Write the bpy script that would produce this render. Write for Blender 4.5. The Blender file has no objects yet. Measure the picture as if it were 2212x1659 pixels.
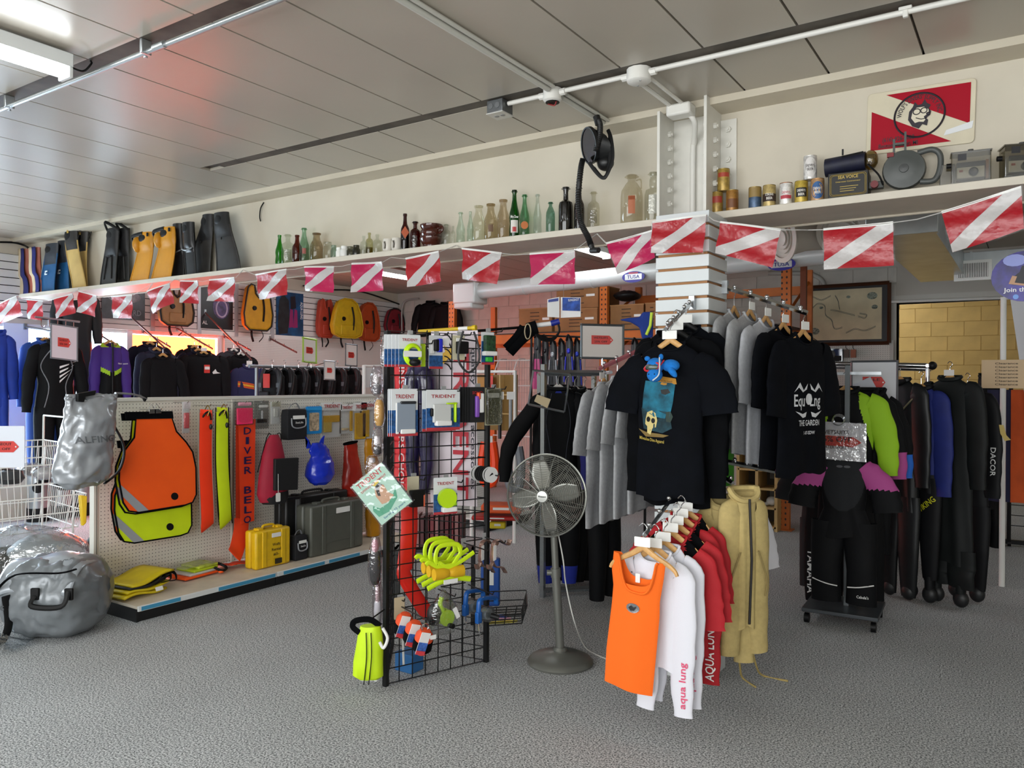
import bpy, bmesh, math, random
from mathutils import Vector as V, Matrix, noise as mnoise
from mathutils.bvhtree import BVHTree
S = bpy.context.scene
COL = S.collection
random.seed(7)
pi = math.pi
sin, cos = math.sin, math.cos

# ---------------------------------------------------------------- camera
def cam_axes(yaw, pitch, roll):
    yaw, pitch, roll = map(math.radians, (yaw, pitch, roll))
    f = V((-sin(yaw)*cos(pitch), cos(yaw)*cos(pitch), sin(pitch)))
    r = V((cos(yaw), sin(yaw), 0)); u = r.cross(f)
    return r*cos(roll)+u*sin(roll), u*cos(roll)-r*sin(roll), f
CR, CU, CF = cam_axes(33.576, -0.151, 0.2755)
FPX = 1698.56
CAM = V((0, 0, 1.57))
cd = bpy.data.cameras.new('camera'); cam = bpy.data.objects.new('camera', cd); COL.objects.link(cam)
m4 = Matrix((CR, CU, -CF)).transposed().to_4x4(); m4.translation = CAM
cam.matrix_world = m4; cd.sensor_width = 36; cd.lens = 36*FPX/2212; cd.clip_start = .05
S.camera = cam
S.view_settings.view_transform = 'Standard'; S.view_settings.look = 'None'
S.view_settings.gamma = 1; S.view_settings.use_curve_mapping = False
S.view_settings.exposure = 0.9

def P(px, py, x=None, y=None, z=None, d=None):
    """photo pixel -> world point on a given plane"""
    r = CR*((px-1106)/FPX) - CU*((py-829.5)/FPX) + CF
    if x is not None: t = (x-CAM.x)/r.x
    elif y is not None: t = (y-CAM.y)/r.y
    elif z is not None: t = (z-CAM.z)/r.z
    else: t = d
    return CAM + r*t

# ---------------------------------------------------------------- world + lights
w = bpy.data.worlds.new('world'); S.world = w; w.use_nodes = True
bg = w.node_tree.nodes['Background']; bg.inputs[0].default_value = (.86, .93, 1, 1); bg.inputs[1].default_value = 3.0

def area(name, loc, rot, sx, sy, power, col=(1, 1, 1)):
    l = bpy.data.lights.new(name, 'AREA'); l.shape = 'RECTANGLE'; l.size = sx; l.size_y = sy
    l.energy = power; l.color = col
    o = bpy.data.objects.new(name, l); COL.objects.link(o); o.location = loc; o.rotation_euler = rot
    return o
# added fill for assumed front daylight, and daylight through the left wall's window band
area('daylight_front_window', (-1.5, -2.95, 1.7), (pi/2, 0, 0), 8, 2.2, 210, (.95, .98, 1))  # unseen light added inside the solid front wall, which has no window
area('daylight_left_window', (-9.75, 3.8, 1.4), (0, -pi/2, 0), 1.7, 6.0, 130, (.86, .93, 1))

# ---------------------------------------------------------------- materials
def lin(h):
    h = h.lstrip('#'); c = [int(h[i:i+2], 16)/255 for i in (0, 2, 4)]
    return tuple(v/12.92 if v <= .04045 else ((v+.055)/1.055)**2.4 for v in c)
_mc = {}
def m(h, r=.6, me=0, n=0.0, s=30, b=0.0, bs=None, spec=.5, coat=0, em=0, dist=.002):
    """plain procedural material: colour, roughness, metal, noise variation n at scale s, bump b"""
    k = (h, r, me, n, s, b, bs, spec, coat, em, dist)
    if k in _mc: return _mc[k]
    a = bpy.data.materials.new('mat_'+h.lstrip('#')); a.use_nodes = True
    nt = a.node_tree; p = nt.nodes['Principled BSDF']; c = lin(h)
    p.inputs['Base Color'].default_value = (*c, 1); p.inputs['Roughness'].default_value = r
    p.inputs['Metallic'].default_value = me; p.inputs['Specular IOR Level'].default_value = spec
    p.inputs['Coat Weight'].default_value = coat
    if em:
        p.inputs['Emission Color'].default_value = (*c, 1); p.inputs['Emission Strength'].default_value = em
    if n or b:
        tc = nt.nodes.new('ShaderNodeTexCoord')
        def noise(sc, det=3):
            t = nt.nodes.new('ShaderNodeTexNoise'); t.inputs['Scale'].default_value = sc; t.inputs['Detail'].default_value = det
            nt.links.new(tc.outputs['Object'], t.inputs['Vector']); return t
        if n:
            t = noise(s); mx = nt.nodes.new('ShaderNodeMix'); mx.data_type = 'RGBA'
            mx.inputs[6].default_value = (*[v*(1-n) for v in c], 1); mx.inputs[7].default_value = (*[min(1, v*(1+n)) for v in c], 1)
            rp = nt.nodes.new('ShaderNodeMapRange'); rp.inputs[1].default_value = .3; rp.inputs[2].default_value = .7
            nt.links.new(t.outputs[0], rp.inputs[0]); nt.links.new(rp.outputs[0], mx.inputs[0])
            nt.links.new(mx.outputs[2], p.inputs['Base Color'])
        if b:
            t = noise(bs or s*4, 4); bm_ = nt.nodes.new('ShaderNodeBump'); bm_.inputs['Strength'].default_value = b
            bm_.inputs['Distance'].default_value = dist
            nt.links.new(t.outputs[0], bm_.inputs['Height']); nt.links.new(bm_.outputs[0], p.inputs['Normal'])
    _mc[k] = a; return a
def clear(h='ffffff', gloss=.14, tint=.9, r=.08, b=0, bs=30):
    """thin clear plastic or glass: see-through tint plus a sharp sheen"""
    k = ('clear', h, gloss, tint, r, b, bs)
    if k in _mc: return _mc[k]
    a = bpy.data.materials.new('mat_clear_'+h); a.use_nodes = True; nt = a.node_tree
    nt.nodes.remove(nt.nodes['Principled BSDF']); out = nt.nodes['Material Output']
    c = lin(h)
    tr = nt.nodes.new('ShaderNodeBsdfTransparent'); tr.inputs[0].default_value = (*[v*tint for v in c], 1)
    gl = nt.nodes.new('ShaderNodeBsdfGlossy'); gl.inputs['Roughness'].default_value = r
    lw = nt.nodes.new('ShaderNodeLayerWeight'); lw.inputs[0].default_value = .25
    ad = nt.nodes.new('ShaderNodeMath'); ad.operation = 'MULTIPLY_ADD'; ad.inputs[1].default_value = gloss*1.6; ad.inputs[2].default_value = gloss*.35; ad.use_clamp = True
    nt.links.new(lw.outputs['Facing'], ad.inputs[0])
    mx = nt.nodes.new('ShaderNodeMixShader')
    nt.links.new(ad.outputs[0], mx.inputs[0]); nt.links.new(tr.outputs[0], mx.inputs[1]); nt.links.new(gl.outputs[0], mx.inputs[2])
    if b:
        tc = nt.nodes.new('ShaderNodeTexCoord'); t = nt.nodes.new('ShaderNodeTexNoise'); t.inputs['Scale'].default_value = bs
        nt.links.new(tc.outputs['Object'], t.inputs['Vector']); bu = nt.nodes.new('ShaderNodeBump')
        bu.inputs['Strength'].default_value = b; bu.inputs['Distance'].default_value = .01
        nt.links.new(t.outputs[0], bu.inputs['Height']); nt.links.new(bu.outputs[0], gl.inputs['Normal'])
    nt.links.new(mx.outputs[0], out.inputs[0]); _mc[k] = a; return a
def pegmat(h='e9e8e2', pitch=.0254, axes='yz', rad=.0032):
    """perforated board: dark round holes on a square pitch"""
    k = ('peg', h, pitch, axes)
    if k in _mc: return _mc[k]
    a = m(h, .55).copy(); nt = a.node_tree; p = nt.nodes['Principled BSDF']
    tc = nt.nodes.new('ShaderNodeTexCoord'); sp = nt.nodes.new('ShaderNodeSeparateXYZ'); nt.links.new(tc.outputs['Object'], sp.inputs[0])
    sq = []
    for ax in axes:
        d = nt.nodes.new('ShaderNodeMath'); d.operation = 'WRAP'; d.inputs[1].default_value = pitch/2; d.inputs[2].default_value = -pitch/2
        nt.links.new(sp.outputs['xyz'.index(ax)], d.inputs[0])
        q = nt.nodes.new('ShaderNodeMath'); q.operation = 'MULTIPLY'; nt.links.new(d.outputs[0], q.inputs[0]); nt.links.new(d.outputs[0], q.inputs[1]); sq.append(q)
    su = nt.nodes.new('ShaderNodeMath'); su.operation = 'ADD'; nt.links.new(sq[0].outputs[0], su.inputs[0]); nt.links.new(sq[1].outputs[0], su.inputs[1])
    lt = nt.nodes.new('ShaderNodeMath'); lt.operation = 'LESS_THAN'; lt.inputs[1].default_value = rad*rad; nt.links.new(su.outputs[0], lt.inputs[0])
    mx = nt.nodes.new('ShaderNodeMix'); mx.data_type = 'RGBA'; mx.inputs[6].default_value = (*lin(h), 1); mx.inputs[7].default_value = (.015, .014, .012, 1)
    nt.links.new(lt.outputs[0], mx.inputs[0]); nt.links.new(mx.outputs[2], p.inputs['Base Color']); _mc[k] = a; return a

WHITE = m('e6e6e2', .5); BLACK = m('070708', .5, spec=.3); BLKCLOTH = m('050609', .9, n=.35, s=14, b=.25, bs=300, spec=.12)
CHROME = m('c9cbcd', .18, 1); STEEL = m('a9adb0', .35, 1); WOODH = m('c99a5d', .45, n=.2, s=25)
PAPER = m('ecece8', .7); PLASTIC = clear()

# ---------------------------------------------------------------- mesh helpers
class B:
    def __init__(s): s.v = []; s.f = []; s.mi = []; s.cur = 0
    def mat(s, i): s.cur = i; return s
    def add(s, vs, fs):
        o = len(s.v); s.v += [tuple(q) for q in vs]; s.f += [tuple(i+o for i in f) for f in fs]; s.mi += [s.cur]*len(fs); return s
    def box(s, c, d, M=None):
        x, y, z = d[0]/2, d[1]/2, d[2]/2
        vs = [V((a*x, b_*y, e*z)) for a in (-1, 1) for b_ in (-1, 1) for e in (-1, 1)]
        if M: vs = [M @ q for q in vs]
        c = V(c)
        return s.add([q+c for q in vs], [(0, 1, 3, 2), (4, 6, 7, 5), (0, 4, 5, 1), (2, 3, 7, 6), (0, 2, 6, 4), (1, 5, 7, 3)])
    def bb(s, a, b_):
        return s.box([(p+q)/2 for p, q in zip(a, b_)], [abs(p-q) for p, q in zip(a, b_)])
    def tube(s, pts, r, n=8, caps=True, closed=False, flat=1.0, up=None):
        pts = [V(p) for p in pts]; N = len(pts)
        rs = r if isinstance(r, (list, tuple)) else [r]*N
        T = []
        for i in range(N):
            a = pts[(i-1) % N] if (i or closed) else pts[0]; b_ = pts[(i+1) % N] if (i < N-1 or closed) else pts[-1]
            T.append((b_-a).normalized())
        nrm = V(up) if up else (V((0, 0, 1)) if abs(T[0].z) < .9 else V((1, 0, 0)))
        rings = []
        for i in range(N):
            nrm = nrm-T[i]*nrm.dot(T[i])
            if nrm.length < 1e-6: nrm = T[i].orthogonal()
            nrm.normalize(); bi = T[i].cross(nrm)
            ra = rs[i]
            if isinstance(ra, tuple): ra, rb = ra
            else: rb = ra*flat
            rings.append([pts[i]+nrm*(rb*sin(2*pi*k/n))+bi*(ra*cos(2*pi*k/n)) for k in range(n)])
        return s.loft(rings, closed, caps)
    def loft(s, rings, closed=False, caps=True):
        n = len(rings[0]); N = len(rings); vs = [q for r_ in rings for q in r_]; fs = []
        for i in range(N if closed else N-1):
            j = (i+1) % N
            for k in range(n): fs.append((i*n+k, i*n+(k+1) % n, j*n+(k+1) % n, j*n+k))
        if caps and not closed: fs += [tuple(range(n))[::-1], tuple(range((N-1)*n, N*n))]
        return s.add(vs, fs)
    def cyl(s, a, b_, r, r2=None, n=16, caps=True): return s.tube([a, b_], [r, r if r2 is None else r2], n, caps)
    def lathe(s, prof, c=(0, 0, 0), n=24, M=None):
        c = V(c); rings = []
        for r, z in prof:
            q = [V((max(r, 1e-4)*cos(2*pi*k/n), max(r, 1e-4)*sin(2*pi*k/n), z)) for k in range(n)]
            rings.append([(M @ p if M else p)+c for p in q])
        return s.loft(rings, False, True)
    def sph(s, c, r, n=12, M=None):
        if not isinstance(r, (tuple, list)): r = (r, r, r)
        c = V(c); rings = []
        for i in range(n+1):
            t = -pi/2+pi*i/n; q = [V((r[0]*max(cos(t), 1e-3)*cos(2*pi*k/n/1.5), r[1]*max(cos(t), 1e-3)*sin(2*pi*k/n/1.5), r[2]*sin(t))) for k in range(int(n*1.5))]
            rings.append([(M @ p if M else p)+c for p in q])
        return s.loft(rings, False, True)
    def prism(s, poly, O, R, U, t):
        """polygon poly (a,b) in the frame O,R,U, pushed back by thickness t along -(R x U)"""
        O, R, U = V(O), V(R), V(U); N = R.cross(U).normalized(); n = len(poly)
        a = [O+R*p[0]+U*p[1] for p in poly]; b_ = [q-N*t for q in a]
        return s.add(a+b_, [tuple(range(n)), tuple(range(n, 2*n))[::-1]]+[(i, i+n, (i+1) % n+n, (i+1) % n) for i in range(n)])
    def grid(s, fn, nu, nv):
        vs = [fn(i/nu, j/nv) for j in range(nv+1) for i in range(nu+1)]
        return s.add(vs, [(j*(nu+1)+i, j*(nu+1)+i+1, (j+1)*(nu+1)+i+1, (j+1)*(nu+1)+i) for j in range(nv) for i in range(nu)])
    def build(s, name, mats, parent=None, sharp=40, bevel=0, solid=0, kind=None, sub=0):
        me = bpy.data.meshes.new(name); me.from_pydata(s.v, [], s.f)
        for q in (mats if isinstance(mats, (list, tuple)) else [mats]): me.materials.append(q)
        if any(s.mi): me.polygons.foreach_set('material_index', s.mi)
        b_ = bmesh.new(); b_.from_mesh(me); bmesh.ops.recalc_face_normals(b_, faces=b_.faces); b_.to_mesh(me); b_.free()
        me.polygons.foreach_set('use_smooth', [True]*len(me.polygons)); me.set_sharp_from_angle(angle=math.radians(sharp))
        o = bpy.data.objects.new(name, me); COL.objects.link(o)
        if parent: o.parent = parent
        if solid:
            q = o.modifiers.new('solid', 'SOLIDIFY'); q.thickness = solid; q.offset = 0
        if sub:
            q = o.modifiers.new('sub', 'SUBSURF'); q.levels = q.render_levels = sub
        if bevel:
            q = o.modifiers.new('bevel', 'BEVEL'); q.width = bevel; q.segments = 2; q.limit_method = 'ANGLE'; q.angle_limit = .7
        if kind: o['kind'] = kind
        return o
def tag(o, label, cat, group=None):
    o['label'] = label; o['category'] = cat
    if group: o['group'] = group
    return o
def T(name, label, cat, loc=(0, 0, 0), rz=0, group=None, rot=None):
    o = bpy.data.objects.new(name, None); COL.objects.link(o); o.empty_display_size = .1
    o.location = loc; o.rotation_euler = rot or (0, 0, rz)
    return tag(o, label, cat, group)
def dup(root, loc=None, rz=None, label=None):
    r = root.copy(); COL.objects.link(r)
    if loc is not None: r.location = loc
    if rz is not None: r.rotation_euler = (0, 0, rz)
    if label: r['label'] = label
    for c in root.children:
        k = c.copy(); COL.objects.link(k); k.parent = r
        for g in c.children:
            h = g.copy(); COL.objects.link(h); h.parent = k
    return r
def struct(o): o['kind'] = 'structure'; return o
def bvh_of(*objs):
    vs, fs = [], []
    for o in objs:
        off = len(vs); vs += [q.co.copy() for q in o.data.vertices]; fs += [[i+off for i in p.vertices] for p in o.data.polygons]
    return BVHTree.FromPolygons(vs, fs)
def wrapv(vs, bvh, N, off=.002):
    out = []
    for q in vs:
        h = bvh.ray_cast(q+N*.6, -N)
        out.append(h[0]+N*off if h[0] is not None else q)
    return out
def text(s, O, R, U, h, mat, parent, width=None, name='lettering', align='CENTER', wrap=None, ext=0, arc=None, off=.002):
    """lettering as a flat mesh in the frame O (centre of baseline), R right, U up; h = cap height"""
    c = bpy.data.curves.new('t', 'FONT'); c.body = s; c.align_x = align; c.resolution_u = 2; c.size = 1.38; c.offset = .018
    t = bpy.data.objects.new('t', c); me = bpy.data.meshes.new_from_object(t); bpy.data.objects.remove(t); bpy.data.curves.remove(c)
    me.name = name
    O, R, U = V(O), V(R).normalized(), V(U).normalized(); N = R.cross(U)
    sx = h
    if width and len(me.vertices):
        xs = [q.co.x for q in me.vertices]; sx = width/max(1e-4, max(xs)-min(xs))
    co = []
    for q in me.vertices:
        a, b_ = q.co.x*sx, q.co.y*h
        if arc:
            th = a/arc; a, b_ = (arc+b_)*sin(th), (arc+b_)*cos(th)-arc
        co.append(O+R*a+U*b_)
    if wrap: co = wrapv(co, wrap, N, off)
    for q, p in zip(me.vertices, co): q.co = p
    me.materials.clear(); me.materials.append(mat)
    o = bpy.data.objects.new(name, me); COL.objects.link(o)
    if parent: o.parent = parent
    return o
def decal(name, poly, O, R, U, mat, parent, wrap=None, off=.003, cuts=0):
    """flat print shape; with wrap it is laid onto the cloth"""
    O, R, U = V(O), V(R).normalized(), V(U).normalized(); N = R.cross(U)
    bm_ = bmesh.new(); vs = [bm_.verts.new(O+R*p[0]+U*p[1]) for p in poly]; bm_.faces.new(vs)
    if cuts:
        bmesh.ops.triangulate(bm_, faces=bm_.faces)
        for _ in range(cuts): bmesh.ops.subdivide_edges(bm_, edges=bm_.edges, cuts=1)
    if wrap:
        for q, p in zip(bm_.verts, wrapv([v.co.copy() for v in bm_.verts], wrap, N, off)): q.co = p
    me = bpy.data.meshes.new(name); bm_.to_mesh(me); bm_.free(); me.materials.append(mat)
    o = bpy.data.objects.new(name, me); COL.objects.link(o)
    if parent: o.parent = parent
    return o
X, Y, Z = V((1, 0, 0)), V((0, 1, 0)), V((0, 0, 1))
def ell(a, b, n=24, cx=0, cy=0, t0=0, t1=2*pi): return [(cx+a*cos(t0+(t1-t0)*k/n), cy+b*sin(t0+(t1-t0)*k/n)) for k in range(n)]
def rrect(w, h, r, n=4, cx=0, cy=0):
    o = []
    for sx, sy, a0 in ((1, 1, 0), (-1, 1, pi/2), (-1, -1, pi), (1, -1, 1.5*pi)):
        for k in range(n+1):
            a = a0+pi/2*k/n; o.append((cx+sx*(w/2-r)+r*cos(a), cy+sy*(h/2-r)+r*sin(a)))
    return o
def curve(pts, n=6):
    """Catmull-Rom through points"""
    pts = [V(p) for p in pts]; out = []
    for i in range(len(pts)-1):
        p0, p1, p2, p3 = pts[max(i-1, 0)], pts[i], pts[i+1], pts[min(i+2, len(pts)-1)]
        for k in range(n):
            t = k/n; out.append(.5*((2*p1)+(p2-p0)*t+(2*p0-5*p1+4*p2-p3)*t*t+(3*p1-p0-3*p2+p3)*t**3))
    return out+[pts[-1]]
# ================================================================ the room
ZC, YB, XL, YBK = 3.137, 4.39, -9.5, 10.6
def carpet():
    a = bpy.data.materials.new('carpet'); a.use_nodes = True; nt = a.node_tree; p = nt.nodes['Principled BSDF']; p.inputs['Roughness'].default_value = .95
    p.inputs['Specular IOR Level'].default_value = .15
    tc = nt.nodes.new('ShaderNodeTexCoord')
    n1 = nt.nodes.new('ShaderNodeTexNoise'); n1.inputs['Scale'].default_value = 120; n1.inputs['Detail'].default_value = 6; n1.inputs['Roughness'].default_value = .75
    n2 = nt.nodes.new('ShaderNodeTexNoise'); n2.inputs['Scale'].default_value = 2.2; n2.inputs['Detail'].default_value = 3
    for q in (n1, n2): nt.links.new(tc.outputs['Object'], q.inputs['Vector'])
    r = nt.nodes.new('ShaderNodeValToRGB'); r.color_ramp.elements[0].position = .41; r.color_ramp.elements[1].position = .59
    r.color_ramp.elements[0].color = (*lin('484b4c'), 1); r.color_ramp.elements[1].color = (*lin('e2e4e4'), 1)
    nt.links.new(n1.outputs[0], r.inputs[0])
    mx = nt.nodes.new('ShaderNodeMix'); mx.data_type = 'RGBA'; mx.blend_type = 'MULTIPLY'; mx.inputs[0].default_value = .2
    nt.links.new(r.outputs[0], mx.inputs[6]); nt.links.new(n2.outputs[0], mx.inputs[7]); nt.links.new(mx.outputs[2], p.inputs['Base Color'])
    bu = nt.nodes.new('ShaderNodeBump'); bu.inputs['Strength'].default_value = .3; bu.inputs['Distance'].default_value = .004
    nt.links.new(n1.outputs[0], bu.inputs['Height']); nt.links.new(bu.outputs[0], p.inputs['Normal'])
    return a
struct(B().bb((XL-.1, -3.1, -.05), (4.1, 13, 0)).build('floor', carpet()))
WALLW = m('c9c1b0', .6, n=.05, s=3, b=.15, bs=60); WALLG = m('cfcdc6', .65, n=.05, s=3)
CEILP = m('b0a89a', .3, n=.05, s=1.4, b=.03, bs=8, spec=.6)
CEILB = m('a29b8e', .4, n=.05, s=1.4); DARKG = m('4a443c', .6, n=.5, s=6)
ceil = struct(B().bb((XL-.1, -3.1, ZC+.022), (4.1, 13, ZC+.08)).build('ceiling', DARKG))
sp, x0, gap = .427, -3.861, .011
def panel(x1, x2, y1, y2, mt=CEILP):
    return B().bb((x1, y1, ZC), (x2, y2, ZC+.02)).build('panel', mt, ceil)
strips = [-2.4, -.9, .6, 2.098, 3.603]
for k in range(-14, 18):
    a, b_ = x0+k*sp+gap/2, x0+(k+1)*sp-gap/2
    ys = [-3.05]
    for s_ in strips:
        if s_ > 3 and b_ < -4.9: continue
        ys += [s_-.045, s_+.045]
    ys.append(4.2)
    for i in range(0, len(ys), 2): panel(a, b_, ys[i], ys[i+1])
    panel(a, b_, 4.58, 7.6, CEILB); panel(a, b_, 7.61, YBK, CEILB)
for s_ in strips: B().bb((XL if s_ < 3 else -4.97, s_-.046, ZC+.002), (4.05, s_+.046, ZC+.021)).build('cover_strip', DARKG, ceil)
# walls
struct(B().bb((XL-.1, -3.1, 0), (4.1, -3, ZC)).build('wall_front', WALLW))
struct(B().bb((4, -3.1, 0), (4.1, 13, ZC)).build('wall_right', WALLW))
# left wall: low wall, window band, slatwall band, painted top
wl = struct(B().bb((XL-.12, -3.1, 0), (XL, YBK+.1, .55)).bb((XL-.12, -3.1, 2.2), (XL, YBK+.1, ZC)).bb((XL-.12, 6.95, .5), (XL, YBK+.1, 2.25)).bb((XL-.12, -3.1, .5), (XL, .8, 2.25)).build('wall_left', WALLW))
SLATG = m('dcdcd8', .5)
nsl = 8
for (a, b_) in ((-.2, 4.4), (4.41, 8.0), (8.01, 10.58)):
    for i in range(nsl):
        z0 = 2.27+i*.0875
        B().bb((XL, a, z0), (XL+.018, b_, z0+.077)).build('slat', SLATG, wl)
B().bb((XL, -.2, 2.26), (XL+.008, 10.58, 2.965)).build('slat_backing', m('2c2826', .8), wl)
B().bb((XL, 4.6, 2.2), (XL+.03, 10.58, 2.262)).build('slat_rail', WHITE, wl)
# window band
win = struct(B().bb((XL-.11, .8, .53), (XL-.02, 6.95, .6)).bb((XL-.11, .8, 2.16), (XL-.02, 6.95, 2.22)).build('window_1', WHITE))
for yy, wd in ((.85, .1), (2.5, .1), (4.27, .26), (5.6, .07), (6.92, .07)):
    B().bb((XL-.11, yy-wd/2, .55), (XL-.01, yy+wd/2, 2.2)).build('mullion', m('dfe6ee', .5), win)
for a, b_ in ((.9, 2.45), (2.55, 4.14), (4.4, 5.56), (5.64, 6.88)):
    B().bb((XL-.07, a, .6), (XL-.065, b_, 2.16)).build('pane', clear('f4fbff', .05, .98), win)
REDF = m('ff4a22', .6, em=11.0)  # sunlight behind the film is put in as its own emission
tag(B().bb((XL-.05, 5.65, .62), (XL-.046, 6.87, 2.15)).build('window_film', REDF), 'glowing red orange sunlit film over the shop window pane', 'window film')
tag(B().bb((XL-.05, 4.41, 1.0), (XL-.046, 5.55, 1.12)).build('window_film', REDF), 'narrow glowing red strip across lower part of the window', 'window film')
pb = B().bb((XL, 6.97, .3), (XL+.02, 10.55, 2.2)).build('pegboard_panel', pegmat('e2e1dc'), wl)
# back wall of painted blocks with a doorway
BLK = m('c4c0b8', .7, n=.08, s=5, b=.25, bs=90); MORT = m('c0bcb4', .8)
xd = P(1937, 655, y=YBK).x; zd = P(1937, 655, y=YBK).z
wb = struct(B().bb((XL-.1, YBK, 0), (xd, YBK+.2, ZC)).bb((xd, YBK, zd), (4.1, YBK+.2, ZC)).bb((2.2, YBK, 0), (4.1, YBK+.2, ZC)).build('wall_back', MORT))
bm0 = None
for j in range(5, 16):
    z0 = j*.2
    x = XL+(.2 if j % 2 else 0)
    while x < xd-.05:
        xe = min(x+.4, xd)
        if z0+.2 <= ZC+.05 and not (z0 < 1.6 and x > -2.6):
            if bm0 is None:
                bm0 = B().bb((.004, -.008, .004), (.396, 0, .196)).build('block', BLK, wb, bevel=.003); o = bm0
            else:
                o = bm0.copy(); COL.objects.link(o)
            o.location = (x, YBK, z0); o.scale = ((xe-x)/.4, 1, 1)
        x = xe
YEL = m('c9a560', .6, n=.12, s=4, b=.3, bs=70)
wy = struct(B().bb((-3, 12.4, 0), (4.1, 12.5, ZC)).build('wall_passage', m('c09a58', .8)))
bm0 = None
for j in range(4, 14):
    for i in range(9):
        x = -2.6+i*.4+(.2 if j % 2 else 0); z0 = j*.2+.03
        if bm0 is None: bm0 = B().bb((.003, -.006, .003), (.397, 0, .197)).build('block', YEL, wy, bevel=.003); o = bm0
        else: o = bm0.copy(); COL.objects.link(o)
        o.location = (x, 12.4, z0)
struct(B().bb((xd-.09, YBK-.02, 0), (xd, YBK+.22, zd+.09)).bb((xd, YBK-.02, zd), (2.2, YBK+.22, zd+.09)).build('trim_1', m('c9c7c0', .5)))
# riveted steel beam carrying the bottle ledge
bmw = struct(B().bb((XL, YB, 2.5), (4.05, YB+.02, ZC)).build('wall_beam', WALLW))
FL = m('c6bdaa', .5, n=.05, s=5)
B().bb((XL, 4.2, 3.098), (4.05, 4.58, ZC)).build('top_flange', FL, bmw)
LEDGE = m('ccc5b6', .45, n=.06, s=6)
B().bb((-9.3, 4.2, 2.468), (-1.77, 4.58, 2.507)).build('ledge', LEDGE, bmw, bevel=.003)
B().bb((-1.5, 4.2, 2.468), (4.05, 4.58, 2.507)).build('ledge', LEDGE, bmw, bevel=.003)
B().cyl((-9.3, 4.62, 2.47), (4, 4.62, 2.47), .01, n=8).build('ledge_seam', FL, bmw)
# steel column with bolted angles, upper part
CW = m('dcdad2', .45, n=.05, s=9, b=.2, bs=50)
sc = struct(B().bb((-1.78, 4.15, 2.47), (-1.764, YB, 3.1)).bb((-1.508, 4.15, 2.47), (-1.492, YB, ZC)).bb((-1.764, YB-.03, 2.4), (-1.508, YB-.005, ZC)).build('steel_column', CW))
B().bb((-1.86, YB-.012, 2.55), (-1.78, YB, 3.06)).bb((-1.492, YB-.012, 2.56), (-1.40, YB, 3.06)).build('angle_plate', CW, sc, bevel=.002)
hexn = B().cyl((0, 0, 0), (0, -.018, 0), .017, n=6).cyl((0, -.017, 0), (0, -.026, 0), .008, n=8).build('bolt', CW, sc)
bolt_pts = [((-1.835, YB-.012, 2.62+i*.085), 0) for i in range(5)]+[((-1.445, YB-.012, 2.66+i*.085), 0) for i in range(5)]
bolt_pts += [((-1.764, 4.28, 2.6+i*.08), pi/2) for i in range(6)]+[((-1.492, 4.27, 2.6+i*.08), pi/2) for i in range(6)]+[((-1.508, 4.22, 2.6+i*.08), -pi/2) for i in range(6)]
for i, (l, rz) in enumerate(bolt_pts):
    o = hexn if i == 0 else hexn.copy()
    if i: COL.objects.link(o)
    o.location = l; o.rotation_euler = (0, 0, rz)
# slatwall cladding around the column below the ledge
SLW = m('cdd2d3', .38); GRV = m('9a6a3c', .6)
cc = struct(B().bb((-1.70, 3.99, .0), (-1.426, 4.27, 2.466)).build('slatwall_column', GRV))
fs = B().bb((-1.71, 3.978, .004), (-1.414, 3.992, .066)).build('slat', SLW, cc, bevel=.002)
rs = B().bb((-1.428, 3.992, .004), (-1.414, 4.27, .066)).build('slat', SLW, cc, bevel=.002)
ls = B().bb((-1.71, 3.992, .004), (-1.696, 4.27, .066)).build('slat', SLW, cc, bevel=.002)
for i in range(31):
    for s_ in (fs, rs, ls):
        o = s_ if i == 0 else s_.copy()
        if i: COL.objects.link(o)
        o.location = (0, 0, .12+i*.0762)
B().bb((-1.712, 3.976, 0), (-1.412, 4.272, .12)).build('plinth', SLW, cc, bevel=.003)
# ---------------------------------------------------------------- lamps
TUBE = m('f4fbff', .4, em=17.0); HOUS = m('dfe2e2', .45)
def fixture(x, y1, y2, z, label, lens=True):
    t = T('ceiling_light', label, 'ceiling light', (x, (y1+y2)/2, z)); h = (y2-y1)/2
    B().bb((-.055, -h, -.02), (.055, h, .045)).bb((-.05, -h, -.02), (.05, -h-.012, .04)).build('housing', HOUS, t, bevel=.004)
    lens_o = B().tube([(0, -h+.01, -.03), (0, h-.01, -.03)], (.045), 14, flat=.8).build('tube_lens', TUBE, t)
    B().bb((-.052, h-.02, -.07), (.052, h, -.02)).build('end_cap', HOUS, t, bevel=.004)
    B().tube(curve([(0, h, 0), (.02, h+.06, -.01), (.04, h+.09, .03), (.0, h+.11, .06)]), .005, 6).build('cord', BLACK, t)
    return t
fixture(-3.872, .72, 1.965, ZC-.06, 'white ceiling strip light glowing beside the galvanised conduit')
fixture(-1.9, 11.0, 12.2, ZC-.06, 'strip light in the yellow passage beyond the doorway')  # added out of view; assumed from the brighter left side of the passage
fixture(-7.37, 6.2, 8.6, ZC-.07, 'ceiling strip light over the waistcoats on the slatwall')
fixture(-4.13, 5.8, 8.2, ZC-.07, 'ceiling strip light above the wetsuit rack and the white duct')
for i, (x, y) in enumerate(((-3.872, -1.2), (-.6, -.6), (1.9, 1.0), (1.6, -1.9), (-6.6, .4), (1.4, 7.2))):  # extra strip lights added out of view to light the shop
    fixture(x, y-.62, y+.62, ZC-.06, ['ceiling strip light behind the viewer over the shop floor', 'ceiling strip light over the open carpet', 'ceiling strip light near the right hand wall', 'ceiling strip light near the front corner', 'ceiling strip light over the window aisle', 'ceiling strip light beyond the dry suits'][i])
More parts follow.
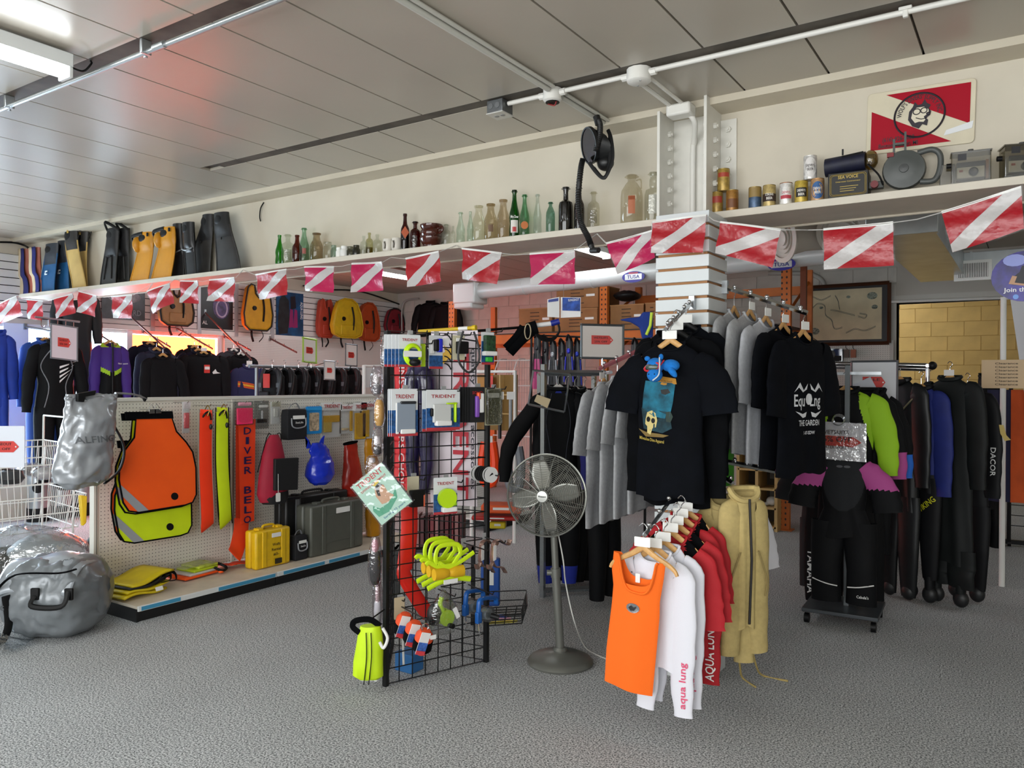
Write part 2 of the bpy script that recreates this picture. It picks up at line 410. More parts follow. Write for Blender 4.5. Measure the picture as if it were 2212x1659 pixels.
# ---------------------------------------------------------------- conduits and boxes
def pipe(name, pts, r, mt, label, cat='conduit'):
    return tag(B().tube(pts, r, 10).build(name, mt), label, cat)
GALV = m('b4b9bb', .3, .8); WP = m('dedcd5', .4)
t = T('metal_conduit', 'galvanised conduit crossing the ceiling along the dark strip', 'conduit', (-3.4, 2.085, ZC-.052))
B().cyl((-3.2, 0, 0), (7, .02, 0), .0125, n=10).build('pipe', GALV, t)
for dx in (-1.33, -.02, 1.2, 2.4):
    B().box((dx, 0, .02), (.018, .05, .066)).cyl((dx, -.0, -.02), (dx, 0, -.03), .01, n=8).build('clamp', GALV, t, bevel=.003)
B().cyl((.05, 0, 0), (.13, 0, 0), .017, n=10).build('coupling', GALV, t)
pipe('white_conduit', [(-2.44, 3.625, ZC-.022), (4, 3.625, ZC-.022)], .0125, WP, 'white painted conduit running along the ceiling past the round boxes')
t = T('white_conduit', 'fat white conduit running to the hanging diving mask', 'conduit', (-2.145, 2, ZC-.02))
B().cyl((0, -3, 0), (0, 1.56, 0), .016, n=10).cyl((0, 1.7, 0), (0, 2.22, 0), .016, n=10).cyl((.035, 1.7, .005), (.035, 2.2, .005), .01, n=8).cyl((.035, -3, .005), (.035, 1.56, .005), .01, n=8).build('pipe', m('c9c8bf', .45), t)
def obox(x, y, label, r=.062, open_=False):
    t = T('junction_box', label, 'junction box', (x, y, ZC-.06))
    B().lathe([(0, .06), (r, .06), (r, 0), (r-.01, -.008), (0, -.008)], n=12).build('box', WP, t)
    for a in (0, pi): B().cyl((r*cos(a), 0, .035), ((r+.03)*cos(a), 0, .035), .019, n=8).build('connector', WP, t)
    if open_:
        B().lathe([(0, -.009), (r*.75, -.009), (r*.75, -.013), (0, -.013)], n=12).build('opening', BLACK, t)
        B().tube(curve([(-.03, 0, -.012), (0, .02, -.02), (.03, -.01, -.013)]), .004, 6).build('wire', m('8c1f1c', .5), t)
    else:
        [B().cyl((d_, -d_*1.5, -.008), (d_, -d_*1.5, -.011), .005, n=8).build('screw', STEEL, t) for d_ in (.02, -.02)]
obox(-2.155, 3.625, 'open white junction box with wires, where two conduits cross', .05, True)
obox(-1.655, 3.63, 'closed round white junction box on the ceiling conduit')
t = T('junction_box', 'square grey metal box with a bare cover plate on the ceiling', 'junction box', (-2.5, 3.63, ZC-.07))
B().box((0, 0, .035), (.105, .105, .07)).build('box', m('6d7072', .4, .7), t, bevel=.004)
B().box((0, 0, -.004), (.11, .11, .006)).build('cover_plate', m('d6d6d2', .35, .5), t)
for dx in (-.025, .02): B().cyl((dx, -.053, .035), (dx, -.056, .035), .016, n=12).build('knockout', m('7d8082', .4, .7), t)
for dx in (-.02, .02): B().lathe([(0, 0), (.014, 0), (.014, -.002), (0, -.002)], (dx, 0, -.007), 12).build('outlet_face', m('8f8f8b', .5), t)
t = T('junction_box', 'white conduit body at the head of the steel column', 'junction box', (-1.64, 4.15, ZC-.06))
B().box((0, 0, 0), (.14, .1, .065)).build('box', WP, t, bevel=.012)
B().cyl((-.05, -.5, .03), (-.05, 0, .03), .012, n=8).cyl((.02, -.5, .03), (.02, 0, .03), .01, n=8).build('pipe', WP, t)
pipe('white_conduit', curve([(-1.6, 4.18, 3.06), (-1.585, 4.22, 3.02), (-1.63, 4.33, 2.95), (-1.64, 4.34, 2.88), (-1.64, 4.34, 2.4)], 6), .016, WP, 'white conduit bending down inside the steel column')
t = T('pipe_hanger', 'small white clamp holding the conduit to the ceiling', 'clamp', (-.452, 3.62, ZC))
B().box((0, 0, -.012), (.05, .035, .014)).box((0, 0, -.03), (.02, .02, .035)).build('bracket', WP, t, bevel=.003)
# ---------------------------------------------------------------- ducts in the back room
DUCT = m('d9dcdb', .35, .15); GALD = m('b9c0c2', .32, .75, n=.12, s=6)
t = T('round_duct', 'long round white air duct under the back room ceiling', 'duct', (0, 0, 0))
a, b_ = V((-6.05, 8, 2.70)), V((-.945, 8, 2.84))
B().cyl(a+V((.25, 0, .01)), b_, .1, n=24).build('pipe', DUCT, t)
for f in (.18, .36, .55, .75): B().cyl(a.lerp(b_, f), a.lerp(b_, f)+V((.02, 0, 0)), .104, n=24).build('seam', DUCT, t)
B().box(a+V((.1, 0, -.02)), (.34, .3, .26)).box(a+V((.08, 0, -.16)), (.28, .28, .1)).build('end_box', DUCT, t, bevel=.02)
for f in (.3, .62): B().bb(a.lerp(b_, f)+V((-.01, -.005, .1)), a.lerp(b_, f)+V((.01, .005, .45))).build('hanger_strap', GALV, t)
def oval(px, py, label):
    c = P(px, py, y=7.88); t = T('oval_sticker', label, 'sticker', c)
    B().prism(ell(.135, .062), (0, 0, 0), X, Z, .004).build('backing', m('2a2390', .4), t)
    B().prism(rrect(.2, .062, .005), (0, -.002, 0), X, Z, .002).build('panel', m('d4d6d8', .25, .3), t)
    text('TUSA', (0, -.0035, -.018), X, Z, .04, m('17157a', .4), t, width=.15)
    B().prism(rrect(.11, .016, .004), (0, -.003, .042), X, Z, .002).build('crest', m('b9485a', .5), t)
    return t
oval(1368, 598, 'oval blue and silver brand sticker hanging under the pink flag')
oval(1688, 571, 'oval blue and silver brand sticker beside the round air outlet')
def diffuser(c, dirv, label, r=.19):
    t = T('air_diffuser', label, 'air vent', c); q = V(dirv).to_track_quat('Z', 'Y').to_matrix()
    DW = m('cfc8bd', .5)
    B().lathe([(r*.62, -.34), (r*.62, -.18), (r*.75, -.03), (r, 0), (r, .012), (r*.8, .02), (r*.78, -.02), (0, -.05)], n=32, M=q).build('bell', DW, t)
    for k in range(4):
        rr = r*(.2+.16*k); B().lathe([(rr, .012-.006*k), (rr+.02, .02-.004*k), (rr+.016, -.02), (rr-.006, -.03)], n=32, M=q).build('louvre_ring', DW, t)
    B().lathe([(0, -.03), (r*.75, -.03), (r*.75, -.034), (0, -.034)], n=32, M=q).build('shadow_plate', m('2a2826', .8), t)
    return t
diffuser(P(1692, 515, y=6.3), (-.75, -.8, -.15), 'round cream air outlet with louvre rings, turned sideways')
diffuser(P(1820, 503, y=6.3), (-.1, -1, -.5), 'round cream air outlet half hidden behind the dive flag bunting')
t = T('duct_plenum', 'pale round sheet metal plenum that feeds the two air outlets', 'duct', P(1765, 505, y=6.75))
B().lathe([(0, .34), (.19, .34), (.19, -.02), (.1, -.12), (0, -.12)], n=28).build('drum', m('c9ccca', .4, .2), t)
B().cyl((0, 0, .1), (.9, .9, .2), .12, n=20).build('branch', m('c9ccca', .4, .2), t)
t = T('square_duct', 'galvanised rectangular duct with a white grille over the doorway', 'duct', (0, 0, 0))
B().bb((-.95, 5.9, 2.585), (-.55, 8.8, 2.8)).bb((-.55, 8.4, 2.59), (3.5, 8.8, 2.79)).build('trunk', GALD, t, bevel=.004)
B().bb((-.97, 5.84, 2.57), (-.53, 5.9, 3.1)).build('drop', GALD, t, bevel=.004)
for xx in (-.5, .0): B().bb((xx, 8.39, 2.585), (xx+.02, 8.4, 2.795)).build('seam', GALD, t)
g0, g1 = P(2061, 565, y=8.39), P(2143, 604, y=8.39)
B().bb((g0.x, 8.37, g1.z), (g1.x, 8.39, g0.z)).build('grille_frame', WHITE, t, bevel=.003)
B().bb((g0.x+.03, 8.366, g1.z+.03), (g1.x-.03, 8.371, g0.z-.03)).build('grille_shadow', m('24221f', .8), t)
for i in range(18):
    xx = g0.x+.035+i*(g1.x-g0.x-.07)/17
    B().bb((xx-.004, 8.352, g1.z+.028), (xx+.004, 8.37, g0.z-.028)).build('louvre', WHITE, t)
pipe('sprinkler_pipe', [P(1925, 652, y=10.5), P(2170, 643, y=10.5)], .018, WHITE, 'thin white pipe along the lintel over the yellow passage')
pipe('bent_conduit', curve([P(868, 720, y=10.5), P(868, 672, y=10.5), P(876, 650, y=10.5), P(905, 645, y=10.5)], 5), .016, m('a8a8a4', .45), 'grey conduit bending in the far corner of the back room')
pipe('bent_conduit', curve([P(1660, 590, y=10.57), P(1745, 592, y=10.57), P(1777, 608, y=10.57), P(1780, 640, y=10.57)], 5), .03, m('b4b2ac', .5), 'fat grey conduit bending down beside the framed map')
pipe('wall_conduit', [P(1040, 635, y=10.55), P(1210, 622, y=10.55)], .012, m('bdbab3', .5), 'thin conduit on the block wall behind the boxes')
t = B().tube(curve([P(655, 617, x=XL+.06), P(700, 625, x=XL+.05), P(780, 630, x=XL+.04), P(865, 658, x=XL+.04)], 8), .012, 6).build('cable_bundle', BLACK); tag(t, 'slack black cables sagging above the slatwall panels', 'cable')
t = B().tube(curve([P(0, 523, x=XL+.05), P(30, 524, x=XL+.05), P(52, 530, x=XL+.1), P(62, 536, x=XL+.3)], 8), .012, 6).build('cable_bundle', BLACK); tag(t, 'black cable bundle above slatwall beside the pink striped fins', 'cable')
t = B().tube(curve([P(570, 437, y=4.385), P(563, 450, y=4.37), P(561, 468, y=4.37), P(563, 478, y=4.37)], 5), .005, 6).build('wall_hook', BLACK); tag(t, 'bent black wire stub sticking out of the white beam', 'wire')
# ================================================================ things on the beam ledge
ZL = 2.507
def gpx(px, y=4.3): return P(px, 500, y=y).x
def zpx(px, py, y=4.3): return P(px, py, y=y).z
def wpx(px, w_, y=4.3): return abs(P(px+w_/2, 500, y=y).x-P(px-w_/2, 500, y=y).x)*.84   # px width of a round thing -> metres
PROF = dict(
 soda=[(.9, 0), (1, .02), (1, .16), (.9, .3), (1, .42), (.93, .52), (.62, .66), (.42, .8), (.37, .92), (.44, .94), (.44, 1), (.3, 1)],
 beer=[(.94, 0), (1, .015), (1, .5), (.92, .6), (.5, .72), (.4, .84), (.38, .93), (.46, .94), (.46, 1), (.3, 1)],
 milk=[(.93, 0), (1, .02), (1, .52), (.9, .62), (.6, .76), (.52, .88), (.52, .93), (.66, .94), (.66, 1), (.5, 1)],
 jar=[(.95, 0), (1, .03), (1, .62), (.82, .72), (.74, .78), (.8, .8), (.8, 1), (.7, 1)],
 flask=[(.95, 0), (1, .02), (1, .56), (.86, .68), (.36, .76), (.33, .9), (.42, .91), (.42, 1), (.3, 1)],
 cup=[(.7, 0), (.8, .04), (1, .4), (.95, .75), (.88, 1), (.8, 1), (.86, .7), (.9, .4), (.6, .1), (0, .1)],
 jug=[(.93, 0), (1, .02), (1, .55), (.93, .68), (.55, .82), (.36, .87), (.36, .93), (.42, .935), (.4, 1), (.3, 1)],
 decanter=[(.95, 0), (1, .02), (1, .55), (.86, .64), (.4, .68), (.48, .76), (.44, .86), (.34, .9), (.42, .93), (.42, 1), (.3, 1)],
 port=[(.95, 0), (1, .02), (1, .58), (.9, .66), (.36, .72), (.33, .9), (.38, .92), (.38, 1), (.3, 1)])
GL = lambda h, t=.98: clear(h, .11, t, .05)
BOT = [
 (604, 508, 14, 'soda', GL('5cc040', .9), 'slim lime green glass soda bottle beside clear bottle'),
 (622, 507, 23, 'flask', GL('f4f6f0'), 'square shouldered clear bottle between green and brown bottles'),
 (642, 508, 17, 'beer', GL('a85c24', .85), 'small amber brown beer bottle next to pale green cola bottle'),
 (657, 493, 18, 'soda', GL('c9e4d2', .95), 'tall pale green cola bottle with a red stain'),
 (684, 504, 22, 'milk', GL('d8ccb8', .95), 'smoky tan milk bottle standing alone'),
 (708, 523, 18, 'jar', GL('f4f6f2'), 'low clear wide mouth jar next to the smoky milk bottle'),
 (721, 530, 11, 'jar', GL('cfe0d8'), 'tiny ribbed pale green jar'),
 (732, 535, 11, 'jar', m('efefe9', .3), 'tiny white milk glass jar'),
 (744, 532, 15, 'jar', m('e6e6e2', .3), 'squat white cream jar with wide lid'),
 (757, 533, 14, 'jar', GL('c9cac0', .85), 'squat clear ink bottle with small lip'),
 (770, 530, 14, 'jar', GL('9c9c90', .75), 'squat grey glass ink bottle'),
 (786, 510, 14, 'flask', GL('f2f5f0'), 'narrow clear medicine bottle'),
 (798, 503, 14, 'flask', GL('e0dfc4'), 'clear medicine bottle half full of yellow oil'),
 (815, 507, 17, 'flask', GL('f4f6f2'), 'clear round shouldered bottle beside the white cups'),
 (875, 462, 17, 'beer', GL('8c3c14', .75), 'tall dark brown bottle with a diamond label'),
 (897, 479, 21, 'flask', GL('a04a1c', .8), 'square brown medicine bottle beside stoneware pot'),
 (964, 485, 18, 'flask', GL('f4f6f2'), 'clear panelled bottle just beyond stoneware pot'),
 (979, 488, 9, 'flask', GL('f4f6f2'), 'very thin clear vial'),
 (995, 459, 18, 'soda', GL('e9f2ec'), 'clear embossed soda bottle with a long neck'),
 (1016, 457, 14, 'soda', GL('e9f2ec'), 'thin clear soda bottle against the milk bottles'),
 (1034, 445, 27, 'milk', GL('f5f4ec'), 'first clear quart milk bottle of three'),
 (1060, 441, 27, 'milk', GL('e4dccb'), 'milk bottle with brown tint and crest'),
 (1087, 432, 26, 'milk', GL('e8e0d2'), 'tallest milk bottle beside the green soda bottle'),
 (1111, 411, 22, 'soda', GL('28a024', .85), 'bright green soda bottle with red and white print'),
 (1133, 421, 21, 'soda', GL('b4dcc0', .95), 'pale green soda bottle with round orange label'),
 (1161, 420, 18, 'soda', GL('f2f6f4'), 'clear ribbed soda bottle with long neck'),
 (1189, 437, 20, 'jug', GL('b9d6ca', .9), 'old aqua glass bottle with rounded shoulders'),
 (1222, 405, 32, 'port', m('120f0c', .08, spec=.6), 'fat black glass port bottle'),
 (1251, 404, 23, 'beer', GL('7a3418', .65), 'tall reddish brown bottle behind the breathing hose'),
 (1282, 415, 28, 'flask', GL('f5f4ec'), 'flat clear whiskey flask beside breathing hose'),
 (1364, 379, 52, 'jug', GL('f0ede4'), 'big clear gallon jug with orange label'),
 (1411, 373, 42, 'decanter', GL('efefe9'), 'clear bulb necked liquor bottle with embossed front'),
]
for px, top, wd, kind, mt, lab in BOT:
    yb_ = 4.28; x = gpx(px, yb_); h = zpx(px, top, yb_)-ZL; r = wpx(px, wd, yb_)/2
    o = T('glass_bottle', lab, 'bottle' if kind != 'jar' else 'jar', (x, yb_, ZL), group='old bottles along the ledge')
    B().lathe([(a*r, b_*h) for a, b_ in [(0, 0)]+PROF[kind]], n=20).build('body', mt, o)
    N = (CAM-V((x, yb_, ZL))); N.z = 0; N.normalize(); R_ = V((-N.y, N.x, 0))
    if wd > 17:
        B().lathe([(r*.66, h*.965), (r*(.7 if kind == 'milk' else .5), h*.97), (r*(.7 if kind == 'milk' else .5), h), (r*.3, h)], n=16).build('rim', mt, o)
    def curved(name, a0, b0, w_, h_, mt2):
        B().grid(lambda u, v: (N*cos((u-.5)*w_/r)+R_*sin((u-.5)*w_/r))*(r*1.012)+Z*(b0+h_*v)+R_*a0*0, 8, 2).build(name, mt2, o)
    if 'print' in lab:
        curved('white_print', 0, h*.1, r*1.5, h*.26, m('d8d4cc', .5)); curved('red_print', 0, h*.12, r*.8, h*.1, m('b3242c', .5))
        text('Mtn Dew', N*(r*1.04)+Z*h*.4, R_, Z, h*.06, m('e8e8e0', .5), o, width=r*1.5)
    if 'round orange' in lab:
        decal('label_disc', ell(r*.75, r*.8), N*(r*1.03)+Z*h*.26, R_, Z, m('b8672c', .5), o)
    if 'diamond' in lab:
        decal('label_diamond', [(0, -.045), (r*.9, 0), (0, .045), (-r*.9, 0)], N*(r*1.03)+Z*h*.48, R_, Z, m('b4532a', .5), o)
        B().lathe([(0, .003), (r*.93, .003), (r*.93, h*.42), (0, h*.42)], n=16).build('drink', m('1a0a06', .3), o)
    if 'orange label' in lab and 'gallon' in lab:
        curved('label', 0, h*.18, r*.62, h*.36, m('b06a4a', .6)); curved('label_band', 0, h*.46, r*.62, h*.07, m('c4602c', .6))
        B().tube(curve([(r*.3, .02, h*.9), (r*.75, .02, h*.9), (r*.8, .02, h*.72)], 5), r*.08, 8).build('finger_ring', mt, o)
    if 'embossed front' in lab: curved('embossed_panel', 0, h*.14, r*1.1, h*.38, m('b9b8ae', .2, .4, b=.8, bs=90))
    if 'yellow oil' in lab: B().lathe([(0, .003), (r*.9, .003), (r*.9, h*.34), (0, h*.34)], n=16).build('oil', clear('c9bb58', .1, .9), o)
    if 'crest' in lab: curved('crest', 0, h*.22, r*.8, h*.2, m('6e5540', .6))
    if 'red stain' in lab: curved('faded_print', 0, h*.24, r*.7, h*.16, m('9c5a50', .6))
    if 'half' not in lab and kind == 'flask' and wd > 20: curved('pressed_panel', 0, h*.12, r*1.1, h*.36, clear('d9d9d2', .3, .9, .05, .5, 60))
for px, top in ((838, 517), (857, 515)):
    h = zpx(px, top)-ZL; r = wpx(px, 21)/2
    o = T('white_cup', ['white stoneware cup with dark stain next to the clear bottle', 'white stoneware cup with dark stain next to brown bottle'][px > 850], 'cup', (gpx(px), 4.3, ZL), group='white cups on the ledge')
    B().lathe([(a*r, b_*h) for a, b_ in [(0, 0)]+PROF['cup']], n=20).build('bowl', m('d9d4ca', .3), o)
    B().tube(curve([(.0, -r*.9, h*.75), (.01, -r*1.5, h*.7), (.01, -r*1.4, h*.35), (0, -r*.9, h*.3)], 5), .005, 8).build('handle', m('d9d4ca', .3), o)
    B().tube([(r*.2, -r*.98, h*.3), (r*.25, -r*.99, h*.55), (r*.1, -r*.96, h*.8)], .004, 6).build('stain', m('3a3028', .6), o)
h = zpx(932, 486)-ZL; r = wpx(932, 46)/2
o = T('stoneware_pot', 'glossy brown stoneware pot with rolled bands and side handle', 'pot', (gpx(932), 4.3, ZL))
B().lathe([(0, 0), (.68*r, 0), (.74*r, .1*h), (.72*r, .14*h), (1*r, .34*h), (1.02*r, .45*h), (.86*r, .5*h), (.96*r, .6*h), (.95*r, .72*h), (.84*r, .8*h), (.98*r, .92*h), (.98*r, h), (.88*r, h), (.8*r, .8*h), (0, .75*h)], n=28).build('body', m('43180e', .12, n=.25, s=20, coat=.5), o)
B().tube(curve([(.8*r, -.01, .8*h), (1.25*r, -.01, .86*h), (1.3*r, -.01, .7*h), (.95*r, -.01, .6*h)], 6), .009, 8).build('handle', m('43180e', .12), o)
# fins ------------------------------------------------------------------
def fin(lab, top, bot, ty, by, mats, cut=.45, bow=0, pocket=True, slot=0, thick=.02, y=4.31, split=None, lean=.03):
    """swim fin standing on its blade tip: top/bot = px ranges, ty/by = px rows"""
    xt, xb = [gpx(q, y) for q in top], [gpx(q, y) for q in bot]; h = zpx(sum(top)/2, ty, y)-ZL
    base = V(((xb[0]+xb[1])/2, y, ZL)); t = T('swim_fin', lab, 'swim fin', base, group='old swim fins on the ledge')
    xt = [q-base.x for q in xt]; xb = [q-base.x for q in xb]
    def ring(f, grow=1, n=16, k=0):
        s_ = f*f*(3-2*f)*.7+f*.3
        l, r_ = xb[0]+(xt[0]-xb[0])*s_, xb[1]+(xt[1]-xb[1])*s_
        cx, hw = (l+r_)/2+bow*sin(pi*f), (r_-l)/2*.93
        d = thick*(.45+.3*f)*grow
        if f > cut: d = max(d, .036*grow*min(1, (f-cut)/.15+.3))
        return [V((cx+hw*cos(2*pi*k_/n), -lean*0+lean*f+d*sin(2*pi*k_/n), f*h)) for k_ in range(n)]
    fb = [i/14 for i in range(15)]
    cutf = split if split else cut
    b1 = B().loft([ring(f) for f in fb if f <= cutf+.04]); b1.build('blade', mats[0], t)
    b2 = B().loft([ring(f, 1.06) for f in fb if f >= cutf-.05])
    b2.build('foot_pocket', mats[1], t)
    # ribs along both edges
    for s_ in (0, 8):
        B().tube([ring(f)[s_]+V((0, -.004, 0)) for f in fb if f < .8], .007, 6).build('side_rail', mats[0] if len(mats) < 3 else mats[2], t)
    if pocket:
        q = ring(.86); c = sum(q, V())/16; hw = (q[0]-q[8]).length/2
        B().sph(c+V((-.15*hw, -.03, .01)), (hw*.55, .012, h*.09), 10).build('foot_opening', BLACK, t)
    for i in range(slot):
        q = ring(.1); c = (q[0]+q[8])/2; hw = (q[0]-q[8]).length/2; c2 = (ring(.5)[0]+ring(.5)[8])/2
        dx = (-.5+i)*hw if slot > 1 else 0
        B().tube([c+V((dx, -.014, 0)), c2+V((dx*.6, -.02, 0))], .008, 6).build('rib', mats[0], t)
    return t, ring, h
RUB = m('1c1c1d', .5, n=.3, s=12, spec=.4); RUBG = m('2b2b2a', .45, n=.35, s=8); YELF = m('c98a1c', .4, n=.12, s=6); TAN = m('c2a463', .5, n=.15, s=5)
SAL, CRM, NAVY, BLUF = m('b56a58', .5), m('d6c4a2', .5), m('232a72', .5), m('1d5482', .45, n=.1, s=6)
for (lab, tp, bt, ty) in (('striped pink cream and blue swim fin against the slatwall', (42, 61), (33, 69), 539), ('striped pink cream and blue swim fin against the blue fins', (62, 87), (68, 92), 536)):
    t, ring, h = fin(lab, tp, bt, ty, 628, (SAL, SAL), pocket=False, y=4.25 if tp[0] > 50 else 4.33, lean=0)
    for nm, a, b_, mt in (('cream_stripe', .38, .66, CRM), ('blue_stripe', .66, .98, NAVY)):
        B().grid(lambda u, v: ring(v)[8].lerp(ring(v)[0], a+(b_-a)*u+(.05*sin(v*9)))+V((0, -.03-.018*(v > .4), 0)), 3, 14).build(nm, mt, t, solid=.006)
for (lab, tp, bt, ty) in (('blue full foot fin with dark heel next to striped fins', (100, 127), (86, 119), 527), ('blue full foot fin tucked behind the tan fins', (127, 146), (115, 151), 521)):
    t, ring, h = fin(lab, tp, bt, ty, 620, (BLUF, m('2b3038', .5)), cut=.62, y=4.25 if tp[0] < 110 else 4.33, lean=0)
    decal('emblem', [(-.03, 0), (.02, 0), (.03, .012), (-.005, .012), (-.005, .03), (.03, .03), (.03, .045), (-.02, .045), (-.02, .02), (-.03, .02)], (ring(.35)[8]+ring(.35)[0])/2+V((0, -.03, 0)), X, Z, m('d9e2e6', .5), t)
for (lab, tp, bt, ty, yy) in (('tan rubber fin with black foot pocket at front', (141, 168), (158, 188), 493, 4.25), ('tan rubber fin with black foot pocket leaning behind', (169, 192), (166, 191), 497, 4.33)):
    t, ring, h = fin(lab, tp, bt, ty, 613, (TAN, m('2a2826', .5, n=.3, s=10)), cut=.66, bow=-.03, y=yy, lean=0)
    B().box((ring(.93)[12]+V((.02, -.012, 0))), (.03, .006, .03)).build('badge', m('b49440', .4), t)
    B().tube(curve([ring(.9)[0], ring(.92)[0]+V((.05, .01, .02)), ring(.8)[0]], 5), .003, 6).build('strap', BLACK, t)
for (lab, tp, bt, ty) in (('black vented open heel fin with twin channels', (233, 258), (217, 252), 494), ('black vented fin turned sideways behind its pair', (260, 279), (251, 281), 494)):
    t, ring, h = fin(lab, tp, bt, ty, 610, (RUBG, RUB), slot=2, cut=.5, y=4.25 if tp[0] < 250 else 4.33, lean=0)
    B().tube(curve([ring(.96)[8], ring(1)[12]+V((0, -.05, .05)), ring(.96)[0]], 6), .009, 6, flat=1.8).build('heel_strap', BLACK, t)
    B().box((ring(.5)[8]+ring(.5)[0])/2+V((0, -.026, 0)), (.09, .012, .012)).build('vent_bar', RUB, t)
for (lab, tp, bt, ty) in (('yellow plastic fin seen from its side with black strap', (300, 331), (281, 322), 503), ('duller yellow plastic fin with a buckled black strap', (346, 378), (327, 371), 492)):
    t, ring, h = fin(lab, tp, bt, ty, 600, (YELF, YELF), cut=.6, bow=.035, thick=.03, y=4.25, lean=0)
    c = ring(.9)[8]
    B().tube(curve([ring(.98)[12], c+V((-.05, -.04, .02)), c+V((-.07, -.02, -.02)), c+V((-.02, -.03, -.03))], 6), .011, 6, flat=1.6).build('heel_strap', BLACK, t)
    B().sph(c+V((.0, -.02, -.06)), (.035, .05, .075), 10).build('instep', YELF, t)
    B().box(ring(.93)[0]+V((-.02, -.045, .0)), (.02, .012, .035)).build('buckle', BLACK, t, bevel=.003)
for (lab, tp, bt, ty) in (('black boot fin with long smooth pocket beside yellow fin', (375, 395), (370, 400), 484), ('black boot fin with long smooth pocket beside giant fins', (395, 419), (402, 425), 481)):
    t, ring, h = fin(lab, tp, bt, ty, 592, (RUB, m('202022', .3)), cut=.45, y=4.33 if tp[0] < 390 else 4.25, lean=0)
    B().tube(curve([ring(.5)[8]+V((0, -.03, 0)), ring(.46)[12]+V((0, -.03, 0)), ring(.5)[0]+V((0, -.03, 0))], 5), .007, 6).build('buckle', m('8f9396', .4, .5), t)
for (lab, tp, bt, ty) in (('giant black rubber fin with flared blade, scuffed brown', (439, 462), (400, 456), 464), ('giant black rubber fin with flared blade at the row end', (463, 494), (468, 522), 460)):
    t, ring, h = fin(lab, tp, bt, ty, 585, (m('262422', .5, n=.4, s=9), RUB), cut=.62, thick=.028, y=4.33 if tp[0] < 450 else 4.25, lean=0)
    B().sph((ring(.55)[8]+ring(.55)[0])/2+V((0, -.035, 0)), (.008, .006, .012), 8).build('drain_hole', BLACK, t)
# cans -------------------------------------------------------------------
def can(px, y, z, lab, body, band=None, words=None, wc='e8e4da', r=.0335, h=.121, oval=None, lid='8c7a4a'):
    x = P(px, 400, y=y).x; o = T('drink_can', lab, 'can', (x, y, z), group='old beer cans on the ledge')
    B().lathe([(0, 0), (r*.94, 0), (r, .006), (r, h-.006), (r*.95, h), (r*.9, h-.004), (0, h-.004)], n=24).build('body', m(body, .35, .25, n=.35, s=45), o)
    B().lathe([(r*.96, h-.003), (r*.98, h), (r*.98, h+.002), (r*.9, h+.002)], n=24).build('rim', m(lid, .4, .6), o)
    N = (CAM-V((x, y, z))); N.z = 0; N.normalize(); R_ = V((-N.y, N.x, 0))
    def wr(a, b_): return (N*cos(a/r)+R_*sin(a/r))*(r*1.01)+Z*b_
    if band:
        c, z0, z1, w_ = band
        if oval: B().loft([[wr(p[0], h/2+p[1]) for p in ell(w_*s_, (z1-z0)*h/2*s_, 20)] for s_ in (1, .5, .01)], caps=False).build('printed_oval', m(c, .4), o)
        else: B().grid(lambda u, v: wr((u-.5)*w_*2, h*(z0+(z1-z0)*v)), 10, 2).build('printed_band', m(c, .4), o)
    if words:
        for i, s_ in enumerate(words):
            q = text(s_, (0, 0, 0), X, Y, .013, m(wc, .5), o, width=min(.042, .008*len(s_)))
            for vv in q.data.vertices: vv.co = wr(vv.co.x, h*.52-.02*i+vv.co.y)*1.01
    return o
yc = 4.28
can(1549, yc, ZL, 'gold beer can with red and blue picture under the stacked can', '9a7d3a', ('9c3a2c', .5, .8, .03), lid='7a6636')
can(1582, yc, ZL, 'rusty gold beer can standing beside the stacked pair', '94682c', ('6e4220', .2, .6, .03))
can(1563, yc, ZL+.124, 'gold can with red letters stacked on two others', 'a0833c', ('a23c28', .62, .82, .035), oval=None)
can(1631, yc, ZL, 'tarnished blue and brass can next to brown labelled can', '3f5672', ('8d7440', .55, .98, .05))
can(1662, yc, ZL, 'gold can with dark brown oval and cream lettering', 'b09a62', ('2c1712', .28, .62, .05), ['STROHS', 'BEER'])
can(1698, yc, ZL, 'white can with a red lettered picture', 'd9d6d2', ('b5404c', .3, .45, .03), ['DREWRYS', 'BEER'], 'b03040', lid='8a5a3c')
can(1731, yc, ZL, 'yellow gold can with black crest', 'b39a3e', ('1f1d18', .3, .7, .03), ['DREWRYS', 'BEER'], 'e8e4da')
can(1766, yc, ZL, 'copper can with a blue oval label', 'b48e66', ('24568c', .15, .9, .032), ['DREWRYS', 'BEER'], oval=True, lid='a57a4c')
can(1750, yc, ZL+.124, 'white flip top can standing on two other cans', 'c9c6c2', ('d8d4d0', .1, .95, .033), ['DREWRYS', 'BEER'], '2a1a1c', oval=True, lid='c9c6c2')
# boxed intercom, pouch, reel, cameras ------------------------------------
x1, x2 = gpx(1786, 4.22), gpx(1872, 4.22)
t = T('sea_voice_box', 'black cardboard box with gold lettering under navy pouch', 'box', ((x1+x2)/2, 4.29, ZL), .08)
wb_, hb = x2-x1, zpx(1830, 371, 4.22)-ZL
B().bb((-wb_/2, -.07, 0), (wb_/2, .07, hb)).build('carton', m('15130f', .5), t, bevel=.003)
GOLD = m('b39a4a', .4, .3)
text('SEA VOICE', (0, -.0715, hb*.74), X, Z, .017, GOLD, t, width=wb_*.5); text('Underwater Communicator', (0, -.0715, hb*.6), X, Z, .007, GOLD, t, width=wb_*.62)
for i in range(3): B().bb((-wb_*.2, -.0712, hb*(.42-.09*i)), (wb_*(.25-.05*i), -.0702, hb*(.44-.09*i))).build('small_print', GOLD, t)
for k in (0, 1):
    q = rrect(wb_*(.9-.06*k), hb*(.84-.08*k), .012, cy=hb/2); B().tube([V((p[0], -.0705, p[1])) for p in q], .0012, 4, closed=True).build('gold_border', GOLD, t)
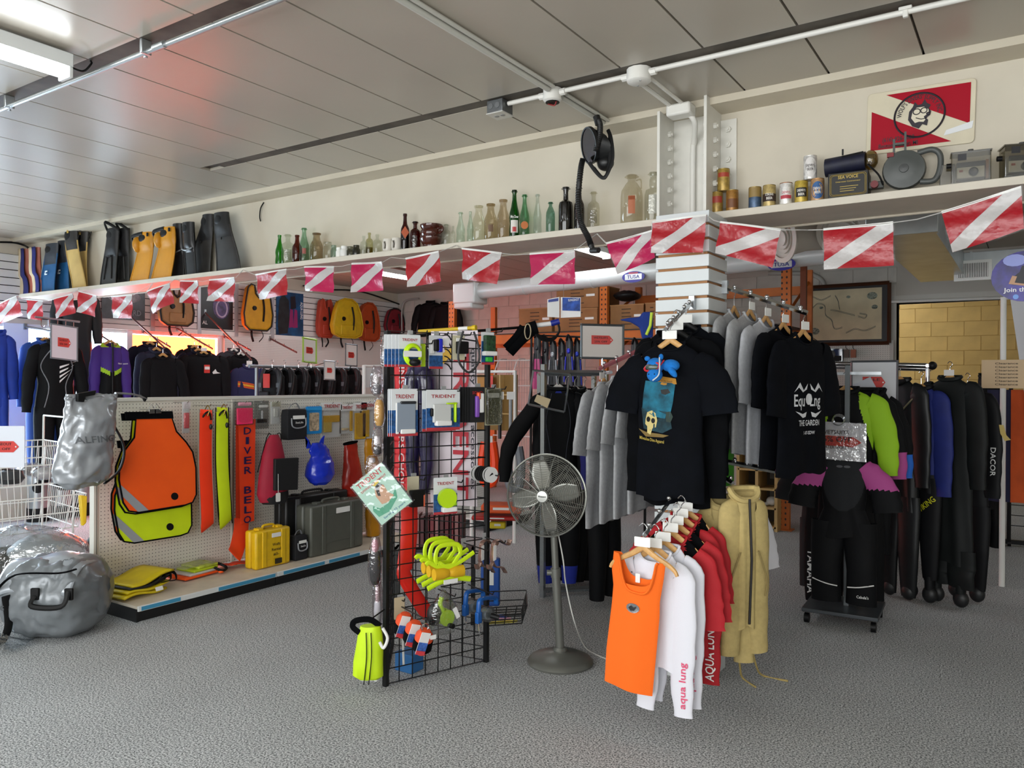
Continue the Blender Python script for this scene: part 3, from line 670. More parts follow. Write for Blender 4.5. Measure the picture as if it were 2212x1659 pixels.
t = T('navy_pouch', 'navy blue zipped pouch lying on the black carton', 'pouch', ((x1+x2)/2-.01, 4.29, ZL+hb), .05)
B().loft([[V((-.105+.19*f, .06*cos(a)*(1-.2*abs(f-.5)), .05+.045*sin(a)*(1 if sin(a) > 0 else 1.05)+.012*f)) for a in [2*pi*k/14 for k in range(14)]] for f in [i/8 for i in range(9)]]).build('body', m('12142a', .6, n=.3, s=30), t)
B().tube([(-.02, -.05, .085), (.08, -.05, .095)], .004, 6).build('zip', BLACK, t); B().box((-.02, -.02, .115), (.008, .008, .03)).build('snap', BLACK, t)
B().sph((.11, -.01, .06), (.035, .04, .05), 8).build('plastic_wrap', clear('d8c890', .3, .8, .1, .6, 40), t)
B().tube(curve([(.1, -.05, .03), (.15, -.06, -.03), (.17, -.04, -.08)], 6), .005, 6).build('cord', BLACK, t)
cx = gpx(1938, 4.26)+.025; t = T('line_reel', 'grey plastic line reel with a moulded hand grip', 'reel', (cx, 4.29, ZL), .1)
GR = m('4a4d4b', .45, n=.1, s=10)
B().lathe([(0, .035), (.03, .04), (.06, .03), (.092, .022), (.098, 0), (.092, -.03), (0, -.035)], (-.0, 0, .115), 28, Matrix.Rotation(pi/2, 3, 'X')).build('drum', GR, t)
B().lathe([(0, .046), (.02, .044), (.024, .03), (0, .03)], (0, 0, .115), 20, Matrix.Rotation(pi/2, 3, 'X')).build('hub', m('3a3c3b', .4), t)
B().tube(curve([(.06, 0, .19), (.12, 0, .2), (.155, 0, .17), (.155, 0, .1), (.13, 0, .05), (.07, 0, .05)], 6), .014, 10).build('grip', GR, t)
B().bb((-.05, -.012, .2), (-.04, .012, .27)).bb((0, -.012, .2), (.01, .012, .3)).bb((-.04, -.012, .24), (0, .012, .25)).build('line_guide', GR, t)
B().bb((-.16, -.02, .035), (-.09, .02, .07)).build('crank_arm', GR, t, bevel=.004); B().cyl((-.13, -.05, .05), (-.13, -.02, .05), .018, n=12).build('crank_knob', m('6b2226', .5), t)
B().box((-.06, -.02, .19), (.03, .02, .02)).build('red_stop', m('7a2024', .5), t)
def clearcam(px, w_, lab, rz):
    cx = gpx(px, 4.26); t = T('camera_housing', lab, 'camera', (cx, 4.28, ZL), rz, group='clear underwater camera boxes')
    B().bb((-w_/2, -.045, 0), (w_/2, .045, .15)).build('clear_case', clear('d6d2c4', .3, .82), t, bevel=.004)
    for z0 in (0, .145): B().bb((-w_/2-.004, -.05, z0), (w_/2+.004, .05, z0+.006)).build('case_rim', clear('bdb8a8', .4, .7), t)
    B().bb((-w_*.36, -.02, .03), (w_*.36, .03, .105)).build('camera_body', m('c4c2bb', .4, .2), t, bevel=.004)
    B().bb((-w_*.36, -.023, .082), (w_*.36, -.018, .105)).build('camera_top', m('1c1c1e', .4), t)
    B().lathe([(0, 0), (.02, 0), (.02, .02), (.014, .024), (0, .02)], (0.01, -.02, .055), 18, Matrix.Rotation(pi/2, 3, 'X')).build('lens', m('20242c', .15), t)
    B().bb((-w_*.34, -.046, .11), (-w_*.12, -.0455, .14)).build('name_plate', m('1a1a20', .4), t)
    B().bb((-w_*.3, -.0225, .06), (-w_*.2, -.021, .07)).build('red_badge', m('8e3a34', .5), t)
    B().cyl((0, 0, .15), (0, 0, .168), .012, n=12).build('shutter_knob', m('3c3c3a', .4), t); B().cyl((-w_/2-.02, 0, .1), (-w_/2, 0, .1), .012, n=10).build('side_knob', BLACK, t)
    B().bb((w_*.38, -.02, .02), (w_*.45, .03, .11)).build('brown_flash', m('8a5c30', .5), t)
    return t
clearcam(2095, .16, 'boxy clear underwater housing with silver camera and brown flash', .12)
clearcam(2206, .16, 'second clear underwater camera housing with dark latch', .3)
t = T('clear_flat_case', 'empty clear plastic case leaning beside camera housing', 'case', (gpx(2044, 4.27), 4.3, ZL), .1)
B().bb((-.03, -.004, 0), (.03, .004, .115)).build('shell', clear('dedbd0', .3, .85), t); B().tube([(-.03, 0, .002), (.03, 0, .002), (.03, 0, .113), (-.03, 0, .113)], .003, 6, closed=True).build('rim', clear('c9c6bc', .4, .7), t)
# dive flag shop sign ------------------------------------------------------
tl, tr, br_, bl = [P(*q, y=YB-.012) for q in ((1875, 203), (2110, 168), (2104, 305), (1870, 338))]
c = (tl+tr+br_+bl)/4; W_, H_ = ((tr-tl).length+(br_-bl).length)/2, ((tl-bl).length+(tr-br_).length)/2
t = T('shop_sign', 'red and white dive flag shop sign with round emblem', 'sign', c, rot=(0, math.radians(1.5), 0))
B().prism(rrect(W_, H_, .02), (0, 0, 0), X, Z, .008).build('board', m('cfc6ae', .45, n=.06, s=9), t, bevel=.002)
a, b_ = W_*.455, H_*.44; RS = m('a00420', .5, spec=.2)
decal('red_triangle', [(-a*.7, b_), (a, -b_*.45), (a, b_)], (0, -.0015, 0), X, Z, RS, t)
decal('red_triangle', [(-a, b_*.45), (-a, -b_), (a*.66, -b_)], (0, -.0015, 0), X, Z, RS, t)
INK = m('1d1420', .5)
B().tube([V((p[0], -.003, p[1])) for p in ell(.112, .108, 40, 0, .012)], .005, 6, closed=True).build('emblem_ring', INK, t)
text("WOLF'S DIVERS' SUPPLY INC.", (0, -.003, .092), X, Z, .022, INK, t, width=.25, arc=.08)
text('(616) 926-1068', (-a*.42, -.003, -b_*.74), X, Z, .022, INK, t, width=W_*.3); text('Benton Harbor, MI', (-a*.42, -.003, -b_*.95), X, Z, .021, INK, t, width=W_*.37)
decal('wolf_head', [(-.05, -.01), (-.046, .03), (-.03, .052), (-.022, .075), (-.008, .058), (.01, .06), (.022, .083), (.032, .062), (.05, .05), (.042, .035), (.052, .018), (.048, .0), (.03, -.012), (.04, -.022), (.036, -.05), (.015, -.04), (.0, -.06), (-.03, -.045)], (0, -.003, .005), X, Z, INK, t)
decal('wolf_face', [(-.036, -.004), (-.03, .03), (-.012, .045), (.02, .045), (.04, .03), (.042, .012), (.02, -.004), (.028, -.02), (.02, -.03), (0, -.026), (-.018, -.03)], (0, -.0042, .005), X, Z, m('d8cfb8', .5), t)
B().tube([V((p[0], -.0055, p[1])) for p in ell(.016, .014, 16, -.012, .03)], .0025, 5, closed=True).build('mask_lens', INK, t)
B().tube([V((p[0], -.0055, p[1])) for p in ell(.014, .013, 16, .02, .032)], .0025, 5, closed=True).build('mask_lens', INK, t)
B().sph((.04, -.006, .014), (.01, .003, .007), 8).build('nose', INK, t); B().tube(curve([(-.015, -.0055, 0), (.01, -.0055, -.01), (.035, -.0055, -.006)], 5), .002, 5).build('mouth', INK, t)
decal('tape_strip', [(.11, -.105), (.23, -.085), (.235, -.05), (.12, -.08)], (0, -.003, 0), X, Z, m('dcdee0', .4), t)
# bunting ------------------------------------------------------------------
FLG = [((-22, 665), (38, 640), (52, 681), (-22, 705)), ((57, 647), (92, 650), (91, 692), (57, 688)), ((117, 646), (156, 634), (161, 676), (123, 688)), ((170, 629), (211, 640), (206, 685), (169, 674)),
 ((240, 641), (287, 638), (287, 688), (243, 687)), ((318, 630), (365, 612), (375, 655), (328, 677)), ((390, 607), (427, 607), (427, 656), (391, 654)), ((452, 605), (509, 600), (508, 652), (449, 650)),
 ((552, 594), (619, 582), (622, 637), (558, 647)), ((658, 577), (720, 576), (718, 632), (659, 628)), ((760, 570), (826, 567), (827, 627), (761, 632)), ((876, 559), (950, 544), (955, 608), (880, 620)),
 ((998, 537), (1083, 547), (1074, 614), (996, 602)), ((1145, 549), (1241, 541), (1240, 613), (1147, 616)), ((1310, 526), (1410, 499), (1415, 556), (1336, 593)), ((1409, 480), (1527, 465), (1520, 546), (1405, 546)),
 ((1556, 480), (1686, 496), (1668, 578), (1543, 546)), ((1779, 496), (1929, 481), (1930, 573), (1781, 583)), ((2034, 459), (2206, 405), (2212, 494), (2058, 546))]
FY = [3.7]+[4.16]*12+[4.13, 4.04, 3.93, 3.98, 4.1, 4.1]
def flagred(h, tr):
    a = m(h, .4, coat=.25).copy(); p = a.node_tree.nodes['Principled BSDF']; p.inputs['Transmission Weight'].default_value = 0
    p.inputs['Coat Roughness'].default_value = .15
    nt = a.node_tree; tb = nt.nodes.new('ShaderNodeBsdfTranslucent'); tb.inputs[0].default_value = (*lin(h), 1); mx = nt.nodes.new('ShaderNodeMixShader'); mx.inputs[0].default_value = tr
    nt.links.new(p.outputs[0], mx.inputs[1]); nt.links.new(tb.outputs[0], mx.inputs[2]); nt.links.new(mx.outputs[0], nt.nodes['Material Output'].inputs[0])
    tc = nt.nodes.new('ShaderNodeTexCoord'); nz = nt.nodes.new('ShaderNodeTexNoise'); nz.inputs['Scale'].default_value = 22; nt.links.new(tc.outputs['Object'], nz.inputs['Vector'])
    bu = nt.nodes.new('ShaderNodeBump'); bu.inputs['Strength'].default_value = .5; bu.inputs['Distance'].default_value = .012; nt.links.new(nz.outputs[0], bu.inputs['Height']); nt.links.new(bu.outputs[0], p.inputs['Normal']); nt.links.new(bu.outputs[0], p.inputs['Coat Normal'])
    return a
RF, PF, WF = flagred('b8081f', .3), flagred('d0105c', .4), flagred('d4d2d0', .25)
bt = T('flag_bunting', 'string of red and white dive flags hung along beam ledge', 'bunting', (0, 4.15, 2.45))
O0 = V((0, 4.15, 2.45)); sl = []
for i, (q, yy) in enumerate(zip(FLG, FY)):
    tl, tr, br_, bl = [P(*p, y=yy)-O0 for p in q]; ph = i*1.7
    def F(u, v, off=0):
        a = bl.lerp(br_, u).lerp(tl.lerp(tr, u), v)
        return a+V((0, .012*sin(5*u+ph)*(1-v*.6)+.006*sin(9*v+ph+u*3)-off, 0))
    fl = B().grid(lambda u, v: F(u, v), 10, 8).build('flag', PF if i in (9, 10, 13, 14) else RF, bt)
    e = .2; lad = [((0, 0), (0, 0))]+[((e+(1-e)*k/8, (1-e)*k/8), ((1-e)*k/8, e+(1-e)*k/8)) for k in range(9)]+[((1, 1), (1, 1))]
    for sgn in (1, -1):
        B().grid(lambda u, v: F(*[p+(r_-p)*u for p, r_ in zip(*lad[round(v*10)])], .0025*sgn), 3, 10).build('stripe', WF, fl)
    B().grid(lambda u, v: F(-.02+1.04*u, -.03+1.06*v, .005), 10, 8).build('plastic_sleeve', clear('ffffff', .045, .985, .1, .7, 25), fl)
    B().grid(lambda u, v: F(u, .97+.06*v, .004), 8, 1).build('header_tape', WHITE, fl)
    sl += [tl, tr]
    if i < len(FLG)-1:
        n_ = P(*FLG[i+1][0], y=FY[i+1])-O0; up_ = {2: (170, 622), 4: (330, 612), 5: (378, 603), 7: (525, 583), 10: (845, 556), 11: (985, 530), 13: (1290, 505), 16: (1745, 497)}.get(i)
        sl.append(P(*up_, y=4.185)-O0 if up_ else (tr+n_)/2-V((0, 0, .008)))
B().tube(sl, .006, 5, flat=.4).build('string', WHITE, bt)
# hanging vintage mask -----------------------------------------------------
c = P(1293, 318, y=4.07); t = T('diving_mask', 'vintage black diving mask hanging from conduit with twin snorkel hoses', 'mask', c)
q = (Matrix.Rotation(math.radians(-32), 3, 'Z') @ Matrix.Rotation(math.radians(18), 3, 'X')).to_3x3()
fr = Matrix.Rotation(math.radians(28), 3, 'Y')
def mk(a, r1, r2, y_, ox=0, oz=0): return q @ fr @ V((r1*cos(a)+ox, y_, r2*sin(a)+oz))
nn = 28; A_ = [2*pi*k/nn for k in range(nn)]
SK = V((-.02, 0, .02))
B().loft([[mk(a, .072, .1, -.05)+SK for a in A_], [mk(a, .08, .108, -.05)+SK for a in A_], [mk(a, .08, .108, -.03)+SK for a in A_], [mk(a, .072, .1, -.025)+SK for a in A_], [mk(a, .085, .085, .03, .03, -.02)+SK for a in A_], [mk(a, .06, .06, .05, .035, -.03)+SK for a in A_]], caps=False).build('skirt', m('111213', .4), t)
B().loft([[mk(a, .073*s_, .101*s_, -.046)+SK for a in A_] for s_ in (1, .5, .01)], caps=False).build('lens', clear('d9d4c8', .3, .8), t)
B().sph((.03, .03, -.09), (.05, .05, .045), 10).build('nose_pocket', m('111213', .4), t)
hs = curve([(-.085, -.03, -.06), (-.1, -.03, -.12), (-.115, -.03, -.28), (-.1, -.03, -.42), (-.05, -.03, -.52), (-.03, -.03, -.57)], 22)
B().tube(hs, [.0155+.003*(k % 2) for k in range(len(hs))], 12).build('hose', m('141414', .45), t)
B().cyl((-.03, -.03, -.565), (-.02, -.03, -.6), .016).cyl((-.03, -.03, -.6), (.03, -.05, -.607), .017).build('mouthpiece', m('1f1f20', .4), t)
hs = curve([(.02, -.04, .14), (.035, -.05, .1), (.035, -.06, .03), (.01, -.055, -.04)], 16)
B().tube(hs, [.0155+.0025*(k % 2) for k in range(len(hs))], 12).build('short_hose', m('141414', .45), t)
B().cyl((.015, -.03, .12), (.0, -.03, .17), .02).build('valve_cap', m('101010', .5), t)
for (s_, e_) in (((-.05, 0, -.09), -.02), ((.06, 0, .08), .02)):
    pass
B().tube(curve([(-.045, -.03, -.09), (.0, -.03, -.15), (.045, -.03, -.19), (.075, -.03, -.165), (.1, -.02, -.08), (.085, -.01, .03), (.06, 0, .09)], 8), .006, 6, flat=2).build('strap', BLACK, t)
B().tube(curve([(-.02, -.02, -.12), (.03, -.02, -.18), (.06, -.02, -.18), (.075, -.01, -.08), (.07, 0, .06)], 8), .005, 6, flat=2).build('strap', BLACK, t)
B().tube([(.01, 0, .17), (.0, -.02, .22)], .002, 5).build('hanging_wire', STEEL, t)
# ================================================================ pegboard gondola and what hangs on it
GX = -5.36
def pp(pts, x, O): return [((P(a, b_, x=x)-O).y, (P(a, b_, x=x)-O).z) for a, b_ in pts]
def crease(o, amp, sc=6, seed=0):
    """push vertices about with a few sine waves: soft wrinkles"""
    for i, q in enumerate(o.data.vertices):
        c = q.co; n_ = q.normal
        p = c*sc+V((seed, seed*2, 0)); d = .9-3*abs(mnoise.noise(p))+.5-1.6*abs(mnoise.noise(p*2.3))
        q.co = c+n_*amp*d*.5
t = T('gondola_shelf', 'white pegboard gondola with black kick plate and base deck', 'shelf unit', (-5.1, 4.3, 0))
def G(a, b_): return (V(a)-V((-5.1, 4.3, 0))), (V(b_)-V((-5.1, 4.3, 0)))
y0, y1, ym = 2.9, 5.75, 4.02
for a, b_ in ((y0+.03, ym-.01), (ym+.01, y1)):
    B().bb(*G((GX-.03, a, .12), (GX, b_, 1.42))).build('pegboard', pegmat('e4e1d6'), t)
for yy in (y0, ym-.012, y1):
    B().bb(*G((GX-.05, yy, .0), (GX+.006, yy+.03, 1.44))).build('upright', m('d9d7cd', .5), t, bevel=.002)
    for k in range(24): pass
B().bb(*G((GX-.05, y0, 1.42), (GX+.015, y1, 1.445))).build('top_rail', m('dcdad2', .45), t, bevel=.003)
for a, b_ in ((y0, ym), (ym+.005, y1)):
    B().bb(*G((GX, a, .085), (-4.83, b_, .102))).build('deck', m('cfc4b2', .55, n=.08, s=8), t)
    B().bb(*G((-4.83, a, .07), (-4.815, b_, .105))).build('deck_edge', m('d4d6d4', .4), t, bevel=.003)
    B().bb(*G((-4.87, a, .0), (-4.84, b_, .08))).build('kick_plate', m('0d0d0e', .5), t)
for a, b_ in ((2.92, 3.2), (3.5, 4.0), (4.08, 4.5), (4.55, 4.9)):
    B().bb(*G((-4.814, a, .075), (-4.812, b_, .1))).build('price_strip', m('3f8fb4', .4), t)
B().bb(*G((GX-.03, y0-.004, 0), (-4.83, y0+.012, .085))).build('end_kick', m('0d0d0e', .5), t)
sl_ = m('1b1a18', .8)
for yy in (y0+.02, ym+.006):
    B().bb(*G((GX+.0055, yy-.003, .15), (GX+.0068, yy+.003, 1.4))).build('slot_strip', m('6b6860', .7), t)
def peg(x, y, z, L, o=None):
    b_ = B().tube([(GX, y, z), (GX+L-.01, y, z), (GX+L, y, z+.012)], .003, 6)
    return tag(b_.build('peg_hook', CHROME), 'chrome peg hook holding %s' % o, 'hook', 'peg hooks on the gondola')
# reflective bibs
OUT = [(294, 902), (371, 902), (381, 932), (402, 955), (416, 976), (423, 1010), (424, 1068), (416, 1085), (400, 1091), (300, 1107), (278, 1104), (266, 1086), (257, 1037), (258, 1005), (270, 972), (290, 945)]
HV_O, HV_Y, REFL = m('ff5a08', .6, b=.15, bs=500, n=.05, s=6), m('cfe60c', .6, b=.15, bs=500, n=.05, s=6), m('a7a9ae', .35, .2)
def bib(lab, dx, dy, x, mt, stripe=True):
    O = P(340+dx, 900+dy, x=x); t = T('safety_bib', lab, 'safety bib', O, group='reflective bibs on the pegboard'); pl = pp([(a+dx, b_+dy) for a, b_ in OUT], x, O)
    B().prism(pl, (0, 0, 0), Y, Z, .008).build('panel', mt, t)
    B().tube([V((0, p[0], p[1])) for p in pl], .006, 6, closed=True).build('piping', BLKCLOTH, t)
    B().prism(pp([(270+dx, 890+dy), (372+dx, 888+dy), (374+dx, 904+dy), (272+dx, 906+dy)], x, O), (.006, 0, 0), Y, Z, .014).build('header_band', BLKCLOTH, t)
    if stripe:
        decal('reflective_stripe', pp([(258+dx, 1045+dy), (322+dx, 1103+dy), (298+dx, 1106+dy), (262+dx, 1070+dy)], x, O), (.002, 0, 0), Y, Z, REFL, t)
        decal('grommet', [(a*.8, b_) for a, b_ in pp(ell(8, 8, 16, 377+dx, 1072+dy), x, O)] if 0 else pp(ell(8, 8, 16, 377+dx, 1072+dy), x, O), (.002, 0, 0), Y, Z, BLACK, t)
    return t
bib('orange reflective bib hanging in front of the yellow ones', 0, 0, -5.13, HV_O)
bib('yellow reflective bib peeking out behind the orange bib', -8, 3, -5.16, HV_Y)
bib('yellow reflective bib hanging lowest on the pegboard', -10, 66, -5.19, HV_Y)
bib('orange bib hidden behind lowest yellow bib, only its edge showing', -17, 62, -5.22, HV_O)
pk = P(330, 885, x=-5.2); peg(0, pk.y, pk.z, .27, 'the reflective bibs')
B0 = T('bulldog_clips', 'chrome clips gripping the black header of the bibs', 'clip', P(333, 882, x=-5.12))
for d_ in (-.02, .02): B().box((0, d_, -.02), (.03, .05, .03)).tube([(0, d_-.02, 0), (0, d_, .03), (0, d_+.02, 0)], .003, 5).build('clip', CHROME, B0, bevel=.004)
# folded marker tubes
def ribbon(name, lab, cat, pts, wid, mts, group=None, names=None, th=.006):
    O = V(pts[0]); t = T(name, lab, cat, O, group=group)
    c = curve([V(p)-O for p in pts], 6); B().tube(c, [(wid, th)]*len(c), 10, up=X).build('sleeve', mts, t, sharp=60)
    return t
def loopt(lab, pxs, mt, x):
    pts = [P(a, b_, x=x+dx) for a, b_, dx in pxs]; t = ribbon('marker_tube', lab, 'marker buoy', pts, .057, mt, 'folded marker tubes')
    O = pts[0]
    for s_ in (-1, 1):
        c = curve([V(p)-O+Y*(.057*s_) for p in pts], 6); B().tube(c, .004, 5).build('edge_binding', BLKCLOTH if mt is HV_Y else m('8a7a70', .6), t)
    B().tube(curve([(0, -.03, -.03), (.02, -.02, .0), (.01, .02, .01), (.02, .03, -.05)], 5), .007, 6).build('inflator_loop', BLACK, t)
    B().sph((.03, .02, -.1), (.012, .012, .022), 8).build('valve', m('d8742a' if mt is HV_O else '1a1a1a', .5), t)
    B().tube(curve([(.02, 0, -.02), (.03, .01, .03), (.02, .0, .06), (-.01, 0, .03)], 5), .004, 6).build('brass_clip', m('a98b45', .3, .8), t)
    return t
HV_R = m('ff3a0c', .55, n=.06, s=6)
loopt('orange folded marker tube with black strap hanging on pegboard', [(445, 893, .02), (444, 1000, .04), (448, 1110, .05), (448, 1140, 0), (446, 1100, -.06), (445, 1000, -.07), (445, 885, -.05)], HV_R, -5.17)
loopt('neon yellow folded marker tube hanging beside the orange one', [(480, 890, .02), (480, 1000, .04), (486, 1100, .05), (488, 1132, 0), (484, 1090, -.06), (482, 1000, -.07), (480, 880, -.05)], HV_Y, -5.17)
for px in (445, 480): q = P(px, 876, x=-5.2); peg(0, q.y, q.z, .22, 'the orange marker tube' if px < 450 else 'the neon yellow marker tube')
# DIVER BELOW streamer
O = P(534, 900, x=-5.17); t = T('diver_below_streamer', 'orange DIVER BELOW streamer hanging from a peg', 'banner', O)
ORS = m('e63e14', .6, n=.06, s=8)
B().prism(pp([(516, 905), (552, 905), (549, 1125), (520, 1132)], -5.17, O), (0, 0, 0), Y, Z, .006).build('lettered_face', ORS, t)
B().prism(pp([(510, 908), (530, 905), (528, 1150), (510, 1140)], -5.2, O), (-.03, 0, 0), Y, Z, .006).build('back_fold', m('d8401c', .55, n=.1, s=8), t)
c = [P(522, 1120, x=-5.19)-O, P(520, 1150, x=-5.17)-O, P(512, 1185, x=-5.15)-O, P(506, 1200, x=-5.12)-O]
B().tube(curve(c, 5), [(.07, .005)]*16, 8, up=X).build('tail', ORS, t)
LET = m('14144a', .5)
for i, ch in enumerate('DIVER BELO'):
    q = P(534, 938+i*21.3, x=-5.165)-O
    if ch != ' ': text(ch, q+V((.002, 0, 0)), Y, Z, .058, LET, t, width=.07 if ch != 'I' else .03, name='letter')
O = P(520, 1222, z=.107); O.z = .116; t = T('streamer_tail', 'flat orange streamer end trailing along the deck', 'streamer', O)
B().grid(lambda u, v: V((-.04+.09*v, -.12+.42*u, .012+.012*sin(u*7+v))), 14, 3).build('strip', ORS, t, solid=.004)
# small packs -------------------------------------------------------------------
def hcard(name, lab, cat, O, R, U, w_, h_, mt, group=None, thick=.004):
    t = T(name, lab, cat, O, group=group); N = V(R).cross(V(U))
    B().prism(rrect(w_, h_, .004, 2, 0, -h_/2), N*thick/2, R, U, thick).build('backing_card', mt, t); return t, N
def pxrect(a, b_, c, d, x): p, q = P(a, b_, x=x), P(c, d, x=x); return V((x, (p.y+q.y)/2, max(p.z, q.z))), abs(p.y-q.y), abs(p.z-q.z)
def bagpack(lab, rc, x, head=None, inner=None, words=None, group='hanging packs on gondola', wc='b3242c'):
    O, w_, h_ = pxrect(*rc, x); t = T('plastic_pack', lab, 'package', O, group=group)
    B().grid(lambda u, v: V((.012*sin(pi*u)*sin(pi*v)+.012, (u-.5)*w_, -h_*v)), 8, 8).build('clear_front', clear('ffffff', .25, .93, .06, .6, 60), t)
    B().prism(rrect(w_, h_, .004, 2, 0, -h_/2), (0, 0, 0), Y, Z, .003).build('back_sheet', m('d4d6d4', .5) if head else clear('eef2f2', .2, .75), t)
    if head:
        B().prism(rrect(w_, h_*.22, .003, 2, 0, -h_*.11), (.014, 0, 0), Y, Z, .003).build('header', m(head, .5), t)
        if words: text(words, (.0165, 0, -h_*.15), Y, Z, h_*.1, m(wc, .5), t, width=w_*.8)
    for nm, mt, ox, oy, sx, sy in inner or ():
        B().box((.008, ox*w_, -h_*oy), (.014, sx*w_, sy*h_)).build(nm, mt, t, bevel=.006)
    peg(0, O.y, O.z-.008, abs(x-GX)+.03, 'the '+lab.split(' on ')[0]); return t
YB_, GREY = m('c99a12', .5, n=.1, s=20), m('7d8084', .5)
bagpack('bright pink folded flag in a clear pack on the pegboard', (507, 868, 547, 917), -5.15, None, [('pink_flag', m('ff2a6a', .55), 0, .62, .85, .7), ('card', m('e6a0b4', .5), 0, .1, .7, .15)])
bagpack('two small pink edged packs behind orange marker tube', (394, 868, 409, 935), -5.2, 'd8cfd0', [('pink_part', m('d85a60', .5), 0, .6, .7, .5)])
bagpack('white pack of black swivel clips on the pegboard', (549, 866, 580, 925), -5.2, None, [('clips', BLACK, 0, .72, .7, .14), ('label', PAPER, .1, .2, .6, .1), ('rod', m('b9bcbe', .4), 0, .5, .12, .3)])
bagpack('narrow olive pack with wire leader on the pegboard', (585, 868, 604, 915), -5.2, 'a8a793', [('coil', m('c9cac2', .4), 0, .5, .5, .4)])
O, w_, h_ = pxrect(606, 872, 648, 947, -5.2)
t = T('camera_pouch', 'small black camera pouch with grey piped flap, hung up', 'pouch', O, group='black camera pouches')
def pouch(t, w_, h_):
    B().loft([[V((.045*sx*g+.045, (w_/2)*sy*g, z)) for sx, sy in ((-1, -.9), (-.9, -1), (.9, -1), (1, -.9), (1, .9), (.9, 1), (-.9, 1), (-1, .9))] for z, g in ((-h_, .85), (-h_*.97, 1), (-h_*.3, 1), (-h_*.17, .93), (-h_*.15, .6))]).build('body', m('121317', .8, b=.2, bs=200), t, bevel=.006)
    B().tube(curve([(.093, -w_*.32, -h_*.4), (.1, -w_*.3, -h_*.62), (.1, 0, -h_*.68), (.1, w_*.36, -h_*.62), (.093, w_*.4, -h_*.4)], 5), .006, 6).build('flap_piping', m('8d9094', .6), t)
    B().prism(rrect(w_*.6, h_*.1, .004, 2, w_*.05, -h_*.38), (.096, 0, 0), Y, Z, .003).build('label', PAPER, t)
    text('SeaLife', (.1, w_*.05, -h_*.55), Y, Z, .016, PAPER, t, width=w_*.4)
    B().tube(curve([(.045, -w_*.3, -h_*.18), (.05, -w_*.15, -.01), (.05, w_*.1, 0), (.045, w_*.3, -h_*.18)], 5), .008, 6, flat=.4).build('strap', m('77797c', .6), t)
pouch(t, w_, h_)
peg(0, O.y, O.z-.01, .2, 'the small black camera pouch')
O, w_, h_ = pxrect(658, 878, 692, 936, -5.18)
t = T('phone_pouch', 'bright blue waterproof phone pouch with clear window', 'pouch', O)
B().prism(rrect(w_, h_, .02, 4, 0, -h_/2), (.02, 0, 0), Y, Z, .012).build('frame', m('1c8fd8', .35), t, bevel=.003)
B().prism(rrect(w_*.62, h_*.66, .012, 4, 0, -h_*.56), (.022, 0, 0), Y, Z, .003).build('window', m('b9a78c', .3, n=.6, s=40), t)
B().bb((.02, -w_*.45, -h_*.14), (.03, w_*.45, -h_*.04)).build('seal_bar', m('2a9ce0', .3), t)
bagpack('green edged phone pouch pack behind the blue pouch', (648, 878, 668, 935), -5.23, 'cfd4d0', [('green_edge', m('59c34a', .4), -.2, .5, .2, .8)])
bagpack('clear pack with blue pouch beside the yellow bags', (690, 874, 706, 925), -5.27, 'd8dcdc', [('blue_part', m('5aa0c8', .4), 0, .5, .7, .6)])
for lab, rc, inn in (('first yellow roll bag in a header pack on gondola', (693, 870, 736, 943), [('yellow_roll', YB_, 0, .47, .8, .2), ('yellow_part', m('c4a84a', .5), -.2, .7, .4, .3)]), ('second yellow dry bag header pack, narrower', (734, 874, 762, 935), [('yellow_strip', YB_, .32, .58, .2, .7), ('cord', m('cbb68c', .5), -.15, .85, .5, .08)]),
   ('third yellow bag header pack with folded yellow sleeve', (763, 870, 790, 950), [('yellow_sleeve', YB_, 0, .62, .85, .7)]), ('last yellow bag header pack beside the grid tower', (778, 868, 812, 944), [('yellow_sleeve', YB_, -.2, .6, .45, .75)])):
    bagpack(lab, rc, -5.19, 'e4e4e2', inn, 'TRIDENT')
# red and black backpack
O = P(592, 938, x=-5.1); t = T('mesh_backpack', 'red and black drawstring backpack with white price tag', 'backpack', O)
REDB = m('9c1230', .7, n=.12, s=9, b=.2, bs=150)
b_ = B().loft([[V((dp*sin(a)*.9, c0+hw*cos(a), z)) for a in [2*pi*k/18 for k in range(18)]] for z, hw, dp, c0 in [((P(590, py, x=-5.1)-O).z, wx, dp, (P(cx, py, x=-5.1)-O).y) for py, wx, dp, cx in ((940, .04, .02, 592), (955, .07, .05, 591), (985, .1, .07, 590), (1030, .13, .085, 589), (1065, .14, .085, 589), (1082, .12, .07, 590))]]).build('sack', REDB, t)
crease(b_, .006, 5)
BP = m('101114', .7, b=.2, bs=200)
B().prism(pp([(578, 990), (629, 987), (627, 1056), (577, 1058)], -5.1, O), (.095, 0, 0), Y, Z, .03).build('front_pocket', BP, t, bevel=.006)
B().loft([[V((.08*sin(a), c0+hw*cos(a), z)) for a in [2*pi*k/16 for k in range(16)]] for z, hw, c0 in [((P(590, py, x=-5.1)-O).z, wx, (P(592, py, x=-5.1)-O).y) for py, wx in ((1062, .13), (1075, .135), (1087, .1))]]).build('base', BP, t)
B().prism(rrect(.045, .07, .008, 2), (.1, (P(583, 1072, x=-5.1)-O).y, (P(583, 1072, x=-5.1)-O).z), Y, Z, .002).build('price_tag', PAPER, t)
B().tube([(.1, (P(583, 1020, x=-5.1)-O).y, (P(583, 1022, x=-5.1)-O).z), (.1, (P(583, 1060, x=-5.1)-O).y, (P(583, 1062, x=-5.1)-O).z)], .002, 5).build('tag_string', PAPER, t)
for s_ in (-1, 1): B().tube(curve([(-.0, .03*s_, 0), (.0, .07*s_, -.02), (-.05, .12*s_, -.3)], 5), .004, 5).build('cord', BLACK, t)
peg(0, O.y, O.z+.0, .2, 'the red and black backpack')
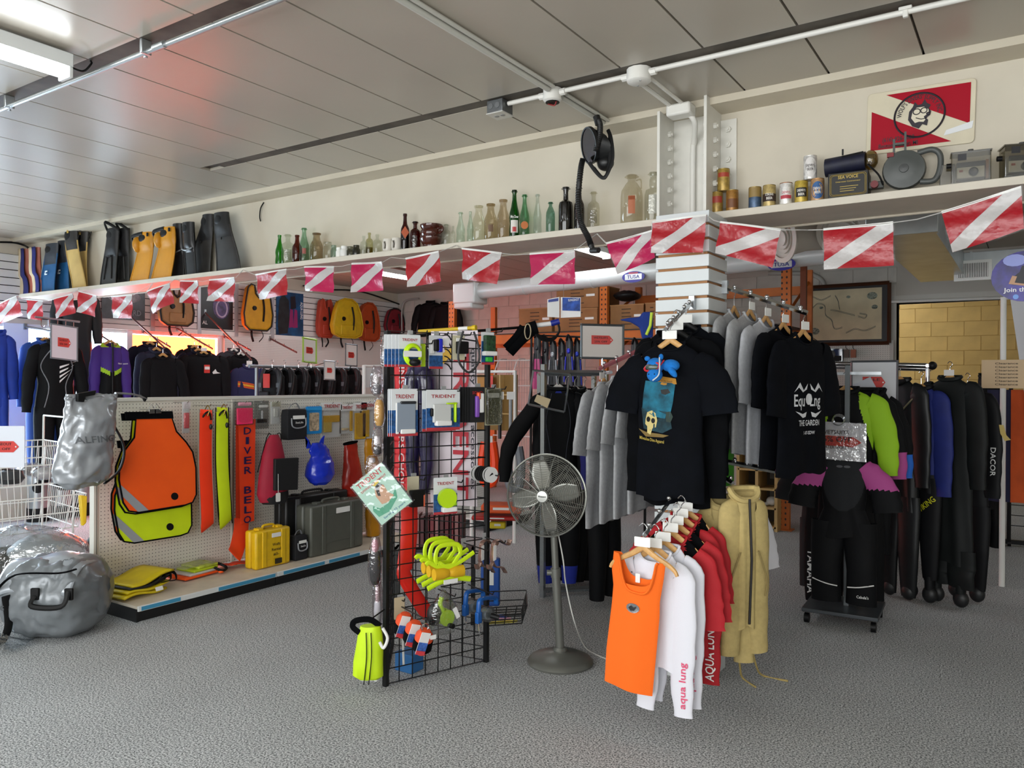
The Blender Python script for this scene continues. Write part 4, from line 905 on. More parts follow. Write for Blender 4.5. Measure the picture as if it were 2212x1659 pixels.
# dry bags
def drybag(lab, pr, x, mt, seed, name='dry_bag', amp=.012, top=None):
    """pr rows: (py, px centre, half width m, half depth m)"""
    O = P(pr[0][1], pr[0][0], x=x); t = T(name, lab, 'dry bag', O)
    rows = [((P(cx, py, x=x)-O).z, hw, dp, (P(cx, py, x=x)-O).y) for py, cx, hw, dp in pr]
    b_ = B(); R2 = []
    for i in range(len(rows)-1):
        for k in range(8 if i < len(rows)-2 else 9):
            f = k/8; R2.append([p+(q-p)*f for p, q in zip(rows[i], rows[i+1])])
    rings = [[V((dp*sin(a), c0+hw*cos(a), z)) for a in [2*pi*k/64 for k in range(64)]] for z, hw, dp, c0 in R2]
    o = b_.loft(rings).build('bag', mt, t, sharp=70); crease(o, amp, 7, seed); return t, O
t, O = drybag('shiny royal blue dry bag with twisted top', [(957, 685, .05, .02), (972, 690, .11, .03), (985, 692, .1, .05), (1000, 692, .125, .09), (1025, 691, .135, .1), (1040, 690, .1, .08), (1046, 690, .06, .05)], -5.08, m('1230c0', .25, coat=.3), 1)
for s_, a in ((-1, .3), (1, .15)): B().prism([(-.03, 0), (.03, 0), (.045*s_, .1), (.01*s_, .07)], (0, .06*s_-.02, -.04), Y, Z, .01).build('twisted_ear', m('1230c0', .25, coat=.3), t)
t, O = drybag('tall red dry bag with black rim standing open', [(958, 757, .075, .03), (975, 758, .08, .04), (1010, 760, .1, .06), (1048, 762, .12, .06), (1064, 764, .12, .06), (1070, 764, .09, .05)], -5.24, m('a8200f', .35, coat=.2, n=.1, s=7), 2, amp=.01)
B().tube([V((.035*sin(a), .078*cos(a), .006+.01*cos(a))) for a in [2*pi*k/24 for k in range(24)]], .009, 6, closed=True).build('rim', BLKCLOTH, t)
t, O = drybag('amber yellow dry bag with black rim behind the red one', [(948, 797, .05, .02), (970, 800, .07, .03), (1000, 803, .08, .04), (1060, 806, .09, .05), (1120, 806, .09, .05), (1155, 806, .08, .05)], -5.22, m('c98a10', .35, n=.1, s=8), 3)
B().tube([(0, -.06, .01), (0, .03, -.05), (0, .08, -.09)], .008, 6).build('rim', BLKCLOTH, t)
# cases on the deck
ZD = .103
def case(lab, rc, x, d_, col, label=True, latches='v', name='hard_case'):
    p, q = P(rc[0], rc[1], x=x), P(rc[2], rc[1], x=x); w_ = abs(q.y-p.y); h_ = P(rc[0], rc[3], x=x).z-ZD if rc[3] else .3
    t = T(name, lab, 'hard case', (x-d_/2, (p.y+q.y)/2, ZD)); mt = m(col, .45, n=.06, s=15)
    B().bb((0.004, -w_/2, 0), (d_/2, w_/2, h_)).build('lid', mt, t, bevel=.018); B().bb((-d_/2, -w_/2, 0), (-.004, w_/2, h_)).build('base', mt, t, bevel=.018)
    for s_ in (-1, 1):
        B().bb((d_/2-.004, s_*w_*.27-.02, .01), (d_/2+.008, s_*w_*.27+.02, h_-.01)).build('rib', mt, t, bevel=.004)
        B().bb((-.03, s_*w_*.27-.025, h_-.01), (.03, s_*w_*.27+.025, h_+.014)).build('latch', mt, t, bevel=.004)
    B().tube(curve([(0, -w_*.16, h_), (0, -w_*.13, h_+.025), (0, w_*.13, h_+.025), (0, w_*.16, h_)], 4), .01, 8).build('handle', mt, t)
    B().prism(rrect(w_*.5, h_*.55, .005, 2, 0, h_*.5), (d_/2+.003, 0, 0), Y, Z, .005).build('front_panel', mt, t, bevel=.002)
    if label: B().prism(rrect(w_*.26, h_*.11, .003, 2, .02 if col == 'ddb310' else .05, h_*.84), (d_/2+.009, 0, 0), Y, Z, .003).build('price_label', PAPER, t)
    return t, w_, h_, d_
t, w_, h_, d_ = case('small yellow hard case with handwritten rental note', (553, 1190, 628, 1150), -4.99, .14, 'ddb310')
for i, s_ in enumerate(('Wolfs', 'Rental', '#3-')): text(s_, (d_/2+.007, .02, h_*(.56-.13*i)), Y, Z, .022, m('1c1a10', .6), t, width=w_*(.22, .26, .16)[i])
B().prism(rrect(w_*.2, h_*.14, .002, 2, w_*.12, h_*.14), (d_/2+.009, 0, 0), Y, Z, .003).build('maker_plate', m('2a2410', .5), t)
case('large grey hard case with recessed panel and price label', (672, 1150, 785, 1095), -4.98, .19, '55574f')
t, w_, h_, d_ = case('big black hard case standing behind the grey case', (618, 1100, 752, 1077), -5.19, .16, '141415', False)
B().bb((d_/2, -w_*.36, .02), (d_/2+.01, -w_*.31, h_-.02)).build('grey_band', m('6e7072', .4), t)
q = P(650, 1212, x=-5.0); t = T('camera_pouch', 'black camera pouch standing behind the yellow case', 'pouch', (-5.08, q.y, ZD+.24), group='black camera pouches')
pouch(t, .13, .24)
q = P(612, 1190, x=-5.15); t = T('mask_case', 'clear and black mask case half hidden by the yellow case', 'mask case', (-5.155, q.y-.03, ZD))
B().bb((-.018, -.1, 0), (.018, .1, .15)).build('case', m('1a1b1d', .4), t, bevel=.03); B().tube(curve([(.04, -.1, .13), (.045, 0, .19), (.045, .11, .15)], 6), .012, 8).build('grey_rim', m('8a8d90', .4), t); B().sph((.04, -.06, .15), (.02, .05, .03), 8).build('clear_lens', clear('d8dde0', .5, .8), t)
# folded goods on the deck
q = P(295, 1285, z=.11); t = T('folded_vest', 'folded yellow vest with black straps and white tag', 'vest', (q.x-.06, q.y+.02, ZD+.013), .15)
for i in range(4):
    B().grid(lambda u, v: V((-.16+.3*v, -.19+.34*u+.02*i, .014+.022*i+.012*sin(u*6+i)+.05*u*i*.25)), 10, 6).build('yellow_fold', m('d8c010', .5, n=.1, s=9) if i != 2 else m('1a1a16', .6), t, solid=.014)
for i in range(4): B().tube(curve([(.12, .02+.05*i, .05), (.17, .05+.05*i, .09-.01*i), (.13, .1+.04*i, .1), (.02, .12+.04*i, .1)], 5), .011, 6, flat=.3).build('strap', BLACK, t)
B().prism(rrect(.06, .03, .003), (.17, .06, .03), Y, V((-.6, .2, .8)).normalized(), .002).build('tag', PAPER, t)
q = P(424, 1238, z=.12); t = T('folded_marker_pack', 'packed neon yellow and orange marker lying on the deck', 'package', (q.x, q.y, ZD+.006), .1)
for i in range(4): B().box((0, .02*i-.03, .012+.02*i), (.2, .3-.04*i, .02)).build('fold', (HV_O, m('c8c4c0', .5), m('b8cc1a', .5), m('b9c63a', .5, n=.4, s=20))[i], t, bevel=.008)
B().grid(lambda u, v: V((-.11+.22*v, -.19+.38*u, .085+.01*sin(u*9)*cos(v*7))), 10, 6).build('clear_wrap', clear('ffffff', .3, .93, .06, .8, 40), t)
B().tube(curve([(.1, .08, .05), (.14, .12, .02), (.12, .18, .03), (.05, .16, .06)], 5), .01, 6).build('black_strap', BLACK, t); B().sph((.13, .12, .015), (.02, .025, .014), 8).build('orange_toggle', HV_O, t)
B().grid(lambda u, v: V((-.03+.1*v, .13+.2*u, .05-.035*u)), 6, 2).build('orange_strip', ORS, t, solid=.004)
# duffel, silver dry bag, wire bins, tanks ---------------------------------------------
SIL = m('777c80', .36, .25, n=.12, s=5, b=.25, bs=14, coat=.25)
c = V((-5.05, 2.52, .0)); t = T('grey_duffel', 'big grey waterproof duffel bag with black handles on the carpet', 'duffel bag', c, math.radians(33))
rings = []
for i in range(45):
    f = i/44; u = -.27+.54*f; g = (1-abs(2*f-1)**4)**.45 if 0 < f < 1 else .25
    rings.append([V((u, .27*g*(abs(cos(a))**.75)*(1 if cos(a) > 0 else -1), .235+(.235 if sin(a) > 0 else .23)*max(g, .5)*(abs(sin(a))**.8)*(1 if sin(a) > 0 else -1))) for a in [2*pi*k/72 for k in range(72)]])
o = B().loft(rings).build('body', SIL, t, sharp=70); crease(o, .03, 7, 2)
for q in o.data.vertices: q.co.z = max(q.co.z, .004)
o = B().grid(lambda u, v: V((-.25+.46*u, -.25+.5*v, .45+.03*sin(pi*v)-.14*abs(2*v-1)**3+.012*sin(u*8+v*5)-.06*(2*u-1)**2*.6)), 30, 30).build('top_flap', m('a2a8ae', .28, .25, n=.1, s=6, coat=.3), t, solid=.012)
B().tube(curve([(-.25, -.24, .3), (-.1, -.27, .42), (.15, -.26, .43), (.22, -.2, .44)], 6), .014, 6, flat=.4).build('roll_seam', BLKCLOTH, t)
B().tube(curve([(.02, -.285, .3), (.03, -.32, .25), (.2, -.32, .25), (.22, -.285, .33)], 6), .016, 6, flat=.5).build('handle', BLACK, t)
for u in (.02, .22): B().box((u, -.275, .31), (.05, .02, .07)).build('handle_patch', BLACK, t, bevel=.006)
B().tube(curve([(-.24, -.2, .42), (-.33, -.25, .25), (-.29, -.3, .03), (-.18, -.3, .02), (-.14, -.27, .12), (-.15, -.28, .3)], 8), .024, 6, flat=.25).build('shoulder_strap', BLACK, t)
B().tube(curve([(-.26, -.15, .3), (-.33, -.2, .28), (-.32, -.22, .2), (-.27, -.2, .19)], 6), .012, 6).build('end_loop', BLACK, t)
text('LUNG', (-.2, -.29, .22), V((.95, -.3, 0)), Z, .03, m('4c5054', .5), t, width=.12); B().tube([V((-.27+.03*cos(a), -.262-.006*cos(a), .235+.03*sin(a))) for a in [2*pi*k/20 for k in range(20)]], .003, 5, closed=True).build('logo_ring', m('4c5054', .5), t)
t = T('crumpled_plastic', 'crumpled clear plastic bag under the grey duffel', 'plastic bag', (-5.1, 2.1, 0), math.radians(33))
o = B().grid(lambda u, v: V((-.3+.55*u, -.09+.2*v, .02+.07*sin(pi*u)*sin(pi*v)*(1+.5*sin(u*17)*cos(v*13)))), 18, 8).build('sheet', clear('e8eef2', .5, .85, .08, 1, 35), t); crease(o, .02, 16, 1)
# silver dry bag on the gondola end
t, O = drybag('silver roll top dry bag hanging at the gondola end', [(853, 200, .155, .012), (862, 199, .158, .03), (900, 194, .155, .08), (960, 187, .16, .1), (1015, 178, .18, .11), (1040, 174, .165, .1), (1052, 174, .1, .06)], -5.05, m('9b9fa4', .3, .35, n=.1, s=6, b=.3, bs=10, coat=.3), 4, amp=.03)
B().prism([(-.05, -.04), (-.05, .01), (.07, .03), (.06, .0), (0, -.01), (-.01, -.045)], (.05, -.07, .0), Y, Z, .03).build('black_buckle', BLACK, t, bevel=.004)
B().tube(curve([(.0, .15, .01), (.02, .27, .0), (.0, .36, -.03)], 5), .022, 8, flat=.3).build('roll_strap', m('707478', .4), t)
B().prism([(0, .02), (.05, .01), (.03, -.03)], (.02, .32, -.02), Y, Z, .02).build('strap_end', BLACK, t)
bv = bvh_of(t.children[0])
text('ALFING', (.2, -.02, -.3), Y, Z, .042, m('5a5e62', .5), t, width=.26, wrap=bv, off=.004)
B().tube(curve([(0, .14, -.2), (.02, .2, -.35), (0, .18, -.5), (.0, .08, -.58)], 6), .02, 6, flat=.4).build('back_harness', BLACK, t)
# scuba tanks against the window
def tank(px, py, x, lab, r=.105):
    q = P(px, py, x=x); t = T('scuba_tank', lab, 'scuba tank', (x, q.y, 0), group='scuba tanks by the window')
    B().lathe([(0, 0), (r*1.05, 0), (r*1.07, .15), (r*1.01, .15)], n=24).build('boot', BLACK, t); B().lathe([(r, .1), (r, .55), (r*.9, .63), (r*.5, .68), (.02, .7)], n=24).build('cylinder', m('a9adb0', .3, .8), t)
    B().cyl((0, 0, .69), (0, 0, .75), .02).cyl((-.04, 0, .73), (.05, 0, .73), .014).cyl((.0, 0, .73), (0, .05, .73), .014).build('valve', CHROME, t)
    N = (CAM-V((x, q.y, 0))); N.z = 0; N.normalize(); R_ = V((-N.y, N.x, 0))
    B().loft([[(N*cos(p[0]/r)+R_*sin(p[0]/r))*(r*1.01)+Z*(.38+p[1]) for p in ell(.06*s_, .06*s_, 20)] for s_ in (1, .5, .01)], caps=False).build('logo_disc', BLACK, t)
    return t
tank(178, 1120, -9.22, 'silver scuba tank with round black logo beside gondola'); tank(133, 1128, -9.22, 'silver scuba tank behind the wire bin'); tank(82, 1128, -9.22, 'scuba tank at the window end of the row')
# wire dump bin
WIRE = m('dfe0da', .4); d0 = 6.4
c = P(40, 1150, d=d0); ang = math.radians(-8)
t = T('wire_bin', 'white wire dump bin with two basket tiers full of bagged gear', 'wire bin', (c.x-.2, c.y+.1, 0), ang)
def cage(z0, z1, w0, w1, dd, part):
    for nm, pts in (('rim', [(-w1, -dd, z1), (w1, -dd, z1), (w1, dd, z1), (-w1, dd, z1)]), ('rim', [(-w1*.97, -dd*.97, (z0+z1)/2), (w1*.97, -dd*.97, (z0+z1)/2), (w1*.97, dd*.97, (z0+z1)/2), (-w1*.97, dd*.97, (z0+z1)/2)]), ('rim', [(-w0, -dd*.9, z0), (w0, -dd*.9, z0), (w0, dd*.9, z0), (-w0, dd*.9, z0)])):
        B().tube(pts, .006, 6, closed=True).build(nm, WIRE, t)
    for i in range(19):
        f = -1+i/9; 
        for s_ in (-1, 1): B().cyl((f*w0, s_*dd*.9, z0), (f*w1, s_*dd, z1), .003, n=5, caps=False).build('wire', WIRE, t)
    for i in range(1, 13):
        f = -1+i/6.5
        for s_ in (-1, 1): B().cyl((s_*w0, f*dd*.9, z0), (s_*w1, f*dd, z1), .003, n=5, caps=False).build('wire', WIRE, t)
cage(.72, 1.03, .36, .38, .3, 'upper'); cage(.34, .62, .36, .44, .36, 'lower')
for sx in (-1, 1):
    for sy in (-1, 1): B().cyl((sx*.36, sy*.28, 0), (sx*.38, sy*.3, 1.05 if sy < 0 else 1.25), .009, n=8).build('leg', WIRE, t)
B().tube([(-.38, .3, 1.25), (.38, .3, 1.25)], .008, 6).build('top_bar', WIRE, t)
BG = [(-.22, -.12, .77, .11, .1, .06, '6d6a66'), (.0, -.13, .77, .09, .1, .06, '2a2c2e'), (.21, .12, .77, .1, .1, .06, 'c9c6c4'), (-.1, .12, .77, .16, .1, .06, '8c7f7a')]
for i, (x, y, z, a, b_, c_, col) in enumerate(BG):
    q = Matrix.Rotation(ang, 4, 'Z') @ V((x, y, z))
    g = T('bagged_item', ['mauve plastic wrapped item in wire bin', 'dark glove bagged in the wire bin', 'white wrapped small part in wire bin', 'flat grey bagged accessory in the wire bin'][i], 'package', q+V((c.x-.2, c.y+.1, 0)))
    o = B().sph((0, 0, c_*.4), (a*.8, b_*.8, c_*.8), 12).build('content', m(col, .6, n=.3, s=12), g); crease(o, .006, 12, i)
    o = B().sph((0, 0, c_*.45), (a, b_, c_), 14).build('wrapper', clear('f4f6f8', .3, .92, .08, 1, 30), g); crease(o, .008, 14, i+3)
tag(B().lathe([(0, 0), (.07, 0), (.1, .04), (.08, .1), (.05, .11), (.045, .08), (0, .07)], n=18).build('gear_cup', m('2c2e30', .5)), 'dark rubber cup on top of the bin goods', 'cup').location = V((c.x-.2, c.y+.1, 0))+(Matrix.Rotation(ang, 4, 'Z') @ V((.22, -.13, .73)))
# sign in the bin
def tagsign(name, lab, O, R, U, w_, h_, frame, lines, paper='e8e8e4', tagw=.42, tagy=.5, gloss=False, fw=.012, board=True):
    t = T(name, lab, 'sign', O); R, U = V(R).normalized(), V(U).normalized(); N = R.cross(U)
    B().prism(rrect(w_, h_, .004, 2, 0, 0), (0, 0, 0), R, U, .005).build('sheet', m(paper, .25 if gloss else .6), t)
    if frame:
        q = [(-w_/2, -h_/2), (w_/2, -h_/2), (w_/2, h_/2), (-w_/2, h_/2)]
        for i in range(4):
            a, b_ = q[i], q[(i+1) % 4]; pa, pb_ = R*a[0]+U*a[1], R*b_[0]+U*b_[1]; dr = (pb_-pa).normalized()
            B().tube([pa-dr*fw*.6, pb_+dr*fw*.6], fw*.62, 4, up=N).build('frame_bar', frame, t)
    tw, th = w_*tagw, h_*.27
    decal('red_tag', [(-tw/2, -th/2), (tw*.32, -th/2), (tw/2, 0), (tw*.32, th/2), (-tw/2, th/2)], N*.003+U*h_*(tagy-.5), R, U, m('cf3a32', .5), t)
    decal('tag_hole', ell(th*.07, th*.07, 10, tw*.4, 0), N*.0045+U*h_*(tagy-.5), R, U, PAPER, t)
    for i, (s_, sc) in enumerate(lines):
        text(s_, N*.0048+U*(h_*(tagy-.5)+th*(.13-.42*i))-R*tw*.07, R, U, th*.24*sc, m('2a0f0e', .5), t, width=tw*.66*sc)
    return t
O = P(8, 965, d=5.7); tagsign('sale_sign', 'paper sale sign with red tag standing in wire bin', O, CR, Z, .3, .3, None, [('CLOSEOUT', 1), ('25% OFF', .9)], 'dfe4ee', tagw=.75)
# big plastic bag of gear behind the duffel
c = P(60, 1195, d=5.75); c.z = .0; t = T('gear_bag', 'clear plastic bag stuffed with dark boots and neon gear', 'plastic bag', (c.x, c.y, 0), math.radians(30))
for (x, y, z, a, b_, c_, mt) in ((-.15, 0, .2, .28, .2, .14, m('23272a', .5)), (.12, .02, .3, .26, .2, .13, m('9da2a4', .4)), (.0, -.06, .16, .26, .14, .06, m('b9c832', .5)), (.3, 0, .26, .1, .1, .08, m('151618', .4)), (0, 0, .07, .36, .22, .08, m('3a4048', .5))):
    o = B().sph((x, y, z), (a, b_, c_), 12).build('packed_gear', mt, t); crease(o, .02, 9, x*9)
o = B().sph((0, 0, .24), (.47, .28, .25), 18).build('clear_bag', clear('f2f5f7', .4, .92, .07, 1, 22), t); crease(o, .045, 9, 4)
q = P(195, 1215, z=.0, x=None) if 0 else P(190, 1235, z=.0); t = T('black_bootie', 'black rubber bootie lying behind grey duffel', 'boot', (q.x-.1, q.y+.1, 0))
o = B().sph((0, 0, .07), (.16, .1, .07), 10).build('foot', BLACK, t); o = B().sph((-.08, .05, .16), (.07, .07, .1), 10).build('ankle', BLACK, t)
t = T('yellow_tow_float', 'yellow rubber tail end showing behind the gondola upright', 'float', P(180, 1100, x=-5.55)); B().prism([(-.02, .1), (.03, .09), (.025, -.1), (.0, -.12)], (0, 0, 0), Y, Z, .04).build('tail', m('d8b410', .4), t, bevel=.008)
# ================================================================ garments
def lerp_rows(rows, n):
    out = []
    for i in range(len(rows)-1):
        k_ = max(1, round(n*(rows[i][0]-rows[i+1][0])/(rows[0][0]-rows[-1][0])))
        for k in range(k_):
            f = k/k_; out.append([p+(q-p)*f for p, q in zip(rows[i], rows[i+1])])
    return out+[list(rows[-1])]
GW = None
def hanger(lab, loc, rz, w_=.2, kind='wood', tagp=True, group='hangers'):
    global GW
    t = T('clothes_hanger', lab, 'hanger', loc, rz, group=group); W_, n_, ad = GW if GW else (w_, .075, .009); GW = None
    mt = {'wood': WOODH, 'white': m('e6e4de', .4), 'black': BLACK, 'brown': m('8a5a30', .5)}[kind]
    for s_ in (-1, 1):
        c = curve([(0, 0, .02), (s_*n_*.72, 0, -.016), (s_*(n_+(W_-n_)*.45), 0, -.048), (s_*(n_+(W_-n_)*.76), 0, -.07), (s_*W_*.93, 0, -.09)], 4)
        B().tube(c, [(ad, .015-.008*i/len(c)) for i in range(len(c))], 8, up=Z).build('arm', mt, t)
    B().tube(curve([(0, 0, .03), (0, 0, .075), (.018, 0, .1), (0, 0, .122), (-.018, 0, .108)], 5), .0026, 6).build('hook', CHROME, t)
    if tagp: B().prism(rrect(.075, .042, .003), (0, -.012, .042), X, Z, .002).build('size_tag', PAPER, t)
    return t
def gar(name, lab, cat, loc, rz, w_=.22, L=.68, hem=None, d=.065, sleeve='short', sl=None, spread=1, legs=None, mats=None, colf=None, fold=.012, dip=.05, neck=.075, collar='rib', group=None, waist=1, ph=0, sr=1, drop=0, nr=26, nseg=40, tilt=0, legw=1):
    """hanging garment: local -Y is its front, origin at the neck"""
    global GW
    t = T(name, lab, cat, loc, rz, group=group); GW = (w_, neck, min(.009, d*.22)); sk = min(1, d/.06)
    hem = hem or w_*1.03; mats = mats or [BLKCLOTH]
    rows = [(0, neck, d*.75), (-.012, neck*1.12, d*.8), (-.03, neck+(w_-neck)*.45, d*.8), (-.055, neck+(w_-neck)*.76, d*.85), (-.09, w_*.97, d*.9), (-.13, w_, d), (-.26, w_*.97*(.5+.5*waist), d*1.1), (-.26-(L-.26)*.35, w_*.96*waist, d*1.1), (-L, hem, d*1.05)]
    rs = lerp_rows(rows, nr); rings = []
    for z, hw, hd in rs:
        f = min(1, max(0, -z/L)); r_ = []
        for k in range(nseg):
            a = 2*pi*k/nseg; ca, sa = cos(a), sin(a)
            x = hw*(abs(ca)**.8)*(1 if ca > 0 else -1); y = hd*sa*(1-.25*f*(fold > .02))
            y += fold*f*(sin(x/hw*6.3+ph)+.5*sin(x/hw*11+ph*2+z*4)); x *= 1+.012*sin(z*17+ph)*(fold > 0)
            z2 = z-(dip*max(0, -sa)*max(0, 1-(-z)/.05))+(.01*f*sin(x/hw*5+ph) if -z > L*.9 else 0)
            r_.append(V((x+tilt*f, y, z2)))
        rings.append(r_)
    def paint(o, part):
        if colf:
            for p in o.data.polygons: p.material_index = colf(part, p.center.x, p.center.z, p.center.y < 0)
    body = B().loft(rings, caps=False).build('torso', mats, t, sharp=80); paint(body, 'torso')
    if collar: B().tube([q+V((0, 0, .004 if collar == 'rib' else .012)) for q in rings[0]], .006 if collar == 'rib' else .016, 6, closed=True).build('collar', mats[0] if collar != 'alt' else mats[-1], t)
    if sleeve != 'none':
        ln = sl or {'short': .24, 'half': .34, 'long': .62}[sleeve]
        for s_ in (-1, 1):
            sp_ = spread if not isinstance(spread, tuple) else spread[s_ > 0]
            pts = [(s_*w_*.72, 0, -.085), (s_*w_*.95, 0, -.12), (s_*(w_+.05*sp_), -.005, -.1-ln*.42), (s_*(w_+.07*sp_), -.012, -.1-ln*.72), (s_*(w_+.07*sp_+.01), -.015, -.1-ln)]
            if sleeve == 'short': rr = [(.05*sr, .05*sk), (.075*sr, .05*sk), (.085*sr, .045*sk), (.09*sr, .04*sk), (.09*sr, .036*sk)]
            else: rr = [(.05*sr, .045*sk), (.07*sr, .05*sk), (.065*sr, .045*sk), (.055*sr, .04*sk), (.042*sr, .034*sk)]
            c = curve(pts, 14 if colf else 5); n_ = len(c); RR = []
            for i in range(n_):
                f = i/(n_-1)*4; j = min(3, int(f)); g = f-j; RR.append((rr[j][0]+(rr[j+1][0]-rr[j][0])*g+.003*sin(f*8+ph), rr[j][1]+(rr[j+1][1]-rr[j][1])*g))
            o = B().tube(c, RR, 18, caps=False, up=Y).build('sleeve', mats, t, sharp=80); paint(o, 'sleeve')
    if legs:
        for s_ in (-1, 1):
            x0_ = hem*.5
            pts = [(s_*x0_*.95, 0, -L+.1), (s_*x0_*1.0, 0, -L-.03), (s_*x0_*1.08, -.01, -L-legs*.5), (s_*x0_*1.05, 0, -L-legs)]
            lw = legw*hem*.52
            rr = [(lw, d), (lw, d), (lw*.86, d*.9), (lw*(.9 if legs < .45 else .6), d*.75)]
            c = curve(pts, 6); n_ = len(c); RR = []
            for i in range(n_):
                f = i/(n_-1)*3; j = min(2, int(f)); g = f-j; RR.append(tuple(rr[j][q]+(rr[j+1][q]-rr[j][q])*g for q in (0, 1)))
            o = B().tube(c, RR, 18, caps=False, up=Y).build('leg', mats, t, sharp=80); paint(o, 'leg')
    return t, body
def on(px, py, loc, rz):
    """photo pixel -> point on the upright plane of a garment at loc turned by rz"""
    n_ = V((-sin(rz), cos(rz), 0)); r = CR*((px-1106)/FPX)-CU*((py-829.5)/FPX)+CF
    return CAM+r*((V(loc)-CAM).dot(n_)/r.dot(n_))
def gpx_(neck, rz, chest, hemy, name, lab, cat, x=None, y=None, d_=None, **k):
    loc = P(neck[0], neck[1], x=x, y=y, d=d_); R_ = V((cos(rz), sin(rz), 0))
    a, b_ = on(chest[0], (neck[1]+hemy)/2, loc, rz), on(chest[1], (neck[1]+hemy)/2, loc, rz)
    w_ = abs((b_-a).dot(R_))/2; L = loc.z-on(neck[0], hemy, loc, rz).z
    return gar(name, lab, cat, loc, rz, w_=w_, L=L, **k)+(loc, w_, L)
NV = m('05070d', .85, n=.3, s=10, b=.2, bs=260, spec=.12); NEO = m('06070a', .7, n=.35, s=7, b=.12, bs=300, spec=.2); GREYT = m('9b9c9e', .9, n=.1, s=60, b=.3, bs=280)
ORT, WHT, RDT, FLE = m('f2680a', .85, b=.3, bs=260), m('dcdce4', .75, b=.15, bs=200), m('a80c1a', .75, b=.2, bs=220), m('b8a46c', .95, n=.08, s=40, b=.5, bs=160)
# ---- waterfall arms on the column -----------------------------------------------------------
def arm(lab, a, b_, mt=CHROME, balls=5):
    a, b_ = V(a), V(b_); t = T('display_arm', lab, 'display arm', a); d_ = b_-a
    B().tube([(0, 0, 0), d_], .011, 4, flat=1.2).build('bar', mt, t); B().box((0, 0, 0), (.03, .03, .07)).build('bracket', STEEL, t)
    for i in range(balls):
        q = d_*((i+.6)/balls); B().sph(q+V((0, 0, .02)), .011, 8).build('ball_stop', CHROME, t)
    return t
arm('steel waterfall arm on the column front holding black shirts', (-1.495, 3.96, 1.99), (-1.495, 3.6, 1.83))
arm('steel waterfall arm low on the column front holding rash guards', (-1.5, 3.96, 1.1), (-1.42, 3.2, .9))
arm('reddish waterfall arm on the column side holding grey shirts', (-1.72, 4.1, 1.81), (-2.11, 4.1, 1.65), m('9c5a60', .35, .5))
arm('chrome waterfall arm on the column side above black shirts', (-1.40, 4.2, 2.09), (-.97, 4.2, 1.93))
arm('low waterfall arm on the column side holding tan fleece', (-1.43, 3.97, 1.14), (-1.22, 3.79, 1.08))
arm('short low arm behind the fleece holding the white tee', (-1.41, 4.1, 1.16), (-1.1, 4.1, 1.12))
# black shirts on the front arm
t, body, loc, w_, L = gpx_((1448, 742), 0, (1380, 1524), 1078, 'print_tee', 'black tee with skull and reef print hanging in front', 'shirt', y=3.64, mats=[NV], sleeve='short', spread=1.05, fold=.006, dip=.04, d=.034)
bv = bvh_of(body)
def dz(px, py): q = on(px, py, loc, 0)-loc; return (q.x, q.z)
TEAL = m('0f5566', .8, n=.5, s=14); GOLDP = m('b08a3a', .7)
def pr(name, pts, mt, cuts=3): return decal(name, [dz(*p) for p in pts], (0, 0, 0), X, Z, mt, t, wrap=bv, off=.004, cuts=cuts)
pr('reef_print', [(1400, 822), (1465, 828), (1460, 870), (1452, 905), (1420, 900), (1392, 880), (1395, 850)], m('0d5a70', .8, n=.6, s=18))
pr('reef_shadow', [(1390, 880), (1452, 890), (1458, 925), (1438, 935), (1395, 925)], m('14333c', .85, n=.6, s=25))
pr('scroll', [(1403, 806), (1430, 812), (1466, 818), (1468, 830), (1440, 832), (1410, 822)], m('b07a1c', .7))
pr('skull', [(1400, 905), (1404, 890), (1415, 886), (1424, 893), (1427, 908), (1424, 922), (1416, 925), (1412, 938), (1404, 934), (1404, 920), (1399, 915)], m('c9b878', .7), 2)
pr('sand', [(1382, 925), (1400, 932), (1430, 936), (1452, 940), (1440, 944), (1400, 942)], m('7a6434', .8), 2)
for q in ((1407, 905), (1418, 908)): decal('eye_socket', [(a*.9, b_) for a, b_ in ell(.012, .013, 12)], (dz(*q)[0], 0, dz(*q)[1]), X, Z, BLACK, t, wrap=bv, off=.006)
text('Milwaukee Dive Apparel', (dz(1413, 950)[0], 0, dz(1413, 952)[1]), V((1, 0, -.12)), Z, .016, m('b09a3c', .6), t, width=.14, wrap=bv, off=.005)
text('Next door to the beach', (dz(1436, 824)[0], 0, dz(1436, 824)[1]), V((1, 0, -.08)), Z, .008, m('5a3808', .6), t, width=.11, wrap=bv, off=.006)
pr('fish_shadow', [(1434, 842), (1450, 840), (1455, 848), (1444, 853), (1436, 850)], BLACK, 1); pr('wheel', [(1446, 890), (1455, 888), (1460, 900), (1455, 912), (1446, 910)], m('2a3a34', .8), 1)
hanger('wooden hanger in the skull print tee', loc+V((0, 0, 0)), 0, .16, 'wood')
A2 = gpx_((1462, 722), 0, (1398, 1540), 1090, 'long_sleeve_shirt', 'plain black long sleeve shirt directly behind printed tee', 'shirt', y=3.73, mats=[BLKCLOTH], sleeve='long', sl=.7, spread=.5, fold=.006, ph=1, d=.028)
hanger('black plastic hanger behind the skull tee', A2[2], 0, .17, 'black')
A3 = gpx_((1482, 706), 0, (1420, 1546), 1062, 'long_sleeve_shirt', 'black long sleeve shirt nearest the slatwall column', 'shirt', y=3.91, mats=[NV], sleeve='long', sl=.66, spread=.3, fold=.006, ph=2, d=.028)
hanger('black plastic hanger nearest the slatwall column', A3[2], 0, .17, 'black')
gpx_((1450, 716), 0, (1365, 1480), 1050, 'long_sleeve_shirt', 'black long sleeve shirt showing left cuff below the tee', 'shirt', y=3.82, mats=[BLKCLOTH], sleeve='long', sl=.72, spread=.2, fold=.006, ph=3, d=.028)
GW = None
